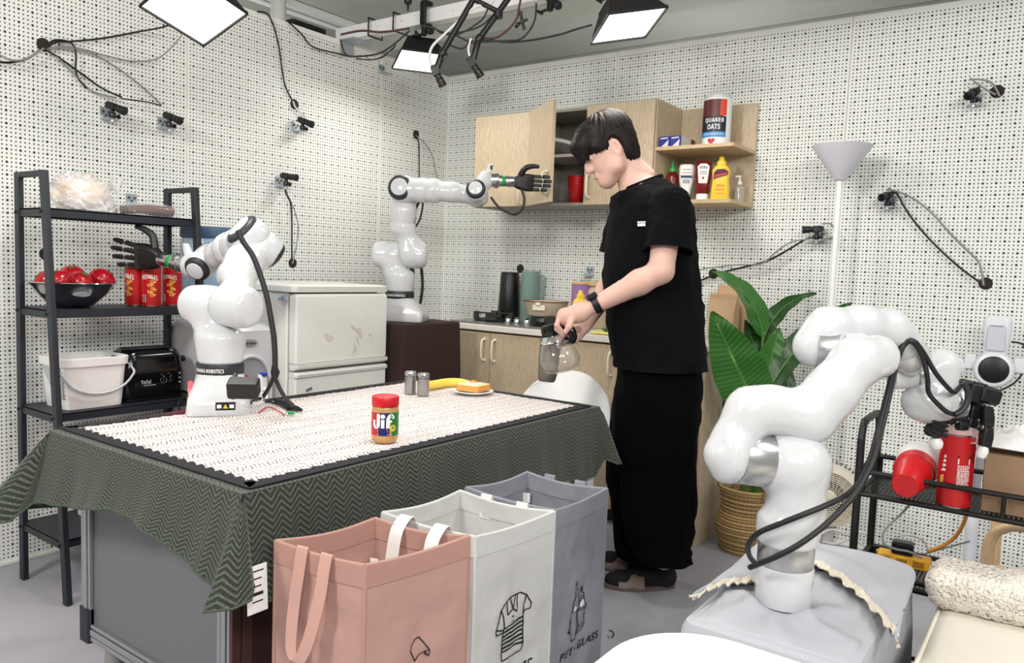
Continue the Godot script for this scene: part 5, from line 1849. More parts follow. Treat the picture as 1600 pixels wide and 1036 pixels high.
func upper_cabinet():
	var o := thing("wall_cabinet", "oak wall cabinet with one door pulled open and an open end shelf", "cabinet", Vector3(1.25, 1.575, 0.0))
	var y0 := 1.575
	var y1 := 2.08
	var grey := mt("cabinet_inside", rgb(150, 146, 138), 0.6)
	var g := G.new()
	g.span(Vector3(0.5, y0, 0.002), Vector3(1.6, y0 + 0.016, 0.298), 0.001)
	g.span(Vector3(0.5, y1 - 0.016, 0.002), Vector3(1.6, y1, 0.298), 0.001)
	g.span(Vector3(0.5, y0 + 0.016, 0.002), Vector3(1.6, y1 - 0.016, 0.01), 0.001)
	for x in [0.859, 1.209]:
		g.span(Vector3(x, y0 + 0.016, 0.01), Vector3(x + 0.016, y1 - 0.016, 0.298), 0.001)
	partw("carcass", g, grey, o)
	g = G.new()
	g.span(Vector3(0.875, 1.835, 0.012), Vector3(1.209, 1.851, 0.27), 0.001)
	partw("inner_shelf", g, mt("shelf_white", rgb(214, 212, 206), 0.5), o)
	for x in [0.496, 1.6]:
		g = G.new()
		g.span(Vector3(x - 0.012, y0, 0.002), Vector3(x + 0.006, y1 + 0.003, 0.3), 0.001)
		partw("side_panel", g, mats.oak, o)
	var dir := Vector3(0.818, 0, 0.575)
	for q in [[0.488, 0.866, Vector3(1, 0, 0), 0.0], [0.868, 1.216, dir, 1.0], [1.218, 1.603, Vector3(1, 0, 0), 2.0]]:
		g = G.new()
		var w: float = q[1] - q[0]
		var dv: Vector3 = q[2]
		var nn := Vector3(-dv.z, 0, dv.x)
		var a := Vector3(q[0], 0, 0.302)
		var mid := a + dv * (w * 0.5) + nn * 0.009 + Vector3(0, (y0 + y1) * 0.5, 0)
		g.box(mid, Vector3(w - 0.003, y1 - y0 - 0.002, 0.018), 0.0015, Basis(dv, Vector3(0, 1, 0), nn))
		var d := partw("door", g, mats.oak, o)
		if q[3] == 1.0:
			pull(a + dv * (w - 0.04) + nn * 0.018 + Vector3(0, 1.672, 0), nn, d)
		else:
			pull(a + dv * (0.035 if q[3] > 1.0 else w - 0.035) + nn * 0.018 + Vector3(0, 1.672 if q[3] > 1.0 else 1.64, 0), nn, d)
	# open end shelf
	g = G.new()
	g.span(Vector3(1.607, y0, 0.002), Vector3(2.0, y1, 0.017), 0.001)
	partw("back_panel", g, mats.oak, o)
	for q in [[y0, 0.018], [1.833, 0.017]]:
		g = G.new()
		g.prism(PackedVector2Array([Vector2(1.607, 0.017), Vector2(2.0, 0.017), Vector2(1.995, 0.29), Vector2(1.985, 0.3), Vector2(1.607, 0.3)]), q[1], Transform3D(Basis(Vector3(1, 0, 0), Vector3(0, 0, 1), Vector3(0, -1, 0)), Vector3(0, q[0] + q[1], 0)))
		partw("end_shelf", g, mats.oak_flat, o)
	# in the open bay
	var sy := 1.851
	o = thing("mug", "white mug lying on the shelf inside the open wall cabinet", "mug", Vector3(1.1, sy + 0.042, 0.16), 0.0)
	g = G.new()
	g.lathe([Vector2(0, -0.045), Vector2(0.038, -0.045), Vector2(0.041, -0.04), Vector2(0.041, 0.045), Vector2(0.038, 0.045), Vector2(0.037, -0.038), Vector2(0, -0.04)], 28, G.aim(Vector3.ZERO, Vector3(0.3, 1, 0.1)))
	part("cup", g, mats.white_plastic, o)
	g = G.new()
	g.tube(G.smooth([Vector3(-0.03, 0.02, 0.02), Vector3(-0.08, 0.035, 0.05), Vector3(-0.13, 0.045, 0.08)], 4), 0.012, 10)
	part("handle", g, mats.white_plastic, o)
	o = thing("cup_stack", "stack of red plastic cups on the floor of the open wall cabinet", "cups", Vector3(1.105, 1.592, 0.2))
	for k in 4:
		g = G.new()
		var yy := 0.013 * k
		g.lathe([Vector2(0, 0.002 + yy), Vector2(0.032, 0.0 + yy), Vector2(0.034, 0.003 + yy), Vector2(0.047, 0.1 + yy), Vector2(0.051, 0.102 + yy), Vector2(0.051, 0.107 + yy), Vector2(0.045, 0.106 + yy), Vector2(0.032, 0.01 + yy), Vector2(0, 0.008 + yy)], 32)
		part("cup", g, mats.red_plastic, o)
	# on the end shelf
	o = thing("oats_canister", "tall oats canister with red and navy label on the upper end shelf", "canister", Vector3(1.85, 1.8505, 0.15))
	g = G.new()
	var r := 0.0665
	g.lathe([Vector2(0, 0), Vector2(r - 0.002, 0), Vector2(r, 0.002), Vector2(r, 0.235), Vector2(0, 0.235)], 48)
	part("body", g, mats.print_white, o)
	g = G.new()
	g.lathe([Vector2(0, 0.232), Vector2(r + 0.0015, 0.232), Vector2(r + 0.002, 0.236), Vector2(r + 0.002, 0.244), Vector2(r - 0.003, 0.247), Vector2(0, 0.245)], 48)
	part("lid", g, mt("lid_silver", rgb(206, 208, 212), 0.35), o)
	var f := on_cyl(r, Vector3.ZERO, 0.12)
	var bands := [["label_maroon", rgb(96, 34, 36), -0.09, 0.045, 0.135, 0.222], ["label_orange", rgb(222, 74, 36), 0.03, 0.062, 0.145, 0.222], ["label_navy", rgb(20, 28, 52), -0.09, 0.062, 0.07, 0.142], ["label_blue", rgb(64, 142, 206), -0.09, 0.062, 0.045, 0.07]]
	var lift := 0.0005
	for b in bands:
		g = G.new()
		lift += 0.0002
		for j in 16:
			var u0 := lerpf(b[2], b[3], j / 16.0)
			var u1 := lerpf(b[2], b[3], (j + 1) / 16.0)
			g.face([f.call(Vector2(u0, b[4]), lift), f.call(Vector2(u1, b[4]), lift), f.call(Vector2(u1, b[5]), lift), f.call(Vector2(u0, b[5]), lift)])
		part("label_band", g, mt(b[0], b[1], 0.45), o)
	g = G.new()
	g.text("QUAKER", 0.024, 0.092, func(q, z): return f.call(q + Vector2(0.004, 0.122), 0.0022))
	g.text("OATS", 0.024, 0.06, func(q, z): return f.call(q + Vector2(0.002, 0.093), 0.0022))
	g.text("QUICK 1-MINUTE OATS", 0.009, 0.1, func(q, z): return f.call(q + Vector2(0.0, 0.058), 0.0022))
	part("lettering", g, mats.print_white, o)
	g = G.new()
	var hp := []
	for j in 24:
		var a := TAU * j / 24
		hp.append(Vector2(0.0011 * 16 * pow(sin(a), 3) - 0.006, 0.026 + 0.0011 * (13 * cos(a) - 5 * cos(2 * a) - 2 * cos(3 * a) - cos(4 * a))))
	g.area(hp, func(q): return f.call(q, 0.0015))
	part("heart_print", g, mt("heart_red", rgb(190, 40, 56), 0.5), o)
	var bx := ["small blue and white carton, left of the pair on the upper end shelf", "small blue and white carton, right of the pair beside the oats canister"]
	for k in 2:
		o = thing("carton", bx[k], "box", Vector3(1.64 + 0.057 * k, 1.8505, 0.19), 0.0, "blue cartons on the end shelf")
		g = G.new()
		g.box(Vector3(0, 0.025, 0), Vector3(0.054, 0.052, 0.18), 0.001)
		part("board", g, mt("carton_white", rgb(222, 216, 214), 0.6), o)
		g = G.new()
		g.box(Vector3(0, 0.025, 0.0865), Vector3(0.0548, 0.0528, 0.0085), 0.001)
		part("blue_end", g, mt("carton_blue", rgb(36, 44, 140), 0.5), o)
		g = G.new()
		var fe := func(q: Vector2) -> Vector3: return Vector3(q.x, q.y, 0.0914)
		g.area([Vector2(-0.014, 0.003), Vector2(0.02, 0.003), Vector2(0.023, 0.036), Vector2(0.012, 0.024)], fe)
		g.area([Vector2(-0.02, 0.038), Vector2(0.018, 0.04), Vector2(0.018, 0.046), Vector2(-0.02, 0.044)], fe)
		part("print", g, mats.carton_white, o)
		g = G.new()
		g.box(Vector3(0, 0.025, -0.06), Vector3(0.0548, 0.0528, 0.05), 0.001)
		part("brown_band", g, mt("carton_brown", rgb(120, 72, 56), 0.6), o)
	var ey := 1.5935
	o = thing("chili_bottle", "dark red chili sauce bottle with green tip on the lower end shelf", "bottle", Vector3(1.642, ey, 0.17))
	g = G.new()
	g.lathe([Vector2(0, 0), Vector2(0.031, 0), Vector2(0.033, 0.004), Vector2(0.033, 0.12), Vector2(0.026, 0.142), Vector2(0.016, 0.15), Vector2(0, 0.15)], 28)
	part("body", g, mt("chili_red", rgb(104, 24, 18), 0.2), o)
	g = G.new()
	g.lathe([Vector2(0, 0.15), Vector2(0.019, 0.15), Vector2(0.019, 0.168), Vector2(0.012, 0.172), Vector2(0.009, 0.184), Vector2(0.0045, 0.206), Vector2(0, 0.207)], 20)
	part("cap", g, mt("green_plastic", rgb(40, 150, 70), 0.4), o)
	squeeze(Vector3(1.722, ey, 0.18), 0.38, "mayo", "white upside-down squeeze bottle with navy band on the lower end shelf", "sauces on the end shelf")
	squeeze(Vector3(1.812, ey, 0.19), 0.38, "ketchup", "dark red ketchup bottle with white cap on the lower end shelf", "sauces on the end shelf")
	squeeze(Vector3(1.905, ey, 0.2), 0.38, "mustard", "yellow mustard bottle with plum banner on the lower end shelf", "sauces on the end shelf")
	o = thing("pump_bottle", "small clear pump bottle at the right edge of the lower end shelf", "bottle", Vector3(1.962, ey, 0.1))
	g = G.new()
	g.lathe([Vector2(0, 0.001), Vector2(0.022, 0.001), Vector2(0.023, 0.003), Vector2(0.02, 0.07), Vector2(0.01, 0.085), Vector2(0, 0.085)], 24)
	part("body", g, mats.film, o)
	g = G.new()
	g.lathe([Vector2(0, 0.085), Vector2(0.011, 0.085), Vector2(0.011, 0.1), Vector2(0.004, 0.102), Vector2(0.004, 0.122), Vector2(0, 0.122)], 16)
	g.box(Vector3(-0.006, 0.124, 0.004), Vector3(0.03, 0.008, 0.012), 0.002)
	part("pump", g, mats.white_plastic, o)
	o = thing("glass_cup", "small clear glass standing behind the yellow mustard on the lower end shelf", "glass", Vector3(1.945, ey, 0.05))
	g = G.new()
	g.lathe([Vector2(0, 0.001), Vector2(0.024, 0.001), Vector2(0.028, 0.075), Vector2(0.0265, 0.075), Vector2(0.023, 0.006), Vector2(0, 0.005)], 28)
	part("glass_wall", g, mats.glass, o)
	g = G.new()
	g.lathe([Vector2(0.0262, 0.074), Vector2(0.0285, 0.074), Vector2(0.0285, 0.0765), Vector2(0.0262, 0.0765), Vector2(0.0262, 0.074)], 28)
	part("rim", g, mats.white_plastic, o)


# ---------------------------------------------------------------- table, cloths and what stands on it

func table_set():
	var X0 := 1.09
	var X1 := 1.95
	var Z0 := 1.36
	var Z1 := 2.85
	var Y := 0.745
	var o := thing("table", "table under the green cloth with square white legs", "table", Vector3(1.52, 0, 2.1))
	var g := G.new()
	g.span(Vector3(X0 + 0.01, Y - 0.035, Z0 + 0.01), Vector3(X1 - 0.01, Y - 0.004, Z1 - 0.01), 0.004)
	partw("tabletop", g, mats.white_paint, o)
	for x in [X0 + 0.06, X1 - 0.025]:
		for z in [Z0 + 0.03]:
			g = G.new()
			g.span(Vector3(x - 0.022, 0, z - 0.022), Vector3(x + 0.022, Y - 0.036, z + 0.022), 0.003)
			partw("leg", g, mt("leg_white", rgb(222, 224, 224), 0.4), o)
	g = G.new()
	g.span(Vector3(X0 + 0.082, Y - 0.08, Z0 + 0.04), Vector3(X1 - 0.072, Y - 0.036, Z0 + 0.06), 0.003)
	partw("rail", g, mats.leg_white, o)
	# flight-case cabinet below
	o = thing("case_cabinet", "grey panel cabinet framed in aluminium profile under the near end of the table", "cabinet", Vector3(1.4, 0, 2.4))
	var bx0 := 1.045
	var bx1 := 1.762
	var bz := 2.752
	var b0 := 0.12
	var b1 := 0.7
	g = G.new()
	g.span(Vector3(bx0 + 0.01, b0 + 0.01, 1.95), Vector3(bx1 - 0.004, b1, bz - 0.012), 0.002)
	partw("grey_panel", g, mt("case_grey", rgb(112, 113, 118), 0.45), o)
	g = G.new()
	g.span(Vector3(bx1 - 0.004, b0 + 0.04, 1.96), Vector3(bx1 + 0.002, b1 - 0.02, bz - 0.06), 0.001)
	partw("brown_panel", g, mt("case_brown", rgb(66, 40, 38), 0.5), o)
	var al := mt("aluminium", rgb(172, 174, 178), 0.35, 0.7)
	for q in [[Vector3(bx0, b0, bz - 0.012), Vector3(bx0 + 0.012, b1, bz)], [Vector3(bx0 + 0.016, b0, bz - 0.012), Vector3(bx0 + 0.034, b1, bz + 0.002)], [Vector3(bx0 + 0.038, b0, bz - 0.012), Vector3(bx0 + 0.05, b1, bz)], [Vector3(bx1 - 0.05, b0, bz - 0.012), Vector3(bx1 - 0.036, b1, bz)], [Vector3(bx1 - 0.032, b0, bz - 0.012), Vector3(bx1 - 0.014, b1, bz + 0.002)], [Vector3(bx1 - 0.01, b0, bz - 0.012), Vector3(bx1, b1, bz)], [Vector3(bx0 + 0.052, b0, bz - 0.012), Vector3(bx1 - 0.052, b0 + 0.014, bz)], [Vector3(bx0 + 0.052, b0 + 0.018, bz - 0.012), Vector3(bx1 - 0.052, b0 + 0.036, bz + 0.002)], [Vector3(bx0 + 0.052, b0 + 0.04, bz - 0.012), Vector3(bx1 - 0.052, b0 + 0.05, bz)]]:
		g = G.new()
		g.span(q[0], q[1], 0.002)
		partw("aluminium_profile", g, al, o)
	for q in [[bz - 0.03, bz - 0.004], [bz - 0.062, bz - 0.034]]:
		g = G.new()
		g.span(Vector3(bx1 - 0.002, b0, q[0]), Vector3(bx1 + 0.006, b1, q[1]), 0.002)
		partw("brown_profile", g, mt("case_profile", rgb(92, 62, 56), 0.45), o)
	g = G.new()
	g.loft([G.ring(0.0, 0.056, 0.09, 0.008, Vector3(bx0 + 0.022, b0 - 0.008, bz - 0.04)), G.ring(0.1, 0.056, 0.09, 0.008, Vector3(bx0 + 0.022, b0 - 0.008, bz - 0.04))])
	partw("corner_cap", g, mats.rack_metal, o)
	for x in [bx0 + 0.05, bx1 - 0.06]:
		for z in [bz - 0.07, 2.02]:
			g = G.new()
			g.cyl(Vector3(x, 0.0, z), Vector3(x, 0.11, z), 0.03, 0.006, 18, 0.022)
			partw("foot", g, mt("foot_grey", rgb(150, 150, 148), 0.5), o)
	# green cloth with hanging sides and folded corners
	var top := Y + 0.002
	var loop := []
	var nrm := []
	var drop := []
	var add_side := func(a: Vector3, b: Vector3, out: Vector3, d0: float, k: int):
		for j in k:
			var u := float(j) / k
			loop.append(a.lerp(b, u))
			nrm.append(out)
			var e := pow(absf(u - 0.5) * 2.0, 5.0)
			drop.append(d0 + 0.02 * sin(u * 9.0) + e * 0.05)
	var corner := func(c: Vector3, n0: Vector3, n1: Vector3, d: float, fl: float):
		for j in 5:
			var u := (j + 0.5) / 5.0
			loop.append(c)
			nrm.append(n0.lerp(n1, u).normalized() * (1.0 + fl * sin(u * PI)))
			drop.append(d + 0.03 * sin(u * PI))
	var A := Vector3(X0, top, Z1)
	var B := Vector3(X1, top, Z1)
	var C := Vector3(X1, top, Z0)
	var D := Vector3(X0, top, Z0)
	add_side.call(A, B, Vector3(0, 0, 1), 0.135, 26)
	corner.call(B, Vector3(0, 0, 1), Vector3(1, 0, 0), 0.165, 0.9)
	add_side.call(B, C, Vector3(1, 0, 0), 0.19, 44)
	corner.call(C, Vector3(1, 0, 0), Vector3(0, 0, -1), 0.175, 0.65)
	add_side.call(C, D, Vector3(0, 0, -1), 0.14, 24)
	corner.call(D, Vector3(0, 0, -1), Vector3(-1, 0, 0), 0.18, 0.8)
	add_side.call(D, A, Vector3(-1, 0, 0), 0.17, 40)
	corner.call(A, Vector3(-1, 0, 0), Vector3(0, 0, 1), 0.215, 1.35)
	var n := loop.size()
	o = thing("green_tablecloth", "dark green herringbone cloth draped over the table with hanging corners", "tablecloth", Vector3(1.52, Y, 2.1))
	g = G.new()
	var rows := 9
	var hang := func(u: float, v: float) -> Vector3:
		var fi := u * n
		var j := int(fi) % n
		var j2 := (j + 1) % n
		var w := fi - int(fi)
		var p: Vector3 = loop[j].lerp(loop[j2], w)
		var m: Vector3 = nrm[j].lerp(nrm[j2], w)
		var d: float = lerpf(drop[j], drop[j2], w)
		var soft := 0.01 * (1.0 - exp(-v * 9.0))
		var ripple := 0.006 * v * sin(fi * 0.83) + 0.004 * v * sin(fi * 1.9 + 1.0)
		return p + m * (soft + (0.034 if absf(m.x) < 0.9 or m.x < 0.0 else 0.012) * v * v + ripple + 0.02 * v * maxf(0.0, m.length() - 1.0) * 2.2) + Vector3(0, -d * v - 0.004 * (1.0 - exp(-v * 12.0)), 0)
	g.sheet(n, rows, hang, 0.003)
	# lay the weave along each side in real size
	var run := 0.0
	var lens := [0.0]
	for j in n:
		var step: float = loop[j].distance_to(loop[(j + 1) % n])
		run += step if step > 0.001 else 0.03
		lens.append(run)
	var per := (n + 1) * (rows + 1)
	for s in 2:
		for b in rows + 1:
			for a in n + 1:
				g.t[s * per + b * (n + 1) + a] = Vector2(lens[a] / 0.1, 0.2 * b / rows / 0.1)
	partw("hanging_sides", g, mats.green_cloth, o)
	g = G.new()
	g.sheet(20, 30, func(u, v): return Vector3(lerpf(X0 - 0.002, X1 + 0.002, u), top + 0.0012 + 0.0006 * sin(u * 30.0 + v * 21.0), lerpf(Z0 - 0.002, Z1 + 0.002, v)), 0.002, Vector2(8.6, 14.9))
	partw("cloth_top", g, mats.green_cloth, o)
	g = G.new()
	var hem := []
	for j in n + 1:
		hem.append(hang.call(float(j % n) / n, 1.0))
	g.tube(hem, 0.0032, 6)
	partw("hem", g, mt("hem_green", rgb(74, 84, 70), 0.95), o)
	g = G.new()
	var ct: Vector3 = Vector3(1.985, 0.552, 2.838)
	g.box(ct, Vector3(0.0015, 0.1, 0.05), 0.0005, Basis(Vector3(0, 0, 1), 0.06))
	var ctag := partw("care_tag", g, mats.print_white, o)
	g = G.new()
	var tb := Basis(Vector3(0, 0, 1), 0.06)
	for j in 5:
		g.box(ct + tb * Vector3(0.001, 0.038 - j * 0.016, 0.002 * (j % 2)), Vector3(0.0006, 0.003 if j != 3 else 0.007, 0.032 - 0.006 * (j % 3)), 0.0002, tb)
	partw("lettering", g, mats.print_black, ctag)
	# white printed runner with its black scalloped border
	o = thing("white_runner", "white cloth with a brown stroke print and black scalloped border covering the tabletop", "tablecloth", Vector3(1.52, Y, 2.1))
	var rx0 := 1.1
	var rx1 := 1.925
	var rz0 := 1.415
	var rz1 := 2.812
	var ry := Y + 0.0062
	g = G.new()
	g.sheet(40, 60, func(u, v): return Vector3(lerpf(rx0, rx1, u), ry + 0.0008 * sin(u * 25.0 + v * 13.0) + 0.0008 * sin(v * 40.0), lerpf(rz0, rz1, v)), 0.002, Vector2(2.3, 3.7))
	partw("cloth", g, mats.chevron_cloth, o)
	var border := mt("border_black", rgb(30, 30, 38), 0.9)
	var flat := Transform3D(Basis(Vector3(1, 0, 0), Vector3(0, 0, 1), Vector3(0, -1, 0)), Vector3(0, ry + 0.004, 0))
	for e in [[Vector2(rx0, rz1), Vector2(rx1, rz1), 1.0], [Vector2(rx1, rz1), Vector2(rx1, rz0), 1.0], [Vector2(rx1, rz0), Vector2(rx0, rz0), 0.4], [Vector2(rx0, rz0), Vector2(rx0, rz1), 1.0]]:
		var a: Vector2 = e[0]
		var b: Vector2 = e[1]
		var d := (b - a).normalized()
		var inn := Vector2(d.y, -d.x)
		var l := a.distance_to(b)
		var cnt := int(l / 0.036)
		var p := [a - inn * 0.016 - d * 0.014, b - inn * 0.016 + d * 0.014, b + inn * 0.008 * e[2]]
		for j in cnt:
			var s := l * (cnt - j) / cnt
			var s1 := l * (cnt - j - 1) / cnt
			for q in 5:
				var u := q / 4.0
				p.append(a + d * lerpf(s, s1, u) + inn * (0.008 + 0.02 * pow(u, 0.5)) * e[2])
		g = G.new()
		g.prism(PackedVector2Array(p), 0.003, flat)
		partw("border", g, border, o)
	# peanut butter jar
	var ty := ry + 0.0045
	var jc: Vector3 = Vector3(1.831, 0.755, 2.324)
	o = thing("peanut_butter_jar", "peanut butter jar with red lid standing near the front edge of the table", "jar", Vector3(jc.x, ty, jc.z))
	g = G.new()
	var r := 0.036
	g.lathe([Vector2(0, 0.001), Vector2(0.028, 0), Vector2(0.032, 0.003), Vector2(0.0355, 0.014), Vector2(r, 0.022), Vector2(r, 0.086), Vector2(0.0352, 0.094), Vector2(0.033, 0.099), Vector2(0, 0.099)], 44)
	part("jar_body", g, mt("peanut", rgb(190, 146, 92), 0.25), o)
	g = G.new()
	var pl := []
	pl.append_array([Vector2(0, 0.098), Vector2(0.0355, 0.098), Vector2(0.0365, 0.1), Vector2(0.0365, 0.122), Vector2(0.035, 0.125), Vector2(0.033, 0.1255), Vector2(0.0325, 0.1245), Vector2(0, 0.1245)])
	g.lathe(pl, 60)
	part("lid", g, mt("lid_red", rgb(200, 16, 34), 0.35), o)
	var turn := 0.783
	var f := on_cyl(r, Vector3.ZERO, turn)
	var k := 0
	for b in [["jar_label_red", rgb(186, 24, 40), -0.075, 0.0], ["jar_label_navy", rgb(22, 24, 96), -0.019, 0.012], ["jar_label_green", rgb(24, 120, 50), 0.012, 0.075]]:
		g = G.new()
		for j in 12:
			var u0: float = lerpf(b[2], b[3], j / 12.0)
			var u1: float = lerpf(b[2], b[3], (j + 1) / 12.0)
			var h := 0.0003 + 0.00012 * k
			g.face([f.call(Vector2(u0 + (0.008 if k == 2 else 0.0), 0.022), h), f.call(Vector2(u1 + (0.008 if k == 2 and j < 11 else 0.0), 0.022), h), f.call(Vector2(u1, 0.084), h), f.call(Vector2(u0, 0.084), h)])
		part("label", g, mt(b[0], b[1], 0.4), o)
		k += 1
	g = G.new()
	var ft := func(q: Vector2, z := 0.0) -> Vector3: return f.call(q, 0.0011)
	# J, i and f drawn as heavy rounded shapes
	var arc := func(c: Vector2, ra: float, a0: float, a1: float, kk: int) -> Array:
		var out := []
		for j in kk + 1:
			var a := lerpf(a0, a1, float(j) / kk)
			out.append(c + Vector2(cos(a), sin(a)) * ra)
		return out
	var J := [Vector2(-0.0135, 0.081), Vector2(-0.0225, 0.081), Vector2(-0.0225, 0.054)]
	J += arc.call(Vector2(-0.025, 0.053), 0.0026, 0.0, -PI, 6)
	J += [Vector2(-0.0276, 0.064), Vector2(-0.0345, 0.064), Vector2(-0.0345, 0.051)]
	J += arc.call(Vector2(-0.024, 0.0515), 0.0105, PI, TAU, 10)
	g.area(J, ft)
	g.area([Vector2(-0.0105, 0.043), Vector2(-0.0015, 0.043), Vector2(-0.0015, 0.066), Vector2(-0.0105, 0.066)], ft)
	g.area(arc.call(Vector2(-0.006, 0.0745), 0.0062, 0.0, TAU * 15 / 16, 15), ft)
	var F := [Vector2(0.003, 0.043), Vector2(0.0125, 0.043), Vector2(0.0125, 0.058), Vector2(0.0185, 0.058), Vector2(0.0185, 0.064), Vector2(0.0125, 0.064), Vector2(0.0125, 0.0695)]
	F += arc.call(Vector2(0.0155, 0.0695), 0.003, PI, 0.0, 6)
	F += [Vector2(0.0185, 0.068), Vector2(0.026, 0.068)]
	F += arc.call(Vector2(0.0155, 0.071), 0.0105, 0.0, PI * 0.8, 8)
	F += [Vector2(0.003, 0.068)]
	g.area(F, ft)
	part("brand_lettering", g, mats.print_white, o)
	g = G.new()
	g.area([Vector2(-0.02, 0.0325), Vector2(0.008, 0.0325), Vector2(0.008, 0.036), Vector2(-0.02, 0.036)], ft)
	g.area([Vector2(-0.02, 0.0375), Vector2(0.006, 0.0375), Vector2(0.006, 0.0405), Vector2(-0.02, 0.0405)], ft)
	part("label_line", g, mt("orange_print2", rgb(240, 140, 40), 0.5), o)
	g = G.new()
	g.area([Vector2(-0.02, 0.0245), Vector2(0.009, 0.0245), Vector2(0.009, 0.027), Vector2(-0.02, 0.027)], ft)
	part("label_line", g, mats.print_white, o)
	g = G.new()
	g.area(arc.call(Vector2(0.022, 0.043), 0.0088, 0.0, TAU * 19 / 20, 19), func(q): return f.call(q, 0.0013))
	var bd := part("round_badge", g, mt("badge_yellow", rgb(236, 220, 70), 0.5), o)
	g = G.new()
	for j in 3:
		g.area([Vector2(0.017, 0.0395 + j * 0.003), Vector2(0.027, 0.0395 + j * 0.003), Vector2(0.027, 0.041 + j * 0.003), Vector2(0.017, 0.041 + j * 0.003)], func(q): return f.call(q, 0.0016))
	part("badge_line", g, mats.print_black, bd)
	# shakers
	var sl := ["steel shaker with clear top, left of the pair by the banana", "steel shaker with clear top, right of the pair by the banana"]
	k = 0
	for p in [Vector3(1.332, 0.755, 1.696), Vector3(1.393, 0.755, 1.692)]:
		o = thing("shaker", sl[k], "shaker", Vector3(p.x, ty, p.z), 0, "pair of steel shakers")
		g = G.new()
		g.lathe([Vector2(0, 0), Vector2(0.021, 0), Vector2(0.0215, 0.002), Vector2(0.0215, 0.062), Vector2(0.0205, 0.063), Vector2(0, 0.063)], 32)
		part("body", g, mats.steel, o)
		g = G.new()
		g.lathe([Vector2(0.0205, 0.062), Vector2(0.0205, 0.066), Vector2(0, 0.066)], 32)
		part("band", g, mats.black_metal, o)
		g = G.new()
		g.lathe([Vector2(0, 0.066), Vector2(0.0215, 0.066), Vector2(0.0215, 0.08), Vector2(0.0195, 0.083), Vector2(0, 0.083)], 32)
		part("cap", g, mats.chrome, o)
		k += 1
	# banana
	o = thing("banana", "single yellow banana lying behind the plate on the table", "banana", Vector3(1.356, 0.76, 1.507))
	g = G.new()
	var bp := [Vector3(1.327, 0.772, 1.609), Vector3(1.322, 0.772, 1.59), Vector3(1.32, 0.772, 1.543), Vector3(1.32, 0.772, 1.466), Vector3(1.353, 0.772, 1.426), Vector3(1.41, 0.772, 1.436), Vector3(1.441, 0.772, 1.45)]
	g.tube(G.smooth(bp, 5), [0.004, 0.006, 0.008, 0.012, 0.014, 0.0155, 0.0165, 0.017, 0.0172, 0.0174, 0.0176, 0.0178, 0.018, 0.018, 0.018, 0.018, 0.018, 0.0178, 0.0176, 0.0172, 0.0166, 0.016, 0.0155, 0.0148, 0.014, 0.0125, 0.011, 0.009, 0.007, 0.0055, 0.004], 7)
	partw("peel", g, mt("banana_yellow", rgb(244, 214, 92), 0.5), o)
	g = G.new()
	g.tube([bp[0] + Vector3(0, 0, 0), bp[0] + (bp[0] - bp[2]).normalized() * 0.016 + Vector3(0, -0.003, 0)], [0.0045, 0.0035], 6)
	partw("stem", g, mt("stem_brown", rgb(116, 96, 44), 0.7), o)
	# plate, toast, egg
	var pc: Vector3 = Vector3(1.489, 0.755, 1.517)
	o = thing("plate", "small white plate under the toast at the far end of the table", "plate", Vector3(pc.x, ty, pc.z))
	g = G.new()
	g.lathe([Vector2(0, 0), Vector2(0.045, 0), Vector2(0.05, 0.002), Vector2(0.075, 0.01), Vector2(0.077, 0.012), Vector2(0.072, 0.0125), Vector2(0.048, 0.006), Vector2(0, 0.005)], 40)
	part("dish", g, mats.white_plastic, o)
	g = G.new()
	g.lathe([Vector2(0.076, 0.0105), Vector2(0.0785, 0.0118), Vector2(0.0765, 0.0135), Vector2(0.0735, 0.0125)], 40)
	part("rim", g, mats.print_white, o)
	o = thing("toast", "thick slice of toast with golden crust lying on the small white plate", "toast", Vector3(pc.x, ty + 0.0125, pc.z), 0.1)
	g = G.new()
	g.loft([G.ring(0, 0.095, 0.095, 0.014), G.ring(0.002, 0.1, 0.1, 0.016), G.ring(0.022, 0.102, 0.102, 0.016), G.ring(0.024, 0.098, 0.098, 0.015)], true, false)
	part("crust", g, mt("crust", rgb(226, 158, 78), 0.7), o)
	g = G.new()
	g.loft([G.ring(0.0225, 0.1, 0.1, 0.016), G.ring(0.0245, 0.096, 0.096, 0.014)], false, true)
	part("crumb", g, mt("crumb", rgb(248, 226, 178), 0.9), o)
	o = thing("fried_egg", "fried egg with orange yolk on top of the toast", "egg", Vector3(pc.x, ty + 0.0375, pc.z))
	g = G.new()
	g.sheet(32, 5, func(u, v):
		var a: float = u * TAU
		var rr: float = v * (0.036 + 0.005 * sin(a * 3.0) + 0.003 * sin(a * 5.0 + 1.0))
		return Vector3(sin(a) * rr, 0.004 * (1.0 - v * v) + 0.0012, cos(a) * rr), 0.002)
	part("white", g, mt("egg_white", rgb(250, 240, 232), 0.35), o)
	g = G.new()
	g.lathe([Vector2(0.0165, 0.003), Vector2(0.014, 0.009), Vector2(0.008, 0.0125), Vector2(0, 0.0135)], 24)
	part("yolk", g, mt("yolk", rgb(246, 150, 60), 0.25), o)
	# white chair behind the table
	o = thing("shell_chair", "white plastic shell chair tucked behind the far end of the table", "chair", Vector3(1.58, 0, 1.2))
	g = G.new()
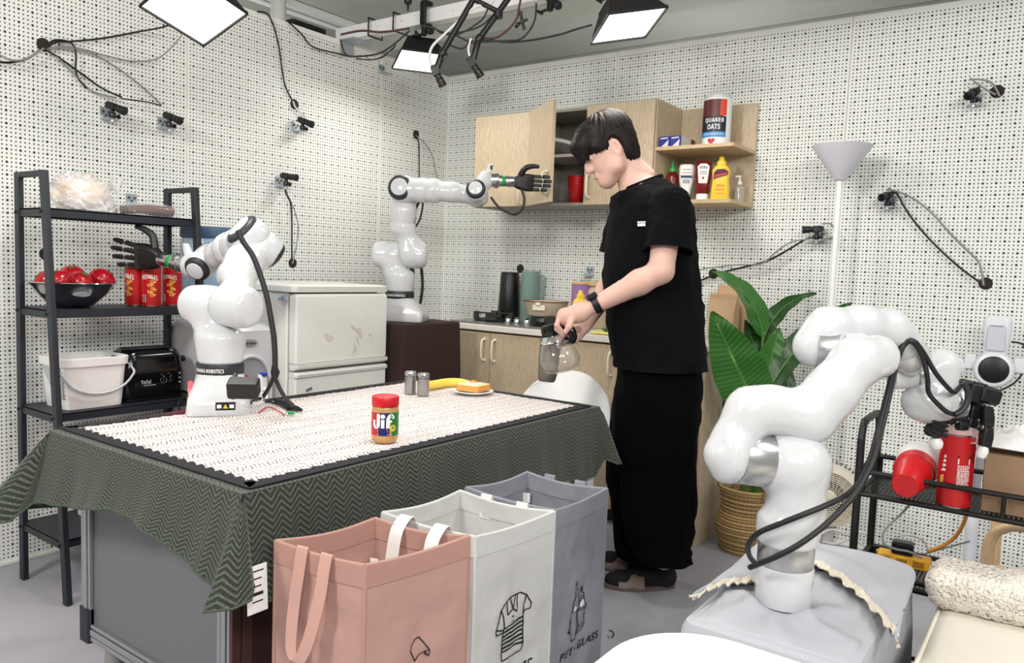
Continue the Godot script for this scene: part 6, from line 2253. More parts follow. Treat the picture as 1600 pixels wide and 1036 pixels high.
	g.sheet(18, 20, func(u, v):
		var s: float = (u - 0.5) * 2.0
		var t: float = v
		var wid: float = 0.23 * (1.0 - 0.28 * pow(maxf(0.0, (t - 0.7) / 0.3), 2.2))
		var yy: float = 0.43 + 0.37 * pow(maxf(0.0, (t - 0.42) / 0.58), 1.15) + 0.03 * pow(1.0 - t, 3.0) * 0.0
		var zz: float = 0.21 - 0.36 * minf(1.0, t / 0.5) - 0.1 * pow(maxf(0.0, (t - 0.5) / 0.5), 1.3)
		yy += 0.05 * s * s * (1.0 - 0.9 * maxf(0.0, t - 0.5) * 2.0) - 0.065 * s * s * pow(maxf(0.0, (t - 0.6) / 0.4), 2.0)
		return Vector3(1.585 + s * wid, yy, 1.2 - zz * -1.0 + 0.0 if false else 1.17 + zz + 0.1 * s * s * maxf(0.0, t - 0.4)), 0.008)
	partw("shell", g, mats.white_paint, o)
	for sx in [-1, 1]:
		for sz in [-1, 1]:
			g = G.new()
			g.cyl(Vector3(1.57 + sx * 0.15, 0, 1.19 + sz * 0.17), Vector3(1.585 + sx * 0.1, 0.43, 1.19 + sz * 0.1), 0.012, 0.003, 14, 0.016)
			partw("leg", g, mats.birch, o)
	# loose wires beside the robot base
	cable(G.smooth([Vector3(1.155, 0.757, 2.248), Vector3(1.146, 0.757, 2.186), Vector3(1.231, 0.757, 2.199), Vector3(1.307, 0.757, 2.233)], 3), 0.003, mats.cable_black, "thin black wires lying by the robot base on the table", 3)
	cable([Vector3(1.281, 0.757, 2.325), Vector3(1.22, 0.757, 2.246), Vector3(1.274, 0.757, 2.253), Vector3(1.358, 0.757, 2.288)], 0.002, mats.red_plastic, "thin red wire lying by the robot base on the table", 4)
	o = thing("cable_sleeve", "black cable sleeve end lying on the white cloth beside the robot base", "cable sleeve", Vector3(1.263, 0.757, 2.199))
	g = G.new()
	g.tube(G.smooth([Vector3(1.149, 0.764, 2.168), Vector3(1.224, 0.764, 2.194), Vector3(1.299, 0.764, 2.215), Vector3(1.366, 0.764, 2.225)], 4), [0.005, 0.007, 0.009, 0.011, 0.012, 0.013, 0.013, 0.012, 0.012, 0.01, 0.009, 0.007, 0.004], 8, 0.6)
	partw("sleeve", g, mats.cable_black, o)
	o = thing("terminal_plug", "tiny green terminal plug on the white cloth by the black sleeve", "plug", Vector3(1.365, 0.757, 2.266))
	g = G.new()
	g.box(Vector3(0, 0.004, 0), Vector3(0.018, 0.009, 0.012), 0.001, Basis(Vector3(0, 1, 0), 0.5))
	part("housing", g, mt("terminal_green", rgb(50, 160, 96), 0.4), o)
	g = G.new()
	g.box(Vector3(-0.012, 0.004, 0.003), Vector3(0.012, 0.004, 0.008), 0.001, Basis(Vector3(0, 1, 0), 0.5))
	part("pins", g, mats.zinc, o)


# ---------------------------------------------------------------- three recycling bags

func bag(c: Array, m: Material, inner: Material, label: String, h: float, kind: String, seed_at: float):
	# c: four top corners (near-left, near-right, far-right, far-left), walls drop straight to the floor
	var o := thing("recycling_bag", label, "bag", (c[0] + c[2]) * 0.5 * Vector3(1, 0, 1), 0, "row of three recycling bags")
	var nz := FastNoiseLite.new()
	nz.seed = int(seed_at)
	nz.frequency = 5.0
	var mid := Vector3.ZERO
	for q in c:
		mid += q * 0.25
	for k in 4:
		var a: Vector3 = c[k]
		var b: Vector3 = c[(k + 1) % 4]
		var out := (b - a).cross(Vector3(0, 1, 0)).normalized()
		if out.dot((a + b) * 0.5 - mid) < 0:
			out = -out
		var wall := func(u: float, v: float) -> Vector3:
			var e := sin(u * PI)
			var p := a.lerp(b, u)
			p.y = h * (1.0 - v) - 0.009 * e * pow(1.0 - v, 6.0)
			var w := nz.get_noise_3d(p.x * 1.3, p.y * 1.6, p.z * 1.3) * 0.016 + nz.get_noise_3d(p.x * 4.0, p.y * 3.0, p.z * 4.0) * 0.005
			return p + out * (e * (w * minf(1.0, v * 3.0) - 0.006 * (1.0 - v)))
		var g := G.new()
		g.sheet(24, 30, wall, 0.003)
		partw("side_wall", g, m, o)
		g = G.new()
		g.sheet(16, 3, func(u, v): return wall.call(u, v * 0.07) + out * 0.0028, 0.003)
		g.sheet(16, 3, func(u, v): return wall.call(u, v * 0.07) - out * 0.0028, 0.003)
		var lip := []
		for j in 13:
			lip.append(wall.call(j / 12.0, 0.0))
		g.tube(lip, 0.0042, 6)
		partw("hem", g, inner, o)
		g = G.new()
		g.tube([a + out * 0.001, Vector3(a.x, 0.002, a.z) + out * 0.001], 0.0045, 6)
		partw("edge_piping", g, inner, o)
		if k == 1:
			var n := out
			var s := (b - a).normalized()
			var surf := func(q: Vector2, z := 0.0045) -> Vector3:
				var u := 0.5 + q.x / a.distance_to(b)
				return wall.call(u, (h - q.y) / h) + n * z
			print_on(kind, surf, o)
	var g2 := G.new()
	g2.slab([Vector3(c[0].x, 0.004, c[0].z), Vector3(c[1].x, 0.004, c[1].z), Vector3(c[2].x, 0.004, c[2].z), Vector3(c[3].x, 0.004, c[3].z)], 0.004)
	partw("bottom", g2, m, o)
	return o


func ribbon(g: G, p: Array, across: Vector3, w: float):
	var q := G.smooth(p, 5)
	g.sheet(2, q.size() - 1, func(u, v):
		var k := int(round(v * (q.size() - 1)))
		return q[k] + across * ((u - 0.5) * w), 0.002)


func print_on(kind: String, f: Callable, o: Node3D):
	var g := G.new()
	var ink: Material = mats.print_black
	var w := 0.0032
	if kind == "paper":
		var c := Vector2(0.0, 0.428)
		w = 0.0026
		g.stroke([c + Vector2(-0.0174, 0.0050), c + Vector2(-0.0124, 0.0174), c + Vector2(-0.0025, 0.0260), c + Vector2(0.0074, 0.0273), c + Vector2(0.0186, 0.0112), c + Vector2(0.0285, -0.0025), c + Vector2(0.0310, -0.0074), c + Vector2(0.0310, -0.0198), c + Vector2(0.0223, -0.0136), c + Vector2(0.0186, -0.0099), c + Vector2(0.0285, -0.0037)], w, f)
		g.stroke([c + Vector2(-0.0174, 0.0050), c + Vector2(-0.0037, -0.0217), c + Vector2(0.0062, -0.0099), c + Vector2(0.0198, -0.0050), c + Vector2(0.0223, -0.0136)], w, f)
		g.text("PAPER", 0.022, 0.09, func(q, z): return f.call(q + Vector2(0.0, 0.36), 0.0045))
	elif kind == "shirt":
		var c := Vector2(0.0, 0.405)
		var sc := 0.7
		var pts := func(l: Array) -> Array:
			var out := []
			for q in l:
				out.append(c + q * sc)
			return out
		g.stroke(pts.call([Vector2(-0.055, -0.03), Vector2(-0.055, -0.11), Vector2(0.05, -0.11), Vector2(0.055, 0.03), Vector2(0.082, 0.032), Vector2(0.085, 0.05), Vector2(0.062, 0.085), Vector2(0.035, 0.1), Vector2(0.018, 0.098), Vector2(-0.018, 0.098), Vector2(-0.035, 0.092), Vector2(-0.062, 0.066), Vector2(-0.09, 0.0), Vector2(-0.086, -0.012), Vector2(-0.055, -0.01), Vector2(-0.055, -0.03)]), w, f)
		g.stroke(pts.call([Vector2(-0.035, 0.092), Vector2(-0.028, 0.04), Vector2(-0.004, 0.055), Vector2(0.014, 0.042), Vector2(0.022, 0.096)]), w, f)
		g.stroke(pts.call([Vector2(-0.018, 0.098), Vector2(-0.004, 0.055), Vector2(0.012, 0.098)]), w, f)
		g.stroke(pts.call([Vector2(-0.062, 0.066), Vector2(-0.05, 0.04), Vector2(-0.053, -0.01)]), w, f)
		g.stroke(pts.call([Vector2(0.062, 0.085), Vector2(0.052, 0.05), Vector2(0.053, 0.02)]), w, f)
		g.stroke(pts.call([Vector2(-0.088, 0.006), Vector2(-0.056, -0.002)]), w, f)
		for j in 7:
			g.stroke(pts.call([Vector2(-0.054, 0.0 - j * 0.0135), Vector2(0.052, 0.008 - j * 0.0145)]), 0.0048, f)
		for j in 2:
			g.stroke(pts.call([Vector2(-0.006, 0.03 - j * 0.016), Vector2(-0.003, 0.03 - j * 0.016)]), 0.004, f)
		g.text("FABRIC", 0.024, 0.11, func(q, z): return f.call(q + Vector2(0.02, 0.285), 0.0045))
	else:
		var c := Vector2(0.005, 0.348)
		w = 0.0026
		g.stroke([c + Vector2(-0.0320, -0.0744), c + Vector2(-0.0333, 0.0124), c + Vector2(-0.0333, 0.0248), c + Vector2(-0.0230, 0.0422), c + Vector2(-0.0230, 0.0775), c + Vector2(-0.0198, 0.0806), c + Vector2(-0.0134, 0.0806), c + Vector2(-0.0134, 0.0409), c + Vector2(-0.0051, 0.0223), c + Vector2(-0.0032, -0.0713), c + Vector2(-0.0077, -0.0756), c + Vector2(-0.0256, -0.0769), c + Vector2(-0.0320, -0.0744)], w, f)
		g.stroke([c + Vector2(-0.0230, 0.0744), c + Vector2(-0.0134, 0.0744)], w, f)
		g.stroke([c + Vector2(0.0000, -0.0682), c + Vector2(0.0000, 0.0223), c + Vector2(0.0077, 0.0372), c + Vector2(0.0128, 0.0409), c + Vector2(0.0128, 0.0546), c + Vector2(0.0230, 0.0558), c + Vector2(0.0230, 0.0409), c + Vector2(0.0358, 0.0310), c + Vector2(0.0358, -0.0570), c + Vector2(0.0320, -0.0670), c + Vector2(0.0000, -0.0682)], w, f)
		for y in [0.04, 0.03, 0.0, -0.01, -0.075, -0.09]:
			g.stroke([c + Vector2(0.0, y * 0.62), c + Vector2(0.036, y * 0.62)], w, f)
		g.stroke([c + Vector2(0.0128, 0.0484), c + Vector2(0.0230, 0.0484)], 0.008, f)
		g.stroke([c + Vector2(-0.0333, -0.0186), c + Vector2(-0.0397, -0.0310), c + Vector2(-0.0422, -0.0465)], w, f)
		g.stroke([c + Vector2(-0.0435, -0.0465), c + Vector2(-0.0403, -0.0496)], 0.008, f)
		g.stroke([c + Vector2(0.0358, 0.0050), c + Vector2(0.0435, 0.0000), c + Vector2(0.0461, -0.0124)], w, f)
		g.text("PET · GLASS", 0.02, 0.185, func(q, z): return f.call(q + Vector2(0.018 + q.y * 0.2, 0.245), 0.0045))
		var e := G.new()
		for x in [-0.038, -0.021, 0.014, 0.026, 0.042]:
			var p := []
			for j in 12:
				p.append(c + Vector2(x * 0.64 + cos(TAU * j / 12) * 0.004, 0.01 + sin(TAU * j / 12) * 0.009))
			e.area(p, func(q): return f.call(q, 0.0052))
		partw("eye_print", e, mats.print_white, o)
	partw("print", g, ink, o)


func bags():
	var H := 0.645
	var pink := mt("bag_pink", rgb(190, 150, 140), 0.8)
	var pink2 := mt("bag_pink_hem", rgb(184, 142, 131), 0.8)
	var light := mt("bag_light", rgb(204, 204, 202), 0.7)
	var grey := mt("bag_grey", rgb(138, 141, 150), 0.75)
	for m in [pink, light, grey]:
		m.normal_enabled = true
		m.normal_texture = noise_tex(0.012, 256, null, 6.0, 3)
		m.normal_scale = 0.5
		tri_uv(m, Vector3(2.2, 2.2, 2.2))
	var pc := [Vector3(1.991, 0.645, 2.797), Vector3(2.23, 0.645, 2.769), Vector3(2.276, 0.645, 2.504), Vector3(2.038, 0.645, 2.556)]
	var lc := [Vector3(2.021, 0.645, 2.527), Vector3(2.291, 0.645, 2.511), Vector3(2.322, 0.645, 2.23), Vector3(2.04, 0.645, 2.25)]
	lc[0].z -= 0.012
	lc[1].z -= 0.012
	var gc := [Vector3(2.032, 0.645, 2.216), Vector3(2.319, 0.645, 2.22), Vector3(2.32, 0.645, 1.962), Vector3(2.061, 0.645, 1.972)]
	var o: Node3D = bag(pc, pink, pink2, "salmon pink recycling bag, nearest of the three beside the table", H, "paper", 3)
	# carrying straps
	var d: Vector3 = (pc[1] - pc[0]).normalized()
	var out := Vector3(-d.z, 0, d.x)
	if out.z < 0:
		out = -out
	var g := G.new()
	var s0: Vector3 = pc[0].lerp(pc[1], 0.32)
	var s1: Vector3 = pc[0].lerp(pc[1], 0.6)
	ribbon(g, [s0 + Vector3(0, -0.05, 0) - out * 0.006, s0 + Vector3(0, 0.004, 0), s0 + out * 0.012 + Vector3(0, -0.05, 0), s0 + out * 0.02 + Vector3(-0.006, -0.13, 0), s0 + out * 0.03 + Vector3(0.0, -0.2, 0), s0.lerp(s1, 0.35) + out * 0.036 + Vector3(0, -0.222, 0), s0.lerp(s1, 0.75) + out * 0.034 + Vector3(0.0, -0.17, 0), s1 + out * 0.022 + Vector3(0.0, -0.08, 0), s1 + out * 0.01 + Vector3(0, -0.02, 0), s1 + Vector3(0, 0.003, 0), s1 + Vector3(0, -0.05, 0) - out * 0.006], d, 0.03)
	partw("strap", g, mt("strap_pink", rgb(202, 158, 146), 0.8), o)
	g = G.new()
	g.box(pc[3] + Vector3(0.02, -0.1, 0.02), Vector3(0.02, 0.03, 0.002), 0.0005, Basis(Vector3(0, 1, 0), 0.3))
	partw("inner_label", g, mats.print_white, o)
	o = bag(lc, light, light, "pale grey recycling bag with a striped shirt print, middle of the three", H, "shirt", 8)
	for k in 2:
		g = G.new()
		var q: Vector3 = lc[0].lerp(lc[1], 0.3 + 0.38 * k)
		ribbon(g, [q - out * 0.008 + Vector3(0, -0.07, 0), q - out * 0.002 + Vector3(0, 0.005, 0), q + out * 0.03 + Vector3(0, 0.002, 0), q + out * 0.055 + Vector3(0, -0.04, 0), q + out * 0.062 - d * 0.012 + Vector3(0, -0.2, 0)], d, 0.034)
		partw("strap", g, mt("strap_white", rgb(232, 228, 226), 0.8), o)
		g = G.new()
		q = lc[3].lerp(lc[2], 0.3 + 0.38 * k)
		ribbon(g, [q + out * 0.007 + Vector3(0, -0.055, 0), q + out * 0.005 + Vector3(0, -0.01, 0), q + Vector3(0, 0.006, 0), q - out * 0.008 + Vector3(0, -0.02, 0), q - out * 0.01 + Vector3(0, -0.1, 0)], d, 0.032)
		partw("strap", g, mats.strap_white, o)
	o = bag(gc, grey, grey, "dark grey recycling bag reading PET GLASS, farthest of the three", H, "bottles", 15)
	for k in 2:
		g = G.new()
		var q: Vector3 = gc[3].lerp(gc[2], 0.3 + 0.38 * k)
		ribbon(g, [q + out * 0.007 + Vector3(0, -0.05, 0), q + Vector3(0, 0.006, 0), q - out * 0.008 + Vector3(0, -0.02, 0), q - out * 0.01 + Vector3(0, -0.1, 0)], d, 0.032)
		partw("strap", g, grey, o)
	g = G.new()
	g.box(gc[3] + Vector3(0.012, -0.07, 0.015), Vector3(0.022, 0.028, 0.002), 0.0005, Basis(Vector3(0, 1, 0), 0.3))
	partw("inner_label", g, mats.print_white, o)


# ---------------------------------------------------------------- robot arms

func robot_hand(o: Node3D, at: Vector3, f: Vector3, s: Vector3, curl: float, splay: float, thumb_out := 0.5, z := 1.0):
	# f: along the fingers, s: towards the thumb, the fingers bend towards n; z: size
	f = f.normalized()
	s = (s - f * s.dot(f)).normalized()
	var n := f.cross(s)
	var b := Basis(s, f, s.cross(f))
	var bk := mt("hand_black", rgb(14, 14, 17), 0.42)
	var g := G.new()
	g.loft([G.ring(0.0, 0.05 * z, 0.036 * z, 0.014, at, b), G.ring(0.02 * z, 0.07 * z, 0.04 * z, 0.014, at, b), G.ring(0.06 * z, 0.086 * z, 0.036 * z, 0.012, at, b), G.ring(0.092 * z, 0.084 * z, 0.026 * z, 0.01, at, b), G.ring(0.096 * z, 0.078 * z, 0.02 * z, 0.008, at, b)])
	g.box(at + f * 0.05 * z - n * 0.018 * z, Vector3(0.05, 0.05, 0.008) * z, 0.003, b)
	partw("palm", g, bk, o)
	for k in 4:
		var w := (k - 1.5) / 1.5
		var p := at + f * 0.094 * z - s * (w * 0.032 * z)
		var d := (f - s * (w * splay)).normalized()
		var len0: float = [0.042, 0.047, 0.045, 0.036][k] * z
		var e := (d * cos(curl) + n * sin(curl)).normalized()
		var e2 := (d * cos(curl * 2.0) + n * sin(curl * 2.0)).normalized()
		g = G.new()
		for q in [[p, e, len0], [p + e * (len0 + 0.004), e2, len0 * 0.9]]:
			var y: Vector3 = q[1]
			var x := (s - y * s.dot(y)).normalized()
			var bb := Basis(x, y, x.cross(y))
			g.loft([G.ring(0, 0.014, 0.014, 0.004, q[0], bb), G.ring(0.004, 0.0175, 0.018, 0.005, q[0], bb), G.ring(q[2] - 0.006, 0.0165, 0.017, 0.005, q[0], bb), G.ring(q[2], 0.012, 0.011, 0.004, q[0], bb)])
		var fin := partw("finger", g, bk, o)
		g = G.new()
		for q in [p, p + e * (len0 + 0.002)]:
			g.cyl(q - s * 0.0092, q + s * 0.0092, 0.0055, 0.001, 10)
		partw("knuckle_pin", g, mats.silver, fin)
	var t0 := at + (f * 0.028 + s * 0.03 + n * 0.008) * z
	var t1 := t0 + ((s * (0.5 + thumb_out) + f * 0.45).normalized() * 0.042 + n * 0.012) * z
	var t2 := t1 + (f * 0.9 + s * thumb_out).normalized() * 0.042 * z
	var t3 := t2 + (f * 1.0 + s * (thumb_out - 0.35)).normalized() * 0.03 * z
	g = G.new()
	g.tube(G.smooth([t0, t1, t2, t3], 4), [0.015, 0.016, 0.0155, 0.015, 0.0145, 0.014, 0.013, 0.0125, 0.0115, 0.011, 0.01, 0.009, 0.007], 10)
	partw("thumb", g, bk, o)


func cap_ring(o: Node3D, c: Vector3, d: Vector3, r: float, l: float):
	# dark ring with a white disc that closes a joint
	var g := G.new()
	g.lathe([Vector2(r * 0.99, 0), Vector2(r * 1.03, 0.004), Vector2(r * 1.02, l * 0.65), Vector2(r * 0.9, l), Vector2(r * 0.72, l + 0.004), Vector2(0, l + 0.004)], 36, G.aim(c, d))
	var q := partw("joint_cap", g, mats.robot_dark, o)
	g = G.new()
	g.lathe([Vector2(r * 0.7, l + 0.003), Vector2(r * 0.7, l + 0.007), Vector2(r * 0.6, l + 0.0095), Vector2(0, l + 0.011)], 36, G.aim(c, d))
	partw("cap_disc", g, mats.robot_white, q)


func robot_arm(label: String, hand_label: String, B: Vector3, S: Vector3, E: Vector3, W: Vector3, F: Vector3, a2: Vector3, e4: Vector3, w6: Vector3, hand_dir: Vector3, thumb: Vector3, curl: float, splay: float, thumb_out: float, base_turn: float):
	var o := thing("robot", label, "robot arm", B, 0, "white robot arms with dark joint caps")
	var wh: Material = mats.robot_white
	var up := Vector3(0, 1, 0)
	a2 = a2.normalized()
	e4 = e4.normalized()
	w6 = w6.normalized()
	var bb := Basis(up, base_turn)
	var g := G.new()
	var off := bb * Vector3(0.03, 0, 0)
	g.loft([G.ring(0.0, 0.215, 0.185, 0.02, B + off, bb), G.ring(0.004, 0.22, 0.19, 0.022, B + off, bb), G.ring(0.05, 0.215, 0.18, 0.03, B + off, bb), G.ring(0.085, 0.17, 0.155, 0.05, B + off * 0.5, bb), G.ring(0.118, 0.14, 0.14, 0.07, B, bb)])
	partw("pedestal", g, wh, o)
	g = G.new()
	g.lathe([Vector2(0, 0.108), Vector2(0.069, 0.108), Vector2(0.0725, 0.112), Vector2(0.0735, 0.14), Vector2(0.071, 0.149), Vector2(0, 0.149)], 40, Transform3D(Basis(), B))
	var co := partw("collar", g, mats.robot_dark, o)
	g = G.new()
	var f := on_cyl(0.0736, B + Vector3(0, 0.1285, 0), 0.45)
	g.text("FRANKA ROBOTICS", 0.0115, 0.1, f)
	partw("lettering", g, mats.print_white, co)
	# link 1: column that leans over into one half of the shoulder
	var fl := Field.new()
	fl.bar(B + up * 0.146, B + up * 0.235, 0.0665, 0.008, 0.01)
	fl.cap(B + up * 0.215, S - a2 * 0.065 - up * 0.012, 0.055, 0.052, 0.06)
	fl.bar(S - a2 * 0.138, S - a2 * 0.0015, 0.06, 0.02, 0.045)
	g = G.new()
	fl.build(g, 0.0075)
	partw("shoulder_column", g, wh, o)
	# link 2: other half of the shoulder, rising into the upper arm
	var U := S.lerp(E, 0.46)
	fl = Field.new()
	fl.bar(S + a2 * 0.0015, S + a2 * 0.13, 0.0595, 0.022, 0.01)
	fl.cap(S + a2 * 0.075, U, 0.05, 0.052, 0.05)
	fl.bar(S.lerp(E, 0.36), U, 0.0555, 0.006, 0.04)
	g = G.new()
	fl.build(g, 0.0075)
	partw("lower_arm_half", g, wh, o)
	# link 3: upper arm ending in the dark half of the elbow
	var dir := (E - S).normalized()
	fl = Field.new()
	fl.bar(U + dir * 0.002, S.lerp(E, 0.72), 0.0555, 0.006, 0.01)
	fl.cap(S.lerp(E, 0.66), E - e4 * 0.035, 0.052, 0.055, 0.05)
	fl.bar(E - e4 * 0.075, E - e4 * 0.001, 0.061, 0.012, 0.035)
	g = G.new()
	fl.build(g, 0.0075)
	partw("upper_arm", g, wh, o)
	g = G.new()
	g.lathe([Vector2(0.0615, 0), Vector2(0.0635, 0.003), Vector2(0.06, 0.016), Vector2(0.04, 0.026), Vector2(0, 0.03)], 36, G.aim(E - e4 * 0.066, -e4))
	partw("elbow_end_cap", g, mats.robot_dark, o)
	# link 4: elbow, then the start of the forearm
	var fd := (W - E).normalized()
	var P := E + fd * 0.13 + e4 * 0.012
	fl = Field.new()
	fl.bar(E + e4 * 0.001, E + e4 * 0.06, 0.061, 0.01, 0.01)
	fl.cap(E + e4 * 0.022, P - fd * 0.03, 0.053, 0.054, 0.045)
	fl.bar(P - fd * 0.045, P, 0.0555, 0.005, 0.03)
	g = G.new()
	fl.build(g, 0.0075)
	partw("elbow", g, wh, o)
	cap_ring(o, E + e4 * 0.052, e4, 0.061, 0.022)
	# link 5: tapering forearm
	fl = Field.new()
	fl.bar(P + fd * 0.002, P + fd * 0.045, 0.0555, 0.005, 0.01)
	fl.chain([P + fd * 0.03, P.lerp(W - w6 * 0.01, 0.5), W - fd * 0.06 - w6 * 0.03, W - w6 * 0.03], [0.053, 0.046, 0.037, 0.042], 0.03)
	fl.bar(W - w6 * 0.07, W - w6 * 0.001, 0.049, 0.012, 0.03)
	g = G.new()
	fl.build(g, 0.007)
	partw("forearm", g, wh, o)
	g = G.new()
	g.lathe([Vector2(0.0495, 0), Vector2(0.051, 0.003), Vector2(0.047, 0.014), Vector2(0.03, 0.021), Vector2(0, 0.023)], 36, G.aim(W - w6 * 0.06, -w6))
	partw("wrist_end_cap", g, mats.robot_dark, o)
	# link 6: wrist
	var hf := hand_dir.normalized()
	var m := F - hf * 0.055
	fl = Field.new()
	fl.bar(W + w6 * 0.001, W + w6 * 0.045, 0.049, 0.01, 0.01)
	fl.cap(W + w6 * 0.012, m - hf * 0.01, 0.043, 0.043, 0.03)
	fl.bar(m - hf * 0.03, m, 0.044, 0.008, 0.02)
	g = G.new()
	fl.build(g, 0.007)
	partw("wrist", g, wh, o)
	g = G.new()
	g.cyl(W + w6 * 0.0005 - w6 * 0.004, W + w6 * 0.006, 0.0505, 0.001, 36)
	partw("wrist_ring", g, mats.silver, o)
	cap_ring(o, W + w6 * 0.04, w6, 0.047, 0.02)
	# flange, adapter and the black hand
	g = G.new()
	g.lathe([Vector2(0, 0), Vector2(0.036, 0), Vector2(0.037, 0.004), Vector2(0.037, 0.012), Vector2(0.034, 0.013), Vector2(0.034, 0.036), Vector2(0.037, 0.037), Vector2(0.037, 0.05), Vector2(0.035, 0.054), Vector2(0.028, 0.055), Vector2(0.028, 0.07), Vector2(0, 0.07)], 36, G.aim(m, hf))
	partw("flange", g, mt("brushed_steel", rgb(196, 196, 198), 0.25, 1.0), o)
	var th := (thumb - hf * thumb.dot(hf)).normalized()
	g = G.new()
	g.loft([G.ring(0.036, 0.03, 0.03, 0.01, m, Basis(hf.cross(th), th, hf)), G.ring(0.06, 0.026, 0.03, 0.012, m + hf * 0.008, Basis(hf.cross(th), th, hf)), G.ring(0.08, 0.018, 0.022, 0.008, m + hf * 0.014, Basis(hf.cross(th), th, hf))])
	var gu := partw("guide_handle", g, wh, o)
	g = G.new()
	g.box(m + hf * 0.014 + th * 0.062 + hf.cross(th) * 0.0125, Vector3(0.012, 0.022, 0.006), 0.002, Basis(hf, th, hf.cross(th)))
	partw("button", g, mats.black_plastic, gu)
	g = G.new()
	g.cyl(m + hf * 0.07, m + hf * 0.088, 0.0255, 0.003, 32)
	partw("status_ring", g, mt("ring_green", rgb(34, 150, 72), 0.35), o)
	g = G.new()
	g.lathe([Vector2(0, 0.088), Vector2(0.023, 0.088), Vector2(0.026, 0.09), Vector2(0.027, 0.128), Vector2(0.025, 0.132), Vector2(0, 0.132)], 32, G.aim(m, hf))
	partw("wrist_sleeve", g, mats.brushed_steel, o)
	# small screw covers on the shells
	g = G.new()
	for q in [[S - a2 * 0.1 + Vector3(0.63, 0.05, 0.77) * 0.058, 0.005], [S + a2 * 0.03 + Vector3(0.63, 0.05, 0.77) * 0.06, 0.005], [S + a2 * 0.06 + Vector3(0.63, 0.05, 0.77) * 0.06, 0.005]]:
		var v := Vector3(0.63, 0.05, 0.77)
		g.cyl(q[0] - v * 0.004, q[0] + v * 0.0012, q[1], 0.0005, 12)
	partw("screw_cover", g, mt("cover_grey", rgb(150, 152, 158), 0.4), o)
	var h := thing("robot_hand", hand_label, "robot hand", m + hf * 0.132, 0, "black five-fingered robot hands")
	robot_hand(h, m + hf * 0.132, hf, thumb, curl, splay, thumb_out, 1.18 if splay > 0.0 else 1.0)
	return o


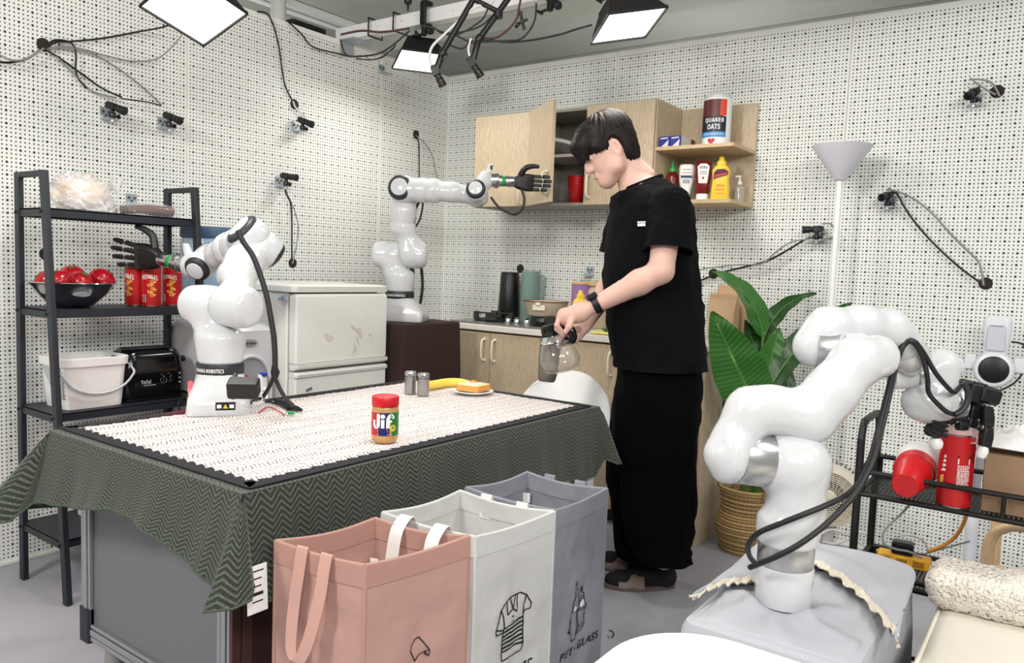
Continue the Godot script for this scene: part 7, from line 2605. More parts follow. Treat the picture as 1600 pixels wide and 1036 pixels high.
func robots():
	var bk: Material = mats.cable_black
	var o: Node3D = robot_arm("white robot arm bolted on the table, folded and reaching left to the rack", "black robot hand stretched flat in front of the rack", Vector3(1.12, 0.7535, 2.353), Vector3(1.12, 1.083, 2.353), Vector3(1.0, 1.292, 2.14), Vector3(0.635, 1.213, 2.104), Vector3(0.53, 1.209, 2.15), Vector3(0.99, 0, -0.17), Vector3(-0.19, 0.66, 0.72), Vector3(0.35, -0.5, 0.79), Vector3(-0.93, 0.12, 0.33), Vector3(0.1, 1, 0.15), -0.08, 0.12, 0.45, -0.62)
	# connector side of the pedestal: black power box, red light, sockets, warning plate
	var B := Vector3(1.12, 0.7535, 2.353)
	var bb := Basis(Vector3(0, 1, 0), -0.62)
	var g := G.new()
	var p := Vector3(1.427, 0.869, 2.482)
	g.box(p, Vector3(0.085, 0.05, 0.05), 0.005, Basis(Vector3(0, 1, 0), 0.75) * Basis(Vector3(1, 0, 0), 0.35))
	g.box(p + Vector3(-0.045, 0.0, 0.0), Vector3(0.012, 0.06, 0.056), 0.003, Basis(Vector3(0, 1, 0), 0.75) * Basis(Vector3(1, 0, 0), 0.35))
	partw("connector_block", g, mats.black_plastic, o)
	cable([Vector3(1.379, 1.313, 2.472), Vector3(1.393, 1.281, 2.464), Vector3(1.418, 1.243, 2.45), Vector3(1.44, 1.189, 2.44), Vector3(1.458, 1.136, 2.433), Vector3(1.471, 1.082, 2.429), Vector3(1.485, 1.01, 2.425), Vector3(1.494, 0.938, 2.427), Vector3(1.495, 0.902, 2.429)], 0.008, bk, "thick black cable running down the folded robot arm to the table", 6)
	cable([Vector3(1.454, 0.898, 2.398), Vector3(1.466, 0.867, 2.391), Vector3(1.484, 0.836, 2.382), Vector3(1.504, 0.815, 2.37)], 0.006, bk, "black cable branch reaching the sleeve on the table", 5)
	cable([Vector3(1.452, 0.898, 2.399), Vector3(1.443, 0.864, 2.409), Vector3(1.43, 0.834, 2.421), Vector3(1.419, 0.818, 2.43)], 0.006, bk, "black cable branch reaching the robot pedestal connector", 5)
	g = G.new()
	g.tube([Vector3(1.492, 0.938, 2.428), Vector3(1.495, 0.916, 2.427), Vector3(1.487, 0.896, 2.423)], [0.007, 0.013, 0.008], 10)
	solo("cable_joint", g, bk, "black cable splitter where the robot cable divides above the table", "cable splitter")
	g = G.new()
	g.cyl(Vector3(1.418, 0.822, 2.443), Vector3(1.442, 0.832, 2.425), 0.011, 0.002, 18)
	g.cyl(Vector3(1.426, 0.824, 2.438), Vector3(1.431, 0.828, 2.433), 0.0125, 0.001, 18)
	solo("plug", g, mats.chrome, "round chrome plug at the robot pedestal", "plug")
	# details laid on the pedestal faces: s runs along the face, n points out of it
	for q in [[Vector3(0, 0, 1), 0.03, 0.042, "port"], [Vector3(0, 0, 1), -0.075, 0.05, "status_light"], [Vector3(1, 0, 0), 0.02, 0.03, "warning_plate"], [Vector3(0, 0, 1), -0.04, 0.035, "switch"]]:
		var n: Vector3 = bb * q[0]
		var s: Vector3 = Vector3(0, 1, 0).cross(n)
		var c: Vector3 = B + bb * Vector3(0.03, 0, 0) + n * (0.091 if q[0].z > 0.5 else 0.1075) + s * q[1] + Vector3(0, q[2], 0)
		g = G.new()
		if q[3] == "port":
			g.cyl(c - n * 0.003, c + n * 0.0035, 0.0135, 0.002, 24)
			partw("port", g, mats.black_plastic, o)
		elif q[3] == "status_light":
			g.box(c, Vector3(0.01, 0.062, 0.014), 0.003, Basis(s, Vector3(0, 1, 0), n))
			var em := mt("red_light", rgb(255, 90, 90), 0.4)
			em.emission_enabled = true
			em.emission = rgb(255, 60, 66)
			em.emission_energy_multiplier = 1.4
			partw("status_light", g, em, o)
			var l := OmniLight3D.new()
			l.name = "status_glow"
			l.light_color = rgb(255, 60, 60)
			l.light_energy = 0.012
			l.omni_range = 14.0
			l.omni_attenuation = 2.0
			l.shadow_enabled = true
			l.light_size = 0.01
			l.position = c + n * 0.02 - o.position
			o.add_child(l)
		elif q[3] == "switch":
			g.box(c, Vector3(0.014, 0.034, 0.006), 0.001, Basis(s, Vector3(0, 1, 0), n))
			partw("switch", g, mats.red_plastic, o)
		else:
			g.box(c, Vector3(0.058, 0.026, 0.004), 0.001, Basis(s, Vector3(0, 1, 0), n))
			var wp := partw("warning_plate", g, mats.black_plastic, o)
			g = G.new()
			for j in [-1, 1]:
				g = G.new()
				g.box(c + s * (0.018 * j) + n * 0.0022, Vector3(0.013, 0.011, 0.001), 0.0003, Basis(s, Vector3(0, 1, 0), n))
				partw("plate_print", g, mats.print_white, wp)
			g = G.new()
			g.face([c + s * -0.007 + n * 0.0026 + Vector3(0, -0.006, 0), c + s * 0.007 + n * 0.0026 + Vector3(0, -0.006, 0), c + n * 0.0026 + Vector3(0, 0.007, 0)])
			partw("warning_sign", g, mats.yellow_plastic, wp)
	# rear arm: from the covered stand to the cabinet door
	o = robot_arm("white robot arm on the brown-covered stand pulling the cabinet door open", "black robot hand hooked behind the handle of the open cabinet door", Vector3(0.538, 0.9505, 0.945), Vector3(0.538, 1.283, 0.945), Vector3(0.555, 1.605, 0.95), Vector3(0.905, 1.597, 0.805), Vector3(0.958, 1.665, 0.7), Vector3(0.81, 0, -0.59), Vector3(0.42, 0.12, 0.9), Vector3(0.5, 0.28, 0.82), Vector3(0.78, -0.02, -0.62), Vector3(0.05, 1, 0.0), 0.22, 0.0, 0.3, 0.5)
	g = G.new()
	var c2 := Vector3(0.589, 1.059, 0.939)
	var vv := Vector3(0.69, 0.05, 0.72)
	g.cyl(c2 - vv * 0.03, c2 + vv * 0.002, 0.017, 0.001, 20)
	partw("round_emblem", g, mats.print_white, o)
	cable([Vector3(0.534, 1.606, 0.763), Vector3(0.508, 1.564, 0.787), Vector3(0.493, 1.514, 0.803), Vector3(0.484, 1.446, 0.815), Vector3(0.483, 1.396, 0.821), Vector3(0.499, 1.33, 0.817), Vector3(0.528, 1.275, 0.801), Vector3(0.547, 1.199, 0.795), Vector3(0.556, 1.116, 0.797), Vector3(0.552, 1.032, 0.808), Vector3(0.534, 0.981, 0.826), Vector3(0.514, 0.957, 0.843)], 0.008, bk, "black cable hanging down behind the rear robot arm to its stand", 5)
	cable([Vector3(0.503, 1.601, 0.749), Vector3(0.503, 1.534, 0.756), Vector3(0.495, 1.466, 0.769), Vector3(0.471, 1.415, 0.791), Vector3(0.458, 1.407, 0.801)], 0.005, bk, "thin black cable loop beside the rear robot arm's upper arm", 5)
	cable([Vector3(0.7, 1.643, 0.764), Vector3(0.742, 1.639, 0.734), Vector3(0.782, 1.634, 0.706)], 0.006, bk, "short black cable passing behind the rear robot forearm", 4)
	cable([Vector3(0.932, 1.583, 0.726), Vector3(0.964, 1.54, 0.708), Vector3(1.01, 1.508, 0.678), Vector3(1.044, 1.506, 0.654), Vector3(1.065, 1.536, 0.636), Vector3(1.066, 1.583, 0.63), Vector3(1.052, 1.627, 0.635), Vector3(1.044, 1.639, 0.64)], 0.006, bk, "black cable looping under the hand at the cabinet door", 6)
	cable([Vector3(0.03, 1.709, 0.275), Vector3(0.03, 1.56, 0.298), Vector3(0.03, 1.404, 0.32)], 0.004, bk, "black cable on the left wall behind the rear robot arm", 4)
	front_robot()


func front_robot():
	var at: Vector3 = Vector3(2.868, 0.563, 2.191)
	var o := thing("robot", "glossy white robot arm with silver rings on the cloth-covered box in the foreground", "robot arm", at)
	var wh: Material = mats.robot_white
	var up := Vector3(0, 1, 0)
	var g := G.new()
	var B := at
	g.cyl(B, B + up * 0.083, 0.0575, 0.004, 40)
	partw("base", g, wh, o)
	g = G.new()
	g.cyl(B + up * 0.083, B + up * 0.129, 0.0565, 0.001, 40)
	partw("silver_ring", g, mats.silver, o)
	var c1: Vector3 = Vector3(2.865, 0.854, 2.164)
	c1.x = B.x + 0.012
	c1.z = B.z - 0.006
	var s0: Vector3 = Vector3(2.828, 0.859, 2.209)
	var s1: Vector3 = Vector3(2.776, 0.869, 2.264)
	var hx := (s1 - s0).normalized()
	var fl := Field.new()
	fl.bar(B + up * 0.13, B + up * 0.18, 0.0575, 0.003, 0.01)
	fl.chain([B + up * 0.16, B + up * 0.2 + (c1 - B) * Vector3(1, 0, 1), c1, s0 + (c1 - s0) * 0.3], [0.054, 0.052, 0.058, 0.054], 0.03)
	fl.bar(s0 - hx * 0.03, s0, 0.0565, 0.003, 0.02)
	g = G.new()
	fl.build(g, 0.0065)
	var lk := partw("base_link", g, wh, o)
	g = G.new()
	var lab := on_cyl(0.0578, B + up * 0.148, 0.367)
	g.area([Vector2(-0.05, -0.012), Vector2(0.04, -0.012), Vector2(0.04, 0.014), Vector2(-0.05, 0.014)], func(q): return lab.call(q, 0.001))
	for j in 4:
		g.area([Vector2(-0.05 + j * 0.0225, -0.012), Vector2(-0.0275 + j * 0.0225, -0.012), Vector2(-0.0275 + j * 0.0225, 0.014), Vector2(-0.05 + j * 0.0225, 0.014)], func(q): return lab.call(q, 0.0014))
	partw("rating_label", g, mt("label_grey", rgb(214, 215, 218), 0.5), lk)
	g = G.new()
	for j in 6:
		for x in 3:
			g.area([Vector2(-0.046 + x * 0.03, -0.009 + j * 0.0038), Vector2(-0.026 + x * 0.03 - 0.004 * (j % 2), -0.009 + j * 0.0038), Vector2(-0.026 + x * 0.03 - 0.004 * (j % 2), -0.0075 + j * 0.0038), Vector2(-0.046 + x * 0.03, -0.0075 + j * 0.0038)], func(q): return lab.call(q, 0.0019))
	partw("label_print", g, mt("print_mid", rgb(120, 122, 128), 0.6), lk)
	g = G.new()
	g.cyl(s0, s1, 0.0555, 0.001, 40)
	partw("silver_ring", g, mats.silver, o)
	# the lower arm: cap beside the ring, a thick crank, then up to the elbow
	fl = Field.new()
	fl.bar(s1, s1 + hx * 0.035, 0.0565, 0.012, 0.01)
	fl.chain([s1 + hx * 0.022, Vector3(2.792, 0.963, 2.243), Vector3(2.824, 0.965, 2.208), Vector3(2.888, 0.955, 2.163), Vector3(2.922, 1.007, 2.133), Vector3(2.956, 1.068, 2.09), Vector3(2.984, 1.078, 2.045)], [0.046, 0.045, 0.046, 0.052, 0.05, 0.048, 0.047], 0.025)
	var e0: Vector3 = Vector3(2.992, 1.081, 2.051)
	var e1: Vector3 = Vector3(2.89, 1.085, 1.963)
	var ex := (e1 - e0).normalized()
	g = G.new()
	fl.build(g, 0.0065)
	partw("lower_arm", g, wh, o)
	g = G.new()
	g.cyl(Vector3(2.943, 1.078, 1.987), Vector3(2.9, 1.086, 2.017), 0.045, 0.003, 36)
	partw("elbow_axle", g, wh, o)
	g = G.new()
	g.cyl(Vector3(2.9, 1.086, 2.017), Vector3(2.86, 1.086, 2.034), 0.045, 0.001, 36)
	partw("silver_ring", g, mats.silver, o)
	fl = Field.new()
	fl.chain([Vector3(2.853, 1.088, 2.026), Vector3(2.876, 1.126, 2.006), Vector3(2.929, 1.133, 1.942), Vector3(2.976, 1.127, 1.884), Vector3(3.001, 1.098, 1.845)], [0.046, 0.045, 0.044, 0.043, 0.042], 0.03)
	g = G.new()
	fl.build(g, 0.0065)
	partw("upper_arm", g, wh, o)
	g = G.new()
	var r0: Vector3 = Vector3(3.004, 1.085, 1.837)
	var r1: Vector3 = Vector3(3.017, 1.062, 1.812)
	g.cyl(r0, r1, 0.043, 0.001, 36)
	partw("silver_ring", g, mt("smoke_ring", rgb(196, 196, 198), 0.25, 0.2), o)
	g = G.new()
	g.cyl(r1, Vector3(3.021, 1.052, 1.798), 0.041, 0.01, 36)
	partw("elbow_cap", g, wh, o)
	g = G.new()
	g.cyl(Vector3(2.976, 1.013, 1.809), Vector3(3.02, 1.02, 1.777), 0.03, 0.004, 32)
	partw("forearm_stub", g, wh, o)
	g = G.new()
	g.cyl(Vector3(3.019, 1.02, 1.778), Vector3(3.033, 1.024, 1.767), 0.0335, 0.001, 32)
	partw("silver_ring", g, mats.silver, o)
	fl = Field.new()
	fl.chain([Vector3(3.046, 1.026, 1.757), Vector3(3.072, 1.044, 1.737), Vector3(3.069, 0.994, 1.745)], [0.036, 0.036, 0.036], 0.02)
	fl.chain([Vector3(3.068, 1.001, 1.744), Vector3(3.058, 0.958, 1.756)], [0.036, 0.05], 0.02)
	fl.cap(Vector3(3.039, 0.958, 1.769), Vector3(3.081, 0.959, 1.739), 0.044, 0.04, 0.02)
	g = G.new()
	fl.build(g, 0.0065)
	partw("wrist", g, wh, o)
	g = G.new()
	g.cyl(Vector3(3.089, 1.044, 1.725), Vector3(3.105, 1.044, 1.713), 0.022, 0.004, 28)
	for j in 10:
		var a := TAU * j / 10
		var e: Vector3 = up * sin(a) * 0.02 + Vector3(0.58, 0, 0.81) * cos(a) * 0.02
		g.cyl(Vector3(3.093, 1.044, 1.722) + e, Vector3(3.104, 1.043, 1.714) + e, 0.0028, 0.001, 6)
	partw("ribbed_cap", g, wh, o)
	g = G.new()
	g.cyl(Vector3(3.093, 0.96, 1.73), Vector3(3.115, 0.963, 1.714), 0.04, 0.004, 36)
	partw("tool_flange", g, mats.silver, o)
	# two cables clipped along the arm
	var bk: Material = mats.cable_black
	cable([Vector3(3.021, 1.109, 1.903), Vector3(3.009, 1.091, 1.914), Vector3(3.008, 1.061, 1.967), Vector3(3.016, 1.014, 2.065), Vector3(3.017, 0.956, 2.132), Vector3(3.014, 0.896, 2.176), Vector3(3.001, 0.85, 2.191), Vector3(2.983, 0.819, 2.207), Vector3(2.954, 0.801, 2.254), Vector3(2.915, 0.779, 2.284), Vector3(2.876, 0.754, 2.29), Vector3(2.838, 0.727, 2.284), Vector3(2.808, 0.687, 2.247), Vector3(2.792, 0.642, 2.189), Vector3(2.791, 0.612, 2.143)], 0.0058, bk, "black cable running from the wrist down past the fan and round the base, upper one", 5)
	cable([Vector3(3.023, 1.11, 1.901), Vector3(3.012, 1.091, 1.911), Vector3(3.012, 1.061, 1.964), Vector3(3.02, 1.014, 2.062), Vector3(3.022, 0.956, 2.128), Vector3(3.021, 0.896, 2.184), Vector3(3.009, 0.851, 2.21), Vector3(2.993, 0.815, 2.237), Vector3(2.961, 0.77, 2.277), Vector3(2.925, 0.732, 2.307), Vector3(2.886, 0.7, 2.313), Vector3(2.853, 0.675, 2.302), Vector3(2.826, 0.654, 2.287)], 0.0058, bk, "black cable running from the wrist down past the fan and round the base, lower one", 5)
	cable([Vector3(3.021, 1.109, 1.903), Vector3(3.034, 1.101, 1.894), Vector3(3.048, 1.068, 1.863), Vector3(3.059, 1.026, 1.859), Vector3(3.062, 0.993, 1.848), Vector3(3.074, 0.974, 1.841), Vector3(3.096, 0.949, 1.816), Vector3(3.111, 0.939, 1.781)], 0.0055, bk, "black cable looping from the elbow ring to the hand, lower one", 6)
	cable([Vector3(3.023, 1.11, 1.901), Vector3(3.036, 1.104, 1.893), Vector3(3.052, 1.074, 1.86), Vector3(3.073, 1.037, 1.848), Vector3(3.093, 1.008, 1.825), Vector3(3.106, 0.991, 1.792), Vector3(3.111, 0.998, 1.751), Vector3(3.114, 1.007, 1.723)], 0.0055, bk, "black cable looping from the elbow ring to the hand, upper one", 6)
	cable([Vector3(3.121, 1.014, 1.779), Vector3(3.13, 1, 1.774), Vector3(3.133, 0.975, 1.774), Vector3(3.126, 0.953, 1.781), Vector3(3.112, 0.94, 1.793)], 0.007, mats.robot_dark, "dark grey cable bow over the wrist of the foreground robot hand", 5)
	# the hand that holds the red can
	var h := thing("robot_hand", "black robot hand with white fingertips gripping the red can", "robot hand", Vector3(3.14, 0.984, 1.67))
	var pm := mt("hand_black", rgb(17, 17, 20), 0.42)
	var fw := Vector3(0.58, 0.08, 0.81)
	var rt := Vector3(0.81, 0, -0.58)
	var bs := Basis(rt, up, rt.cross(up))
	g = G.new()
	g.box(Vector3(3.132, 0.985, 1.688), Vector3(0.05, 0.05, 0.075), 0.01, bs * Basis(Vector3(0, 0, 1), -0.2))
	g.box(Vector3(3.157, 0.981, 1.682), Vector3(0.052, 0.04, 0.07), 0.008, bs * Basis(Vector3(0, 0, 1), -0.25))
	g.box(Vector3(3.11, 0.962, 1.693), Vector3(0.04, 0.05, 0.05), 0.01, bs)
	partw("palm", g, pm, h)
	for q in [[Vector3(3.167, 0.956, 1.714), Vector3(3.172, 0.909, 1.715), Vector3(3.17, 0.864, 1.722), Vector3(3.164, 0.843, 1.728)], [Vector3(3.141, 0.958, 1.683), Vector3(3.139, 0.92, 1.689), Vector3(3.136, 0.9, 1.693), Vector3.ZERO], [Vector3(3.117, 0.941, 1.703), Vector3(3.118, 0.914, 1.705), Vector3(3.121, 0.893, 1.705), Vector3.ZERO], [Vector3(3.144, 0.946, 1.609), Vector3(3.155, 0.895, 1.605), Vector3(3.155, 0.848, 1.61), Vector3(3.15, 0.83, 1.616)]]:
		g = G.new()
		for j in 2:
			var a: Vector3 = q[j]
			var b: Vector3 = q[j + 1]
			var y := (b - a).normalized()
			var x := (rt - y * rt.dot(y)).normalized()
			var bb := Basis(x, y, x.cross(y))
			var l := a.distance_to(b)
			g.loft([G.ring(0, 0.022, 0.022, 0.005, a, bb), G.ring(l * 0.5, 0.027, 0.025, 0.006, a, bb), G.ring(l * 0.94, 0.024, 0.022, 0.005, a, bb), G.ring(l, 0.018, 0.016, 0.004, a, bb)])
		var fin := partw("finger", g, pm, h)
		g = G.new()
		g.cyl(q[1] - rt * 0.014, q[1] + rt * 0.014, 0.006, 0.001, 10)
		partw("knuckle_pin", g, mats.silver, fin)
		if q[3] != Vector3.ZERO:
			g = G.new()
			g.cyl(q[2] + (q[2] - q[3]) * 0.1, q[3] + (q[3] - q[2]) * 0.35, 0.0125, 0.01, 18)
			partw("fingertip_pad", g, mats.white_plastic, fin)
	g = G.new()
	var tA: Vector3 = Vector3(3.095, 0.924, 1.708)
	var tB: Vector3 = Vector3(3.072, 0.901, 1.764)
	g.box(tA, Vector3(0.04, 0.034, 0.04), 0.008, bs * Basis(Vector3(0, 0, 1), 0.5))
	g.box(tB, Vector3(0.036, 0.05, 0.036), 0.008, bs * Basis(Vector3(0, 0, 1), -0.35))
	for j in 3:
		g.box(tB + Vector3(0, -0.012 + j * 0.012, 0) + fw * 0.016, Vector3(0.042, 0.007, 0.01), 0.002, bs * Basis(Vector3(0, 0, 1), -0.35))
	var th := partw("thumb", g, pm, h)
	g = G.new()
	g.cyl(Vector3(3.072, 0.879, 1.766), Vector3(3.079, 0.848, 1.764), 0.0155, 0.013, 18)
	partw("fingertip_pad", g, mats.white_plastic, th)


# ---------------------------------------------------------------- the person

func oval(c: Vector3, r: Vector3, f: Vector3, a: float, b: float, k := 28, pw := 2.4, wob := 0.0, ph := 0.0) -> PackedVector3Array:   # level superellipse, a along r, b along f
	var out := PackedVector3Array()
	for j in k:
		var t := TAU * j / k
		var s := signf(cos(t)) * pow(absf(cos(t)), 2.0 / pw)
		var u := signf(sin(t)) * pow(absf(sin(t)), 2.0 / pw)
		var w := 1.0 + wob * sin(t * 5.0 + ph) + wob * 0.6 * sin(t * 9.0 + ph * 2.3)
		out.append(c + r * (s * a * w) + f * (u * b * w))
	return out


func folds(sec: Array, amp: float, fold: FastNoiseLite) -> Array:   # more rings between the given ones, creased like loose cloth
	var out := []
	for k in sec.size() - 1:
		for j in 4:
			var r := PackedVector3Array()
			var c := Vector3.ZERO
			for i in sec[k].size():
				r.append(sec[k][i].lerp(sec[k + 1][i], j / 4.0))
				c += r[i] / sec[k].size()
			for i in r.size():
				r[i] += (r[i] - c).normalized() * amp * (fold.get_noise_3d(r[i].x * 1.5, r[i].y * 0.55, r[i].z * 1.5) + 0.6 * fold.get_noise_3d(r[i].x * 2.6 + r[i].y, r[i].y * 2.2, r[i].z * 2.6))
			out.append(r)
	out.append(sec[-1])
	return out


func fingers(fl: Field, root: Array, mids: Array, tips: Array, r: float):
	for k in root.size():
		fl.chain([root[k], mids[k], tips[k]], [r, r * 0.94, r * 0.8], 0.004)


func person():
	var rt := Vector3(0.81, 0, -0.585)      # to the right of the view
	var dp := Vector3(-0.585, 0, -0.81)     # away from the view
	var at := Vector3(2.03, 0, 1.05)
	var o := thing("person", "person in black T-shirt and wide black trousers, head bent, pouring from a glass server", "person", at)
	var skin := mt("skin", rgb(212, 172, 158), 0.55)
	skin.subsurf_scatter_enabled = true
	skin.subsurf_scatter_strength = 0.08
	# skin: one surface for head, neck, trunk, arms; hands and head on finer grids in the same mesh
	var g := G.new()
	var nk: Vector3 = Vector3(1.917, 1.57, 1.045)
	var chest: Vector3 = Vector3(1.971, 1.373, 1.025)
	var waist: Vector3 = Vector3(2.004, 1.006, 1.039)
	var shn: Vector3 = Vector3(2.079, 1.478, 1.135)
	var shf: Vector3 = Vector3(1.815, 1.487, 0.929)
	var eln: Vector3 = Vector3(2.099, 1.245, 1.219)
	var wrn: Vector3 = Vector3(1.878, 1.1, 1.343)
	var elf: Vector3 = Vector3(1.79, 1.218, 0.986)
	var wrf: Vector3 = Vector3(1.79, 1.027, 1.215)
	var hipn: Vector3 = Vector3(2.046, 0.837, 1.062)
	var hipf: Vector3 = Vector3(1.983, 0.829, 0.997)
	var knn: Vector3 = Vector3(2.067, 0.447, 1.099)
	var knf: Vector3 = Vector3(1.962, 0.451, 1.025)
	var ann := Vector3(2.085, 0.075, 1.02)
	var anf := Vector3(1.955, 0.075, 0.93)
	var fl := Field.new()
	fl.cap(nk + Vector3(0, -0.02, 0), Vector3(1.852, 1.67, 1.094), 0.058, 0.056, 0.03)
	fl.chain([chest, waist], [0.13, 0.12], 0.05)
	fl.cap(nk + Vector3(0, -0.03, 0), shn, 0.06, 0.06, 0.06)
	fl.cap(nk + Vector3(0, -0.03, 0), shf, 0.06, 0.06, 0.06)
	fl.chain([shn, eln], [0.058, 0.045], 0.03)
	fl.chain([eln, eln.lerp(wrn, 0.3), wrn], [0.043, 0.045, 0.029], 0.02)
	fl.chain([shf, elf], [0.058, 0.044], 0.03)
	fl.chain([elf, elf.lerp(wrf, 0.3), wrf], [0.043, 0.044, 0.028], 0.02)
	fl.chain([waist, hipn, knn, ann], [0.1, 0.075, 0.05, 0.036], 0.02)
	fl.chain([waist, hipf, knf, anf], [0.1, 0.075, 0.05, 0.036], 0.02)
	fl.build(g, 0.011)
	# head
	var hc: Vector3 = Vector3(1.809, 1.708, 1.133)
	var ff := Vector3(-0.8, 0, 0.6)
	var tilt := 0.56
	var fh := (ff * cos(tilt) + Vector3(0, -sin(tilt), 0)).normalized()
	var uh := (Vector3(0, cos(tilt), 0) + ff * sin(tilt)).normalized()
	var lh := uh.cross(fh)      # towards the view: the person's left
	var hb := Basis(lh, uh, fh)
	fl = Field.new()
	fl.ell(hc + uh * 0.025 - fh * 0.008, Vector3(0.075, 0.098, 0.094), hb, 0.02)
	fl.ell(hc - uh * 0.045 + fh * 0.034, Vector3(0.058, 0.072, 0.058), hb, 0.035)
	fl.cap(hc - uh * 0.1 + fh * 0.066, hc - uh * 0.098 + fh * 0.058, 0.024, 0.026, 0.03)
	fl.chain([hc - uh * 0.1 + fh * 0.06 + lh * 0.0, hc - uh * 0.075 + fh * 0.01 + lh * 0.054, hc - uh * 0.03 - fh * 0.02 + lh * 0.06], [0.022, 0.018, 0.016], 0.03)
	fl.chain([hc - uh * 0.1 + fh * 0.06, hc - uh * 0.075 + fh * 0.01 - lh * 0.054, hc - uh * 0.03 - fh * 0.02 - lh * 0.06], [0.022, 0.018, 0.016], 0.03)
	fl.chain([hc + uh * 0.01 + fh * 0.082, hc - uh * 0.022 + fh * 0.1, hc - uh * 0.036 + fh * 0.104], [0.008, 0.011, 0.0135], 0.018)
	for s in [-1, 1]:
		fl.cap(hc - uh * 0.038 + fh * 0.093 + lh * (0.012 * s), hc - uh * 0.036 + fh * 0.086 + lh * (0.014 * s), 0.009, 0.008, 0.008)
		fl.ell(hc + uh * 0.004 + fh * 0.098 + lh * (0.031 * s), Vector3(0.02, 0.011, 0.012), hb, 0.016, true)
		fl.ell(hc + uh * 0.002 + fh * 0.079 + lh * (0.031 * s), Vector3(0.013, 0.011, 0.011), hb, 0.006)
		fl.cap(hc + uh * 0.022 + fh * 0.087 + lh * (0.014 * s), hc + uh * 0.022 + fh * 0.074 + lh * (0.046 * s), 0.008, 0.006, 0.014)
	fl.cap(hc - uh * 0.066 + fh * 0.087 - lh * 0.016, hc - uh * 0.066 + fh * 0.087 + lh * 0.016, 0.0075, 0.0075, 0.008)
	fl.cap(hc - uh * 0.078 + fh * 0.084 - lh * 0.012, hc - uh * 0.078 + fh * 0.084 + lh * 0.012, 0.0085, 0.0085, 0.009)
	fl.cap(hc - uh * 0.072 + fh * 0.1 - lh * 0.02, hc - uh * 0.072 + fh * 0.1 + lh * 0.02, 0.003, 0.003, 0.004)
	for s in [-1, 1]:
		var e: Vector3 = hc - uh * 0.012 - fh * 0.016 + lh * (0.074 * s)
		var eb := Basis(lh, uh, fh) * Basis(Vector3(0, 1, 0), -0.4 * s)
		fl.ell(e, Vector3(0.009, 0.032, 0.02), eb, 0.008)
		fl.ell(e + lh * (0.009 * s) + fh * 0.002 + uh * 0.002, Vector3(0.006, 0.02, 0.011), eb, 0.006, true)
		fl.cap(e - uh * 0.026 + fh * 0.004, e - uh * 0.03 + fh * 0.006, 0.006, 0.006, 0.006)
	fl.cap(hc - uh * 0.06 - fh * 0.03, nk + Vector3(0, 0.03, 0), 0.05, 0.055, 0.03)
	fl.build(g, 0.0045)
	# near (left) hand: fist round the server's handle, knuckles towards the left of the view
	fl = Field.new()
	var hd := (Vector3(1.809, 1.061, 1.371) - wrn).normalized()
	var kn := [Vector3(1.796, 1.077, 1.404), Vector3(1.783, 1.062, 1.396), Vector3(1.775, 1.044, 1.385), Vector3(1.775, 1.027, 1.368)]
	fl.chain([wrn, wrn + hd * 0.035, Vector3(1.804, 1.063, 1.381)], [0.029, 0.034, 0.03], 0.02)
	fl.cap(Vector3(1.805, 1.073, 1.392), Vector3(1.795, 1.04, 1.359), 0.023, 0.02, 0.02)
	var md := [Vector3(1.79, 1.035, 1.418), Vector3(1.783, 1.02, 1.406), Vector3(1.777, 1.004, 1.39), Vector3(1.776, 0.994, 1.37)]
	var tp := [Vector3(1.806, 1.004, 1.392), Vector3(1.799, 0.991, 1.38), Vector3(1.793, 0.983, 1.366), Vector3(1.791, 0.977, 1.349)]
	fingers(fl, kn, md, tp, 0.0098)
	fl.chain([Vector3(1.835, 1.058, 1.39), Vector3(1.837, 1.033, 1.409), Vector3(1.827, 1.014, 1.413)], [0.014, 0.0115, 0.0095], 0.008)
	fl.build(g, 0.0035)
	# far (right) hand steadies the server from behind
	fl = Field.new()
	var k2 := [Vector3(1.773, 1.004, 1.28), Vector3(1.77, 0.992, 1.283), Vector3(1.769, 0.979, 1.285), Vector3(1.772, 0.967, 1.284)]
	fl.chain([wrf, Vector3(1.778, 0.994, 1.259)], [0.028, 0.029], 0.02)
	fl.cap(Vector3(1.774, 1.001, 1.273), Vector3(1.776, 0.974, 1.274), 0.02, 0.018, 0.018)
	fingers(fl, k2, [Vector3(1.765, 1, 1.322), Vector3(1.762, 0.986, 1.326), Vector3(1.763, 0.971, 1.327), Vector3(1.768, 0.959, 1.324)], [Vector3(1.757, 0.987, 1.354), Vector3(1.755, 0.972, 1.358), Vector3(1.756, 0.958, 1.358), Vector3(1.762, 0.949, 1.354)], 0.0095)
	fl.chain([Vector3(1.793, 1.015, 1.276), Vector3(1.797, 1.012, 1.311), Vector3(1.795, 1.003, 1.338)], [0.0135, 0.0115, 0.0095], 0.008)
	fl.build(g, 0.0035)
	partw("body", g, skin, o)
	# hair
	var hair := mt("hair", rgb(28, 20, 20), 0.55)
	hair.metallic_specular = 0.35
	fl = Field.new()
	fl.ell(hc + uh * 0.042 - fh * 0.016, Vector3(0.091, 0.098, 0.108), hb, 0.01)
	fl.ell(hc - uh * 0.02 - fh * 0.055, Vector3(0.076, 0.085, 0.058), hb, 0.03)
	fl.chain([hc + uh * 0.09 + fh * 0.05, hc + uh * 0.058 + fh * 0.092, hc + uh * 0.012 + fh * 0.107], [0.038, 0.03, 0.012], 0.03)
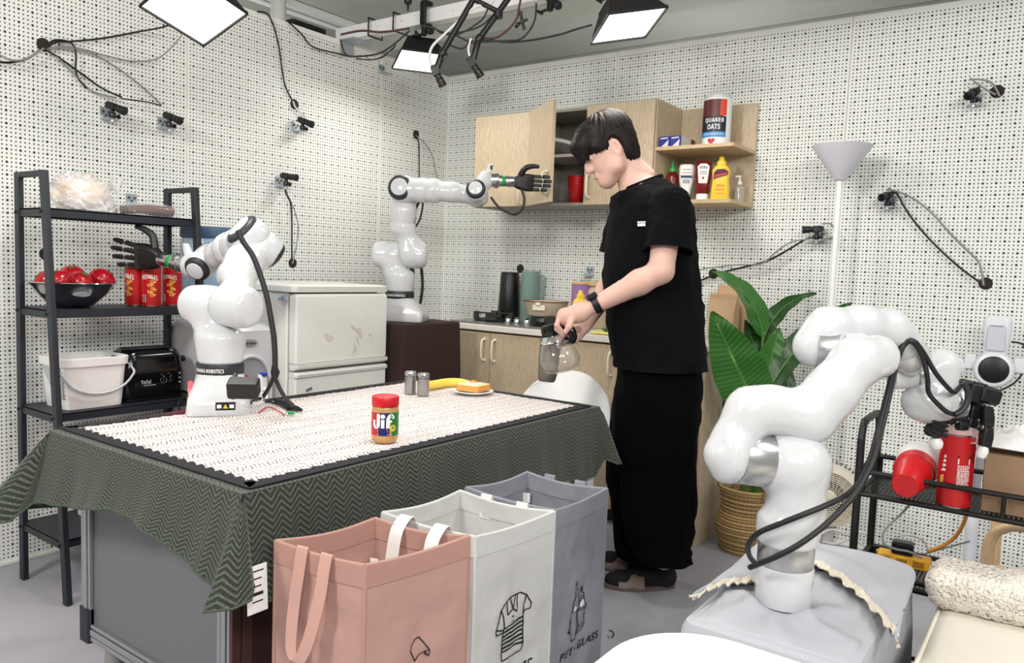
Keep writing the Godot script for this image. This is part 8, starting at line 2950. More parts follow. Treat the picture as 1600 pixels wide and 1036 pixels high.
	for s in [-1, 1]:
		fl.chain([hc + uh * 0.08 + fh * 0.045 + lh * (0.035 * s), hc + uh * 0.058 + fh * 0.082 + lh * (0.036 * s), hc + uh * 0.008 + fh * 0.1 + lh * (0.034 * s)], [0.036, 0.026, 0.01], 0.025)
		fl.chain([hc + uh * 0.07 + fh * 0.03 + lh * (0.06 * s), hc + uh * 0.03 + fh * 0.05 + lh * (0.073 * s), hc + uh * 0.008 + fh * 0.04 + lh * (0.074 * s)], [0.028, 0.014, 0.006], 0.02)
		fl.ell(hc - uh * 0.075 + fh * 0.045 + lh * (0.07 * s), Vector3(0.06, 0.075, 0.075), hb, 0.008, true)
		fl.ell(hc - uh * 0.012 - fh * 0.014 + lh * (0.09 * s), Vector3(0.03, 0.042, 0.027), hb, 0.008, true)
	fl.ell(hc - uh * 0.085 + fh * 0.1, Vector3(0.09, 0.088, 0.075), hb, 0.008, true)
	fl.ell(hc - uh * 0.15 - fh * 0.035, Vector3(0.12, 0.055, 0.09), hb, 0.008, true)
	g = G.new()
	fl.build(g, 0.006)
	# strands: combed ridges that follow the crown
	var ridge := FastNoiseLite.new()
	ridge.frequency = 26.0
	for j in g.v.size():
		var q := hb.inverse() * (g.v[j] - hc)
		var ang := atan2(q.x, q.z - 0.0)
		g.v[j] += g.n[j] * (0.0035 * ridge.get_noise_3d(ang * 1.2, q.y * 0.12, q.z * 0.1) + 0.0025 * sin(ang * 34.0 + q.y * 20.0))
	var hr := partw("hair", g, hair, o)
	# loose locks combed from the crown over the dome
	g = G.new()
	for k in 120:
		var a := -PI + TAU * (k + rng.randf() * 0.8) / 120
		var t1 := 1.5 + 0.22 * cos(a) + 0.42 * smoothstep(1.9, 2.9, absf(a)) + rng.randf() * 0.12
		var p := []
		for j in 8:
			var t := lerpf(0.25 + rng.randf() * 0.04, t1, j / 7.0)
			var b := a + 0.35 * (1.0 - j / 7.0)
			var rr := 1.012 + 0.02 * sin(j * 0.9 + k)
			p.append(hc + uh * 0.042 - fh * 0.016 + (lh * (0.091 * sin(t) * sin(b)) + uh * (0.098 * cos(t)) + fh * (0.108 * sin(t) * cos(b))) * rr)
		g.tube(p, [0.004, 0.006, 0.0068, 0.007, 0.0068, 0.006, 0.0042, 0.001], 5)
	partw("hair_locks", g, hair, hr)
	g = G.new()
	for s in [-1, 1]:
		g.tube(G.smooth([hc + uh * 0.024 + fh * 0.093 + lh * (0.014 * s), hc + uh * 0.029 + fh * 0.089 + lh * (0.03 * s), hc + uh * 0.024 + fh * 0.077 + lh * (0.048 * s)], 4), 0.0032, 6)
	partw("eyebrows", g, hair, o)
	g = G.new()
	for s in [-1, 1]:
		g.tube(G.smooth([hc + uh * 0.0 + fh * 0.091 + lh * (0.02 * s), hc - uh * 0.002 + fh * 0.0925 + lh * (0.031 * s), hc - uh * 0.001 + fh * 0.087 + lh * (0.043 * s)], 4), 0.0022, 6)
	partw("eyelashes", g, hair, o)
	g = G.new()
	g.tube([hc - uh * 0.066 + fh * 0.0925 - lh * 0.014, hc - uh * 0.067 + fh * 0.094, hc - uh * 0.066 + fh * 0.0925 + lh * 0.014], [0.003, 0.0045, 0.003], 8)
	g.tube([hc - uh * 0.078 + fh * 0.0905 - lh * 0.012, hc - uh * 0.079 + fh * 0.092, hc - uh * 0.078 + fh * 0.0905 + lh * 0.012], [0.003, 0.0045, 0.003], 8)
	partw("lips", g, mt("lips", rgb(206, 140, 130), 0.5), o)
	# T-shirt: trunk and sleeves
	var shirt := mt("shirt_black", rgb(8, 8, 12), 0.95)
	shirt.rim_enabled = true
	shirt.rim = 0.06
	shirt.metallic_specular = 0.25
	g = G.new()
	var rows := []
	var ph := 0.0
	for q in [[Vector3(1.916, 1.582, 1.044), 0.072, 0.078, 0.0], [Vector3(1.928, 1.565, 1.037), 0.1, 0.12, 0.0], [Vector3(1.942, 1.536, 1.03), 0.133, 0.165, 0.0], [Vector3(1.952, 1.487, 1.028), 0.152, 0.192, 0.0], [Vector3(1.959, 1.427, 1.029), 0.162, 0.2, 0.004], [Vector3(1.965, 1.328, 1.035), 0.178, 0.19, 0.008], [Vector3(1.974, 1.229, 1.038), 0.186, 0.185, 0.012], [Vector3(1.987, 1.118, 1.04), 0.184, 0.185, 0.014], [Vector3(2.004, 1.006, 1.039), 0.178, 0.19, 0.018], [Vector3(2.019, 0.92, 1.037), 0.174, 0.19, 0.022], [Vector3(2.024, 0.873, 1.037), 0.172, 0.19, 0.024]]:
		ph += 0.35
		rows.append([q, ph])
	var sec := []
	for q in rows:
		sec.append(oval(q[0][0], rt + Vector3(0, 0.42 * exp(-0.9 * (sec.size())), 0), dp, q[0][1], q[0][2], 36, 2.3, q[0][3], q[1]))
	var bot: PackedVector3Array = sec[-1]
	var bc: Vector3 = Vector3(2.024, 0.873, 1.037)
	var bin := PackedVector3Array()
	for q in bot:
		bin.append(bc + (q - bc) * 0.94 + Vector3(0, 0.03, 0))
	sec.append(bin)
	var fold := FastNoiseLite.new()
	fold.seed = 4
	fold.frequency = 5.5
	g.loft(folds(sec, 0.02, fold), false, false)
	var sleeve := func(a: Vector3, b: Vector3, r0: float, r1: float, cut: Vector3):
		var d := (b - a).normalized()
		var x := (rt - d * rt.dot(d)).normalized()
		var y := d.cross(x)
		var rs := []
		for e in [[0.074, 0.15], [0.066, 0.5], [0.05, 0.77], [0.025, 0.94]]:
			var dome := PackedVector3Array()
			for i in 28:
				var t := TAU * i / 28
				dome.append(a - d * e[0] + (x * cos(t) + y * sin(t)) * (r0 * e[1]))
			rs.append(dome)
		for j in 7:
			var u := j / 6.0
			var ring := PackedVector3Array()
			for i in 28:
				var t := TAU * i / 28
				var w := 1.0 + 0.02 * u * sin(t * 4.0 + u * 5.0)
				ring.append(a.lerp(b, u) + (x * cos(t) + y * sin(t)) * lerpf(r0, r1, u) * w)
			rs.append(ring)
		var last := PackedVector3Array()
		for q in rs[-1]:
			last.append(b + (q - b) * 0.93 - d * 0.03)
		rs.append(last)
		g.loft(folds(rs, 0.012, fold), true, false)
	sleeve.call(shn + Vector3(0, 0.006, 0), shn.lerp(eln, 0.0) + (Vector3(2.097, 1.315, 1.175) - shn), 0.082, 0.093, Vector3.ZERO)
	sleeve.call(shf, Vector3(1.782, 1.303, 0.946), 0.08, 0.088, Vector3.ZERO)
	partw("t_shirt", g, shirt, o)
	g = G.new()
	var col := []
	for q in oval(Vector3(1.917, 1.58, 1.044), rt + Vector3(0, 0.42, 0), dp, 0.072, 0.078, 28):
		col.append(q)
	col.append(col[0])
	g.tube(col, 0.011, 8, 0.7)
	partw("collar", g, shirt, o)
	# small white mark on the chest
	g = G.new()
	var mk: Vector3 = Vector3(2.016, 1.414, 1.229)
	var mb := Basis(Vector3(0.81, 0.06, -0.58).normalized(), Vector3(0, 1, 0), Vector3(0.58, 0.05, 0.81))
	mb = mb.orthonormalized()
	g.box(mk + mb * Vector3(0, 0.007, 0), Vector3(0.03, 0.004, 0.006), 0.0005, mb)
	g.box(mk - mb * Vector3(0, 0.003, 0), Vector3(0.028, 0.011, 0.006), 0.0005, mb)
	partw("chest_print", g, mats.print_white, o)
	# wide trousers
	var tro := mt("trousers_black", rgb(3, 3, 5), 0.95)
	tro.metallic_specular = 0.2
	g = G.new()
	sec = []
	ph = 0.0
	for q in [[Vector3(2.023, 0.918, 1.034), 0.145, 0.16, 0.0], [Vector3(2.029, 0.833, 1.038), 0.158, 0.17, 0.01], [Vector3(2.031, 0.709, 1.049), 0.165, 0.175, 0.012], [Vector3(2.029, 0.584, 1.063), 0.165, 0.178, 0.014], [Vector3(2.028, 0.51, 1.071), 0.155, 0.165, 0.016], [Vector3(2.031, 0.448, 1.075), 0.13, 0.14, 0.018]]:
		ph += 0.3
		sec.append(oval(q[0], rt, dp, q[1], q[2], 36, 2.6, q[3], ph))
	g.loft(folds(sec, 0.016, fold), true, true)
	for leg in [[[[Vector3(2.05, 0.716, 1.084), 0.155], [Vector3(2.063, 0.52, 1.094), 0.152], [Vector3(2.079, 0.376, 1.11), 0.143], [Vector3(2.102, 0.233, 1.119), 0.122], [Vector3(2.117, 0.198, 1.124), 0.112], [Vector3(2.126, 0.171, 1.127), 0.11]], 0.128], [[[Vector3(1.981, 0.647, 1.017), 0.15], [Vector3(1.975, 0.504, 1.023), 0.142], [Vector3(1.965, 0.361, 1.032), 0.125], [Vector3(1.973, 0.205, 1.03), 0.105], [Vector3(1.982, 0.131, 1.018), 0.098], [Vector3(1.986, 0.105, 1.018), 0.095]], 0.12]]:
		sec = []
		ph = 0.4
		for q in leg[0]:
			ph += 0.5
			sec.append(oval(q[0], rt, dp, q[1], leg[1], 32, 2.5, 0.02, ph))
		var e: PackedVector3Array = sec[-1]
		var ec: Vector3 = leg[0][-1][0]
		var ins := PackedVector3Array()
		for q in e:
			ins.append(ec + (q - ec) * 0.93 + Vector3(0, 0.03, 0))
		sec.append(ins)
		g.loft(folds(sec, 0.018, fold), true, false)
	partw("trousers", g, tro, o)
	# slippers with black socks
	var sl := mt("slipper_taupe", rgb(128, 114, 106), 0.85)
	for q in [[Vector3(2.12, 0, 0.995), Vector3(1.9, 0, 1.165)], [Vector3(2.0, 0, 0.895), Vector3(1.765, 0, 1.0)]]:
		var a: Vector3 = q[0]
		var b: Vector3 = q[1]
		var d := (b - a).normalized()
		var s := Vector3(-d.z, 0, d.x)
		var l := a.distance_to(b)
		var sole := PackedVector2Array()
		for j in 28:
			var t := TAU * j / 28
			var x := l * 0.5 + cos(t) * (l * 0.5 + 0.005)
			var w := 0.036 + 0.014 * smoothstep(0.2, 0.75, x / l)
			sole.append(Vector2(x, sin(t) * w * (1.15 - 0.15 * absf(cos(t)))))
		g = G.new()
		g.prism(sole, 0.016, Transform3D(Basis(d, s, d.cross(s)), a + Vector3(0, 0.0 if d.cross(s).y > 0 else 0.017, 0)))
		var k := partw("slipper", g, mt("slipper_sole", rgb(96, 86, 82), 0.9), o)
		g = G.new()
		g.sheet(16, 12, func(u, v):
			var x: float = l * (0.46 + 0.36 * v)
			var t: float = (u - 0.5) * PI
			var w: float = 0.05 - 0.004 * v
			return a + d * x + s * (sin(t) * w) + Vector3(0, 0.012 + cos(t) * (0.066 - 0.03 * v), 0), 0.005)
		partw("strap", g, sl, k)
		g = G.new()
		var sf := Field.new()
		sf.chain([a + d * 0.03 + Vector3(0, 0.05, 0), a + d * (l * 0.45) + Vector3(0, 0.045, 0), a + d * (l * 0.78) + Vector3(0, 0.034, 0), a + d * (l * 0.9) + Vector3(0, 0.03, 0)], [0.035, 0.034, 0.028, 0.022], 0.03)
		sf.cap(a + d * 0.04 + Vector3(0, 0.04, 0), a + d * 0.05 + Vector3(0, 0.14, 0), 0.036, 0.034, 0.03)
		sf.cap(a + d * (l * 0.7) + s * 0.02 + Vector3(0, 0.03, 0), a + d * (l * 0.9) + s * 0.012 + Vector3(0, 0.028, 0), 0.022, 0.018, 0.02)
		sf.cap(a + d * (l * 0.7) - s * 0.02 + Vector3(0, 0.03, 0), a + d * (l * 0.86) - s * 0.016 + Vector3(0, 0.028, 0), 0.022, 0.017, 0.02)
		sf.build(g, 0.009)
		partw("sock", g, mt("sock_black", rgb(18, 18, 24), 0.9), o)
	# watch
	var wa := (eln - wrn).normalized()
	var wc := wrn + wa * 0.03
	var wt := thing("wrist_watch", "black smart watch on the person's left wrist", "watch", wc)
	var xf := G.aim(wc, wa)
	g = G.new()
	g.lathe([Vector2(0.031, -0.013), Vector2(0.0335, -0.012), Vector2(0.0345, 0.012), Vector2(0.032, 0.013)], 32, xf)
	partw("band", g, mats.black_plastic, wt)
	var wn := (Vector3(0.0, 0.9, 0.35) - wa * Vector3(0.0, 0.9, 0.35).dot(wa)).normalized()
	g = G.new()
	g.box(wc + wn * 0.036, Vector3(0.036, 0.04, 0.011), 0.004, Basis(wn.cross(wa), wa, wn))
	partw("case", g, mats.black_metal, wt)
	g = G.new()
	g.box(wc + wn * 0.0418, Vector3(0.031, 0.035, 0.0012), 0.0005, Basis(wn.cross(wa), wa, wn))
	partw("screen", g, mt("watch_glass", rgb(30, 32, 40), 0.08), wt)
	# glass server held by its handle, tilted to pour
	var pa: Vector3 = Vector3(1.749, 1.013, 1.37)
	var pb: Vector3 = Vector3(1.782, 0.859, 1.361)
	var ax := (pb - pa).normalized()
	o = thing("coffee_server", "round glass coffee server with black collar held tilted by the person", "server", pa)
	xf = G.aim(pa, ax)
	g = G.new()
	g.lathe([Vector2(0.036, 0.0), Vector2(0.04, 0.02), Vector2(0.056, 0.045), Vector2(0.075, 0.085), Vector2(0.08, 0.115), Vector2(0.075, 0.14), Vector2(0.06, 0.157), Vector2(0.03, 0.163), Vector2(0, 0.164)], 48, xf)
	g.lathe([Vector2(0, 0.161), Vector2(0.03, 0.16), Vector2(0.058, 0.154), Vector2(0.0725, 0.138), Vector2(0.0775, 0.115), Vector2(0.0725, 0.086), Vector2(0.0535, 0.047), Vector2(0.0375, 0.021), Vector2(0.0335, 0.0)], 48, xf)
	partw("glass_bowl", g, mats.glass, o)
	g = G.new()
	g.lathe([Vector2(0, -0.022), Vector2(0.036, -0.022), Vector2(0.048, -0.016), Vector2(0.05, 0.004), Vector2(0.048, 0.018), Vector2(0.044, 0.022), Vector2(0.036, 0.018), Vector2(0.036, -0.004), Vector2(0, -0.004)], 40, xf)
	partw("collar", g, mt("gloss_black", rgb(10, 10, 14), 0.12), o)
	g = G.new()
	g.lathe([Vector2(0.042, 0.02), Vector2(0.054, 0.034), Vector2(0.062, 0.046), Vector2(0.061, 0.05), Vector2(0.052, 0.04)], 40, xf)
	partw("steel_band", g, mats.chrome, o)
	g = G.new()
	g.tube(G.smooth([pa + rt * 0.035, Vector3(1.777, 1.022, 1.361), Vector3(1.799, 1.031, 1.369), Vector3(1.822, 1.019, 1.366), Vector3(1.83, 0.991, 1.363), Vector3(1.823, 0.969, 1.364)], 4), [0.011, 0.0115, 0.012, 0.0125, 0.013, 0.0135, 0.014, 0.0145, 0.015, 0.015, 0.0155, 0.016, 0.016, 0.0165, 0.0165, 0.017, 0.017, 0.016, 0.015, 0.014, 0.009], 12, 0.8)
	partw("handle", g, mats.gloss_black, o)
	g = G.new()
	g.tube([pa + rt * 0.03 + ax * 0.03, pa + rt * 0.055 + ax * 0.045], 0.012, 10)
	partw("handle_mount", g, mats.gloss_black, o)
	# taupe cup held behind the glass
	var ca: Vector3 = Vector3(1.694, 0.964, 1.303)
	var cb: Vector3 = Vector3(1.692, 0.804, 1.32)
	o = thing("tumbler", "taupe tumbler held by the far hand behind the glass server", "cup", ca)
	g = G.new()
	var cl := ca.distance_to(cb)
	g.lathe([Vector2(0, cl), Vector2(0.026, cl - 0.001), Vector2(0.033, cl - 0.008), Vector2(0.037, cl - 0.03), Vector2(0.042, 0.02), Vector2(0.042, 0.0), Vector2(0.039, 0.0), Vector2(0.038, 0.02), Vector2(0.033, cl - 0.03), Vector2(0, cl - 0.01)], 36, G.aim(ca, cb - ca))
	partw("cup_body", g, mt("taupe", rgb(112, 104, 92), 0.6), o)
	g = G.new()
	g.lathe([Vector2(0.0385, 0.002), Vector2(0.0385, -0.002), Vector2(0.0428, -0.002), Vector2(0.0428, 0.004)], 36, G.aim(ca, cb - ca))
	partw("rim", g, mats.taupe, o)


# ---------------------------------------------------------------- plant, floor lamp and fan

func leaf(o: Node3D, base: Vector3, mid: Vector3, tip: Vector3, w: float, face: Vector3, m: Material, foot: Vector3):
	var g := G.new()
	g.sheet(10, 20, func(u, v):
		var c: Vector3 = base.lerp(mid, v).lerp(mid.lerp(tip, v), v)
		var d: Vector3 = (mid.lerp(tip, v) - base.lerp(mid, v)).normalized()
		var x: Vector3 = d.cross(face).normalized()
		var s: float = (u - 0.5) * 2.0
		var wid: float = w * pow(sin(PI * pow(clampf(v * 0.985 + 0.008, 0, 1), 0.8)), 0.75)
		return c + x * (s * wid) + face * (0.18 * wid * (absf(s) - 0.4) + 0.004 * sin(v * 23.0 + s * 2.0)), 0.0012)
	var l := part("leaf", g, m, o, -o.position)
	g = G.new()
	var p := []
	for j in 9:
		var v := j / 8.0
		p.append(base.lerp(mid, v).lerp(mid.lerp(tip, v), v) - face * (0.07 * w * sin(v * PI)) + face * 0.002)
	g.tube(p, [0.0045, 0.0042, 0.004, 0.0036, 0.0032, 0.0028, 0.0022, 0.0018, 0.001], 6)
	g.tube(G.smooth([foot, foot.lerp(base, 0.55) + Vector3(0, 0.03, 0), base], 5), [0.009, 0.009, 0.0088, 0.0085, 0.008, 0.0075, 0.007, 0.0065, 0.006, 0.0055, 0.005], 8)
	part("stem", g, mt("stem_green", rgb(84, 130, 56), 0.5), l)


func plant_corner():
	var c := Vector3(2.19, 0, 0.38)
	var o := thing("basket", "seagrass belly basket with two loop handles holding the large-leaved plant", "basket", c)
	var pr := [[0.085, 0.0], [0.1, 0.004], [0.118, 0.05], [0.132, 0.1], [0.134, 0.13], [0.124, 0.16], [0.112, 0.19], [0.113, 0.23], [0.122, 0.28], [0.126, 0.296]]
	var g := G.new()
	var out := [Vector2(0, 0)]
	for q in pr:
		out.append(Vector2(q[0], q[1]))
	out.append_array([Vector2(0.12, 0.297), Vector2(0.112, 0.27), Vector2(0.105, 0.2), Vector2(0, 0.2)])
	g.lathe(out, 40, Transform3D(), Vector2(20, 28))
	part("body", g, mats.wicker, o)
	for k in 22:
		var v := k / 21.0 * (pr.size() - 1)
		var j := mini(int(v), pr.size() - 2)
		var r: float = lerpf(pr[j][0], pr[j + 1][0], v - j)
		var y: float = lerpf(pr[j][1], pr[j + 1][1], v - j)
		var p := []
		for i in 61:
			var a := TAU * i / 60
			p.append(Vector3(sin(a), 0, cos(a)) * (r + 0.0012 * sin(i * PI + k * PI)) + Vector3(0, y, 0))
		g = G.new()
		g.tube(p, 0.0062, 5)
		part("braid", g, mt("seagrass_a" if k % 2 else "seagrass_b", rgb(190, 160, 110) if k % 2 else rgb(166, 136, 90), 0.8), o)
	for s in [-1, 1]:
		g = G.new()
		var e := Vector3(0.78 * s, 0, 0.3 * s)
		var f := Vector3(-0.3, 0, 0.78)
		g.tube(G.smooth([e * 0.15 + f * 0.06 + Vector3(0, 0.27, 0), e * 0.165 + f * 0.062 + Vector3(0, 0.33, 0), e * 0.17 + f * 0.02 + Vector3(0, 0.372, 0), e * 0.17 - f * 0.03 + Vector3(0, 0.36, 0), e * 0.15 - f * 0.06 + Vector3(0, 0.27, 0)], 6), 0.0065, 8)
		part("handle", g, mats.seagrass_b, o)
	o = thing("potted_plant", "artificial banana plant with broad green leaves standing in the basket", "plant", c + Vector3(0, 0.21, 0))
	g = G.new()
	g.lathe([Vector2(0, -0.004), Vector2(0.1, -0.004), Vector2(0.1, 0.004), Vector2(0.06, 0.014), Vector2(0, 0.016)], 24)
	part("soil", g, mt("soil", rgb(40, 34, 26), 0.95), o)
	var lf: Material = mats.leaf
	var dk: Material = mats.dark_leaf
	var f0 := c + Vector3(0, 0.22, 0)
	var fc := Vector3(0.55, 0.1, 0.82).normalized()
	leaf(o, Vector3(2.242, 0.63, 0.46), Vector3(2.187, 0.805, 0.544), Vector3(2.069, 1.084, 0.638), 0.118, fc, lf, f0 + Vector3(-0.02, 0, 0.03))
	leaf(o, Vector3(2.183, 0.972, 0.295), Vector3(2.15, 1.183, 0.323), Vector3(2.011, 1.255, 0.514), 0.075, Vector3(0.35, 0.75, 0.5).normalized(), lf, f0 + Vector3(0.01, 0, -0.02))
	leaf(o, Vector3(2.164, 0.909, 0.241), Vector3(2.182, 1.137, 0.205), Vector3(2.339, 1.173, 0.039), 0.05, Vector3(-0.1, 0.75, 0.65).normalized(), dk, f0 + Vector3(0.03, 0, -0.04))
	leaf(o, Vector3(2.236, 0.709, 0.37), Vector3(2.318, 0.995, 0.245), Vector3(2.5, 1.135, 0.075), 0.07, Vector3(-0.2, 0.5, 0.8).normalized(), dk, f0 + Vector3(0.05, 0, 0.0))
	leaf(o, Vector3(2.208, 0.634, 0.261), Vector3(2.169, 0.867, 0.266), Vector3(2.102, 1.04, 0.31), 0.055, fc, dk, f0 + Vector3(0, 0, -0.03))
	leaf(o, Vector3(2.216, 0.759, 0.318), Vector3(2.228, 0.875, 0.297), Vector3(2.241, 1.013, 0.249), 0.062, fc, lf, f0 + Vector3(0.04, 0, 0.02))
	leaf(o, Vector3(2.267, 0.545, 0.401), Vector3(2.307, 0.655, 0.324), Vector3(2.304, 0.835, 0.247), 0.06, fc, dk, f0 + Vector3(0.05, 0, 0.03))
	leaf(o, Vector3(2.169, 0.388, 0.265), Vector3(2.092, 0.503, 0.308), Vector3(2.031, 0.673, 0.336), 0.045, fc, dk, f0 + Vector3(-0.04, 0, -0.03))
	# torchiere
	c = Vector3(2.445, 0, 0.2)
	o = thing("floor_lamp", "white torchiere floor lamp with a conical shade on a thin pole", "floor lamp", c)
	g = G.new()
	g.lathe([Vector2(0, 0), Vector2(0.13, 0), Vector2(0.13, 0.012), Vector2(0.02, 0.026), Vector2(0, 0.03)], 40)
	part("base", g, mats.white_paint, o)
	g = G.new()
	g.cyl(Vector3(0, 0.02, 0), Vector3(0, 1.69, 0), 0.0125, 0.001, 18)
	part("pole", g, mats.white_paint, o)
	g = G.new()
	g.lathe([Vector2(0, 1.672), Vector2(0.026, 1.672), Vector2(0.03, 1.68), Vector2(0.122, 1.812), Vector2(0.124, 1.82), Vector2(0.12, 1.82), Vector2(0.03, 1.69), Vector2(0, 1.688)], 48)
	var sh := mt("shade", rgb(206, 204, 214), 0.55)
	sh.backlight_enabled = true
	sh.backlight = Color(0.25, 0.25, 0.25)
	part("shade", g, sh, o)
	# fan
	c = Vector3(2.565, 0.37, 0.52)
	o = thing("fan", "cream circulator fan on a grey stand behind the foreground robot", "fan", c)
	var xf := G.aim(Vector3.ZERO, Vector3(0.16, -0.12, 0.98))
	g = G.new()
	g.lathe([Vector2(0, -0.1), Vector2(0.06, -0.1), Vector2(0.1, -0.075), Vector2(0.118, -0.03), Vector2(0.12, 0.02), Vector2(0.125, 0.03), Vector2(0.125, 0.044), Vector2(0.108, 0.05), Vector2(0.106, 0.03), Vector2(0, 0.02)], 48, xf)
	part("housing", g, mt("cream", rgb(226, 219, 200), 0.45), o)
	for k in 40:
		var a := TAU * k / 40
		g = G.new()
		g.box(xf * (Vector3(sin(a), 0, cos(a)) * 0.11 + Vector3(0, -0.052, 0)), Vector3(0.008, 0.04, 0.006), 0.001, xf.basis * Basis(Vector3(0, 1, 0), a) * Basis(Vector3(1, 0, 0), -0.38))
		part("vent_slot", g, mt("vent_brown", rgb(112, 104, 94), 0.7), o)
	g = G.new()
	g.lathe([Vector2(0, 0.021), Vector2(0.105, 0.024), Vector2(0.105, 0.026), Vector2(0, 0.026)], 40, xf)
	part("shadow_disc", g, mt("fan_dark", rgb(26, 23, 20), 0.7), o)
	for k in 9:
		var p := []
		for j in 41:
			var a := TAU * j / 40
			var r := 0.034 + k * 0.0083
			p.append(xf * Vector3(sin(a) * r, 0.05 - 0.03 * r, cos(a) * r))
		g = G.new()
		g.tube(p, 0.0017, 5)
		part("grill_ring", g, mats.cream, o)
	for k in 24:
		var a := TAU * k / 24
		g = G.new()
		g.tube([xf * Vector3(sin(a) * 0.03, 0.047, cos(a) * 0.03), xf * Vector3(sin(a + 0.5) * 0.108, 0.045, cos(a + 0.5) * 0.108)], 0.0016, 5)
		part("grill_rib", g, mats.cream, o)
	g = G.new()
	g.lathe([Vector2(0, 0.04), Vector2(0.032, 0.04), Vector2(0.032, 0.052), Vector2(0.026, 0.056), Vector2(0, 0.056)], 30, xf)
	part("hub", g, mats.cream, o)
	g = G.new()
	g.cyl(Vector3(0, -0.355, -0.02), Vector3(0, -0.12, -0.03), 0.024, 0.004, 20)
	g.lathe([Vector2(0, -0.37), Vector2(0.1, -0.37), Vector2(0.1, -0.358), Vector2(0.03, -0.345), Vector2(0, -0.34)], 36)
	part("stand", g, mt("stand_grey", rgb(186, 184, 182), 0.5), o)


# ---------------------------------------------------------------- black trolley and its load

func cart_side():
	var x0 := 2.905
	var x1 := 3.55
	var za := 1.5
	var zb := 1.72
	var o := thing("trolley", "black metal mesh trolley with arched end handle behind the sofa", "trolley", Vector3(3.2, 0, 1.6))
	var bm: Material = mats.black_metal
	for x in [x0, x1]:
		for z in [za, zb]:
			var g := G.new()
			g.tube([Vector3(x, 0.03, z), Vector3(x, 0.84, z)], 0.0095, 10)
			partw("leg", g, bm, o)
		var g2 := G.new()
		var m := (za + zb) * 0.5
		var h := (zb - za) * 0.5
		g2.tube(G.smooth([Vector3(x, 0.838, za), Vector3(x, 0.872, za + 0.014), Vector3(x, 0.882, za + 0.045), Vector3(x, 0.882, zb - 0.045), Vector3(x, 0.872, zb - 0.014), Vector3(x, 0.838, zb)], 4), 0.0095, 10)
		partw("handle", g2, bm, o)
	for yh in [[0.7, 0.058], [0.485, 0.02], [0.16, 0.058]]:
		var y: float = yh[0]
		var h: float = yh[1]
		for e in [[Vector3(x0, y + h, za), Vector3(x1, y + h, za)], [Vector3(x0, y + h, zb), Vector3(x1, y + h, zb)], [Vector3(x0, y + h, za), Vector3(x0, y + h, zb)], [Vector3(x1, y + h, za), Vector3(x1, y + h, zb)], [Vector3(x0, y, za), Vector3(x1, y, za)], [Vector3(x0, y, zb), Vector3(x1, y, zb)], [Vector3(x0, y, za), Vector3(x0, y, zb)], [Vector3(x1, y, za), Vector3(x1, y, zb)]]:
			var g := G.new()
			g.tube(e, 0.0065, 8)
			partw("rail", g, bm, o)
		for x in 3:
			var g := G.new()
			for z in [za, zb]:
				g.tube([Vector3(x0 + 0.012 + x * 0.3, y, z), Vector3(x0 + 0.012 + x * 0.3, y + h, z)], 0.005, 6)
			partw("stay", g, bm, o)
		var wires := G.new()
		for k in 66:
			var x := x0 + (x1 - x0) * (k + 0.5) / 66
			wires.box(Vector3(x, y, (za + zb) * 0.5), Vector3(0.0034, 0.0016, zb - za), 0.0004)
		for k in 22:
			wires.box(Vector3((x0 + x1) * 0.5, y - 0.001, za + (zb - za) * (k + 0.5) / 22), Vector3(x1 - x0, 0.0016, 0.0034), 0.0004)
		var w := partw("shelf_mesh", wires, bm, o)
		w.set_meta("kind", "stuff")
	for x in [x0, x1]:
		for z in [za, zb]:
			var g := G.new()
			g.cyl(Vector3(x - 0.008, 0.018, z), Vector3(x + 0.008, 0.018, z), 0.018, 0.003, 18)
			partw("caster", g, mats.black_plastic, o)
	# stack of cups lying on the shelf
	var ca: Vector3 = Vector3(3.019, 0.745, 1.681)
	var cb: Vector3 = Vector3(3.022, 0.763, 1.567)
	ca.y = 0.76
	cb.y = 0.778
	o = thing("cup_stack", "stack of red and white plastic cups lying in the black trolley", "cups", ca)
	var d := (cb - ca).normalized()
	for k in 5:
		var g := G.new()
		var white := k == 4 or k == 3
		var e := 1.12 if white else 1.0
		g.lathe([Vector2(0, 0), Vector2(0.029 * e, 0), Vector2(0.031 * e, 0.003), Vector2(0.039 * e, 0.06), Vector2(0.041 * e, 0.062), Vector2(0.046 * e, 0.1), Vector2(0.049 * e, 0.102), Vector2(0.049 * e, 0.107), Vector2(0.044 * e, 0.106), Vector2(0.03 * e, 0.01), Vector2(0, 0.006)], 36, G.aim(ca - d * 0.075 + d * (k * 0.011 + (0.03 if white else 0.0)), d))
		partw("cup", g, mats.white_plastic if white else mats.red_plastic, o)
	# the can in the robot's hand
	var can: Vector3 = Vector3(3.113, 0.798, 1.683)
	can.y = 0.705
	o = red_can(can, 0.09, 0.176, "tall red crisps can held by the foreground robot hand, back label showing", "")
	var f := on_cyl(0.0375)
	var g := G.new()
	g.area([Vector2(0.002, 0.045), Vector2(0.031, 0.045), Vector2(0.031, 0.13), Vector2(0.002, 0.13)], func(q): return f.call(q, 0.0004))
	part("label", g, mt("label_red", rgb(172, 18, 26), 0.4), o)
	g = G.new()
	g.area([Vector2(0.003, 0.108), Vector2(0.03, 0.108), Vector2(0.03, 0.121), Vector2(0.003, 0.121)], func(q): return f.call(q, 0.0008))
	for k in 15:
		var n := 0
		var x := 0.003
		while x < 0.028:
			var l := 0.002 + rng.randf() * 0.005
			g.area([Vector2(x, 0.047 + k * 0.004), Vector2(minf(x + l, 0.03), 0.047 + k * 0.004), Vector2(minf(x + l, 0.03), 0.0492 + k * 0.004), Vector2(x, 0.0492 + k * 0.004)], func(q): return f.call(q, 0.0008))
			x += l + 0.0012
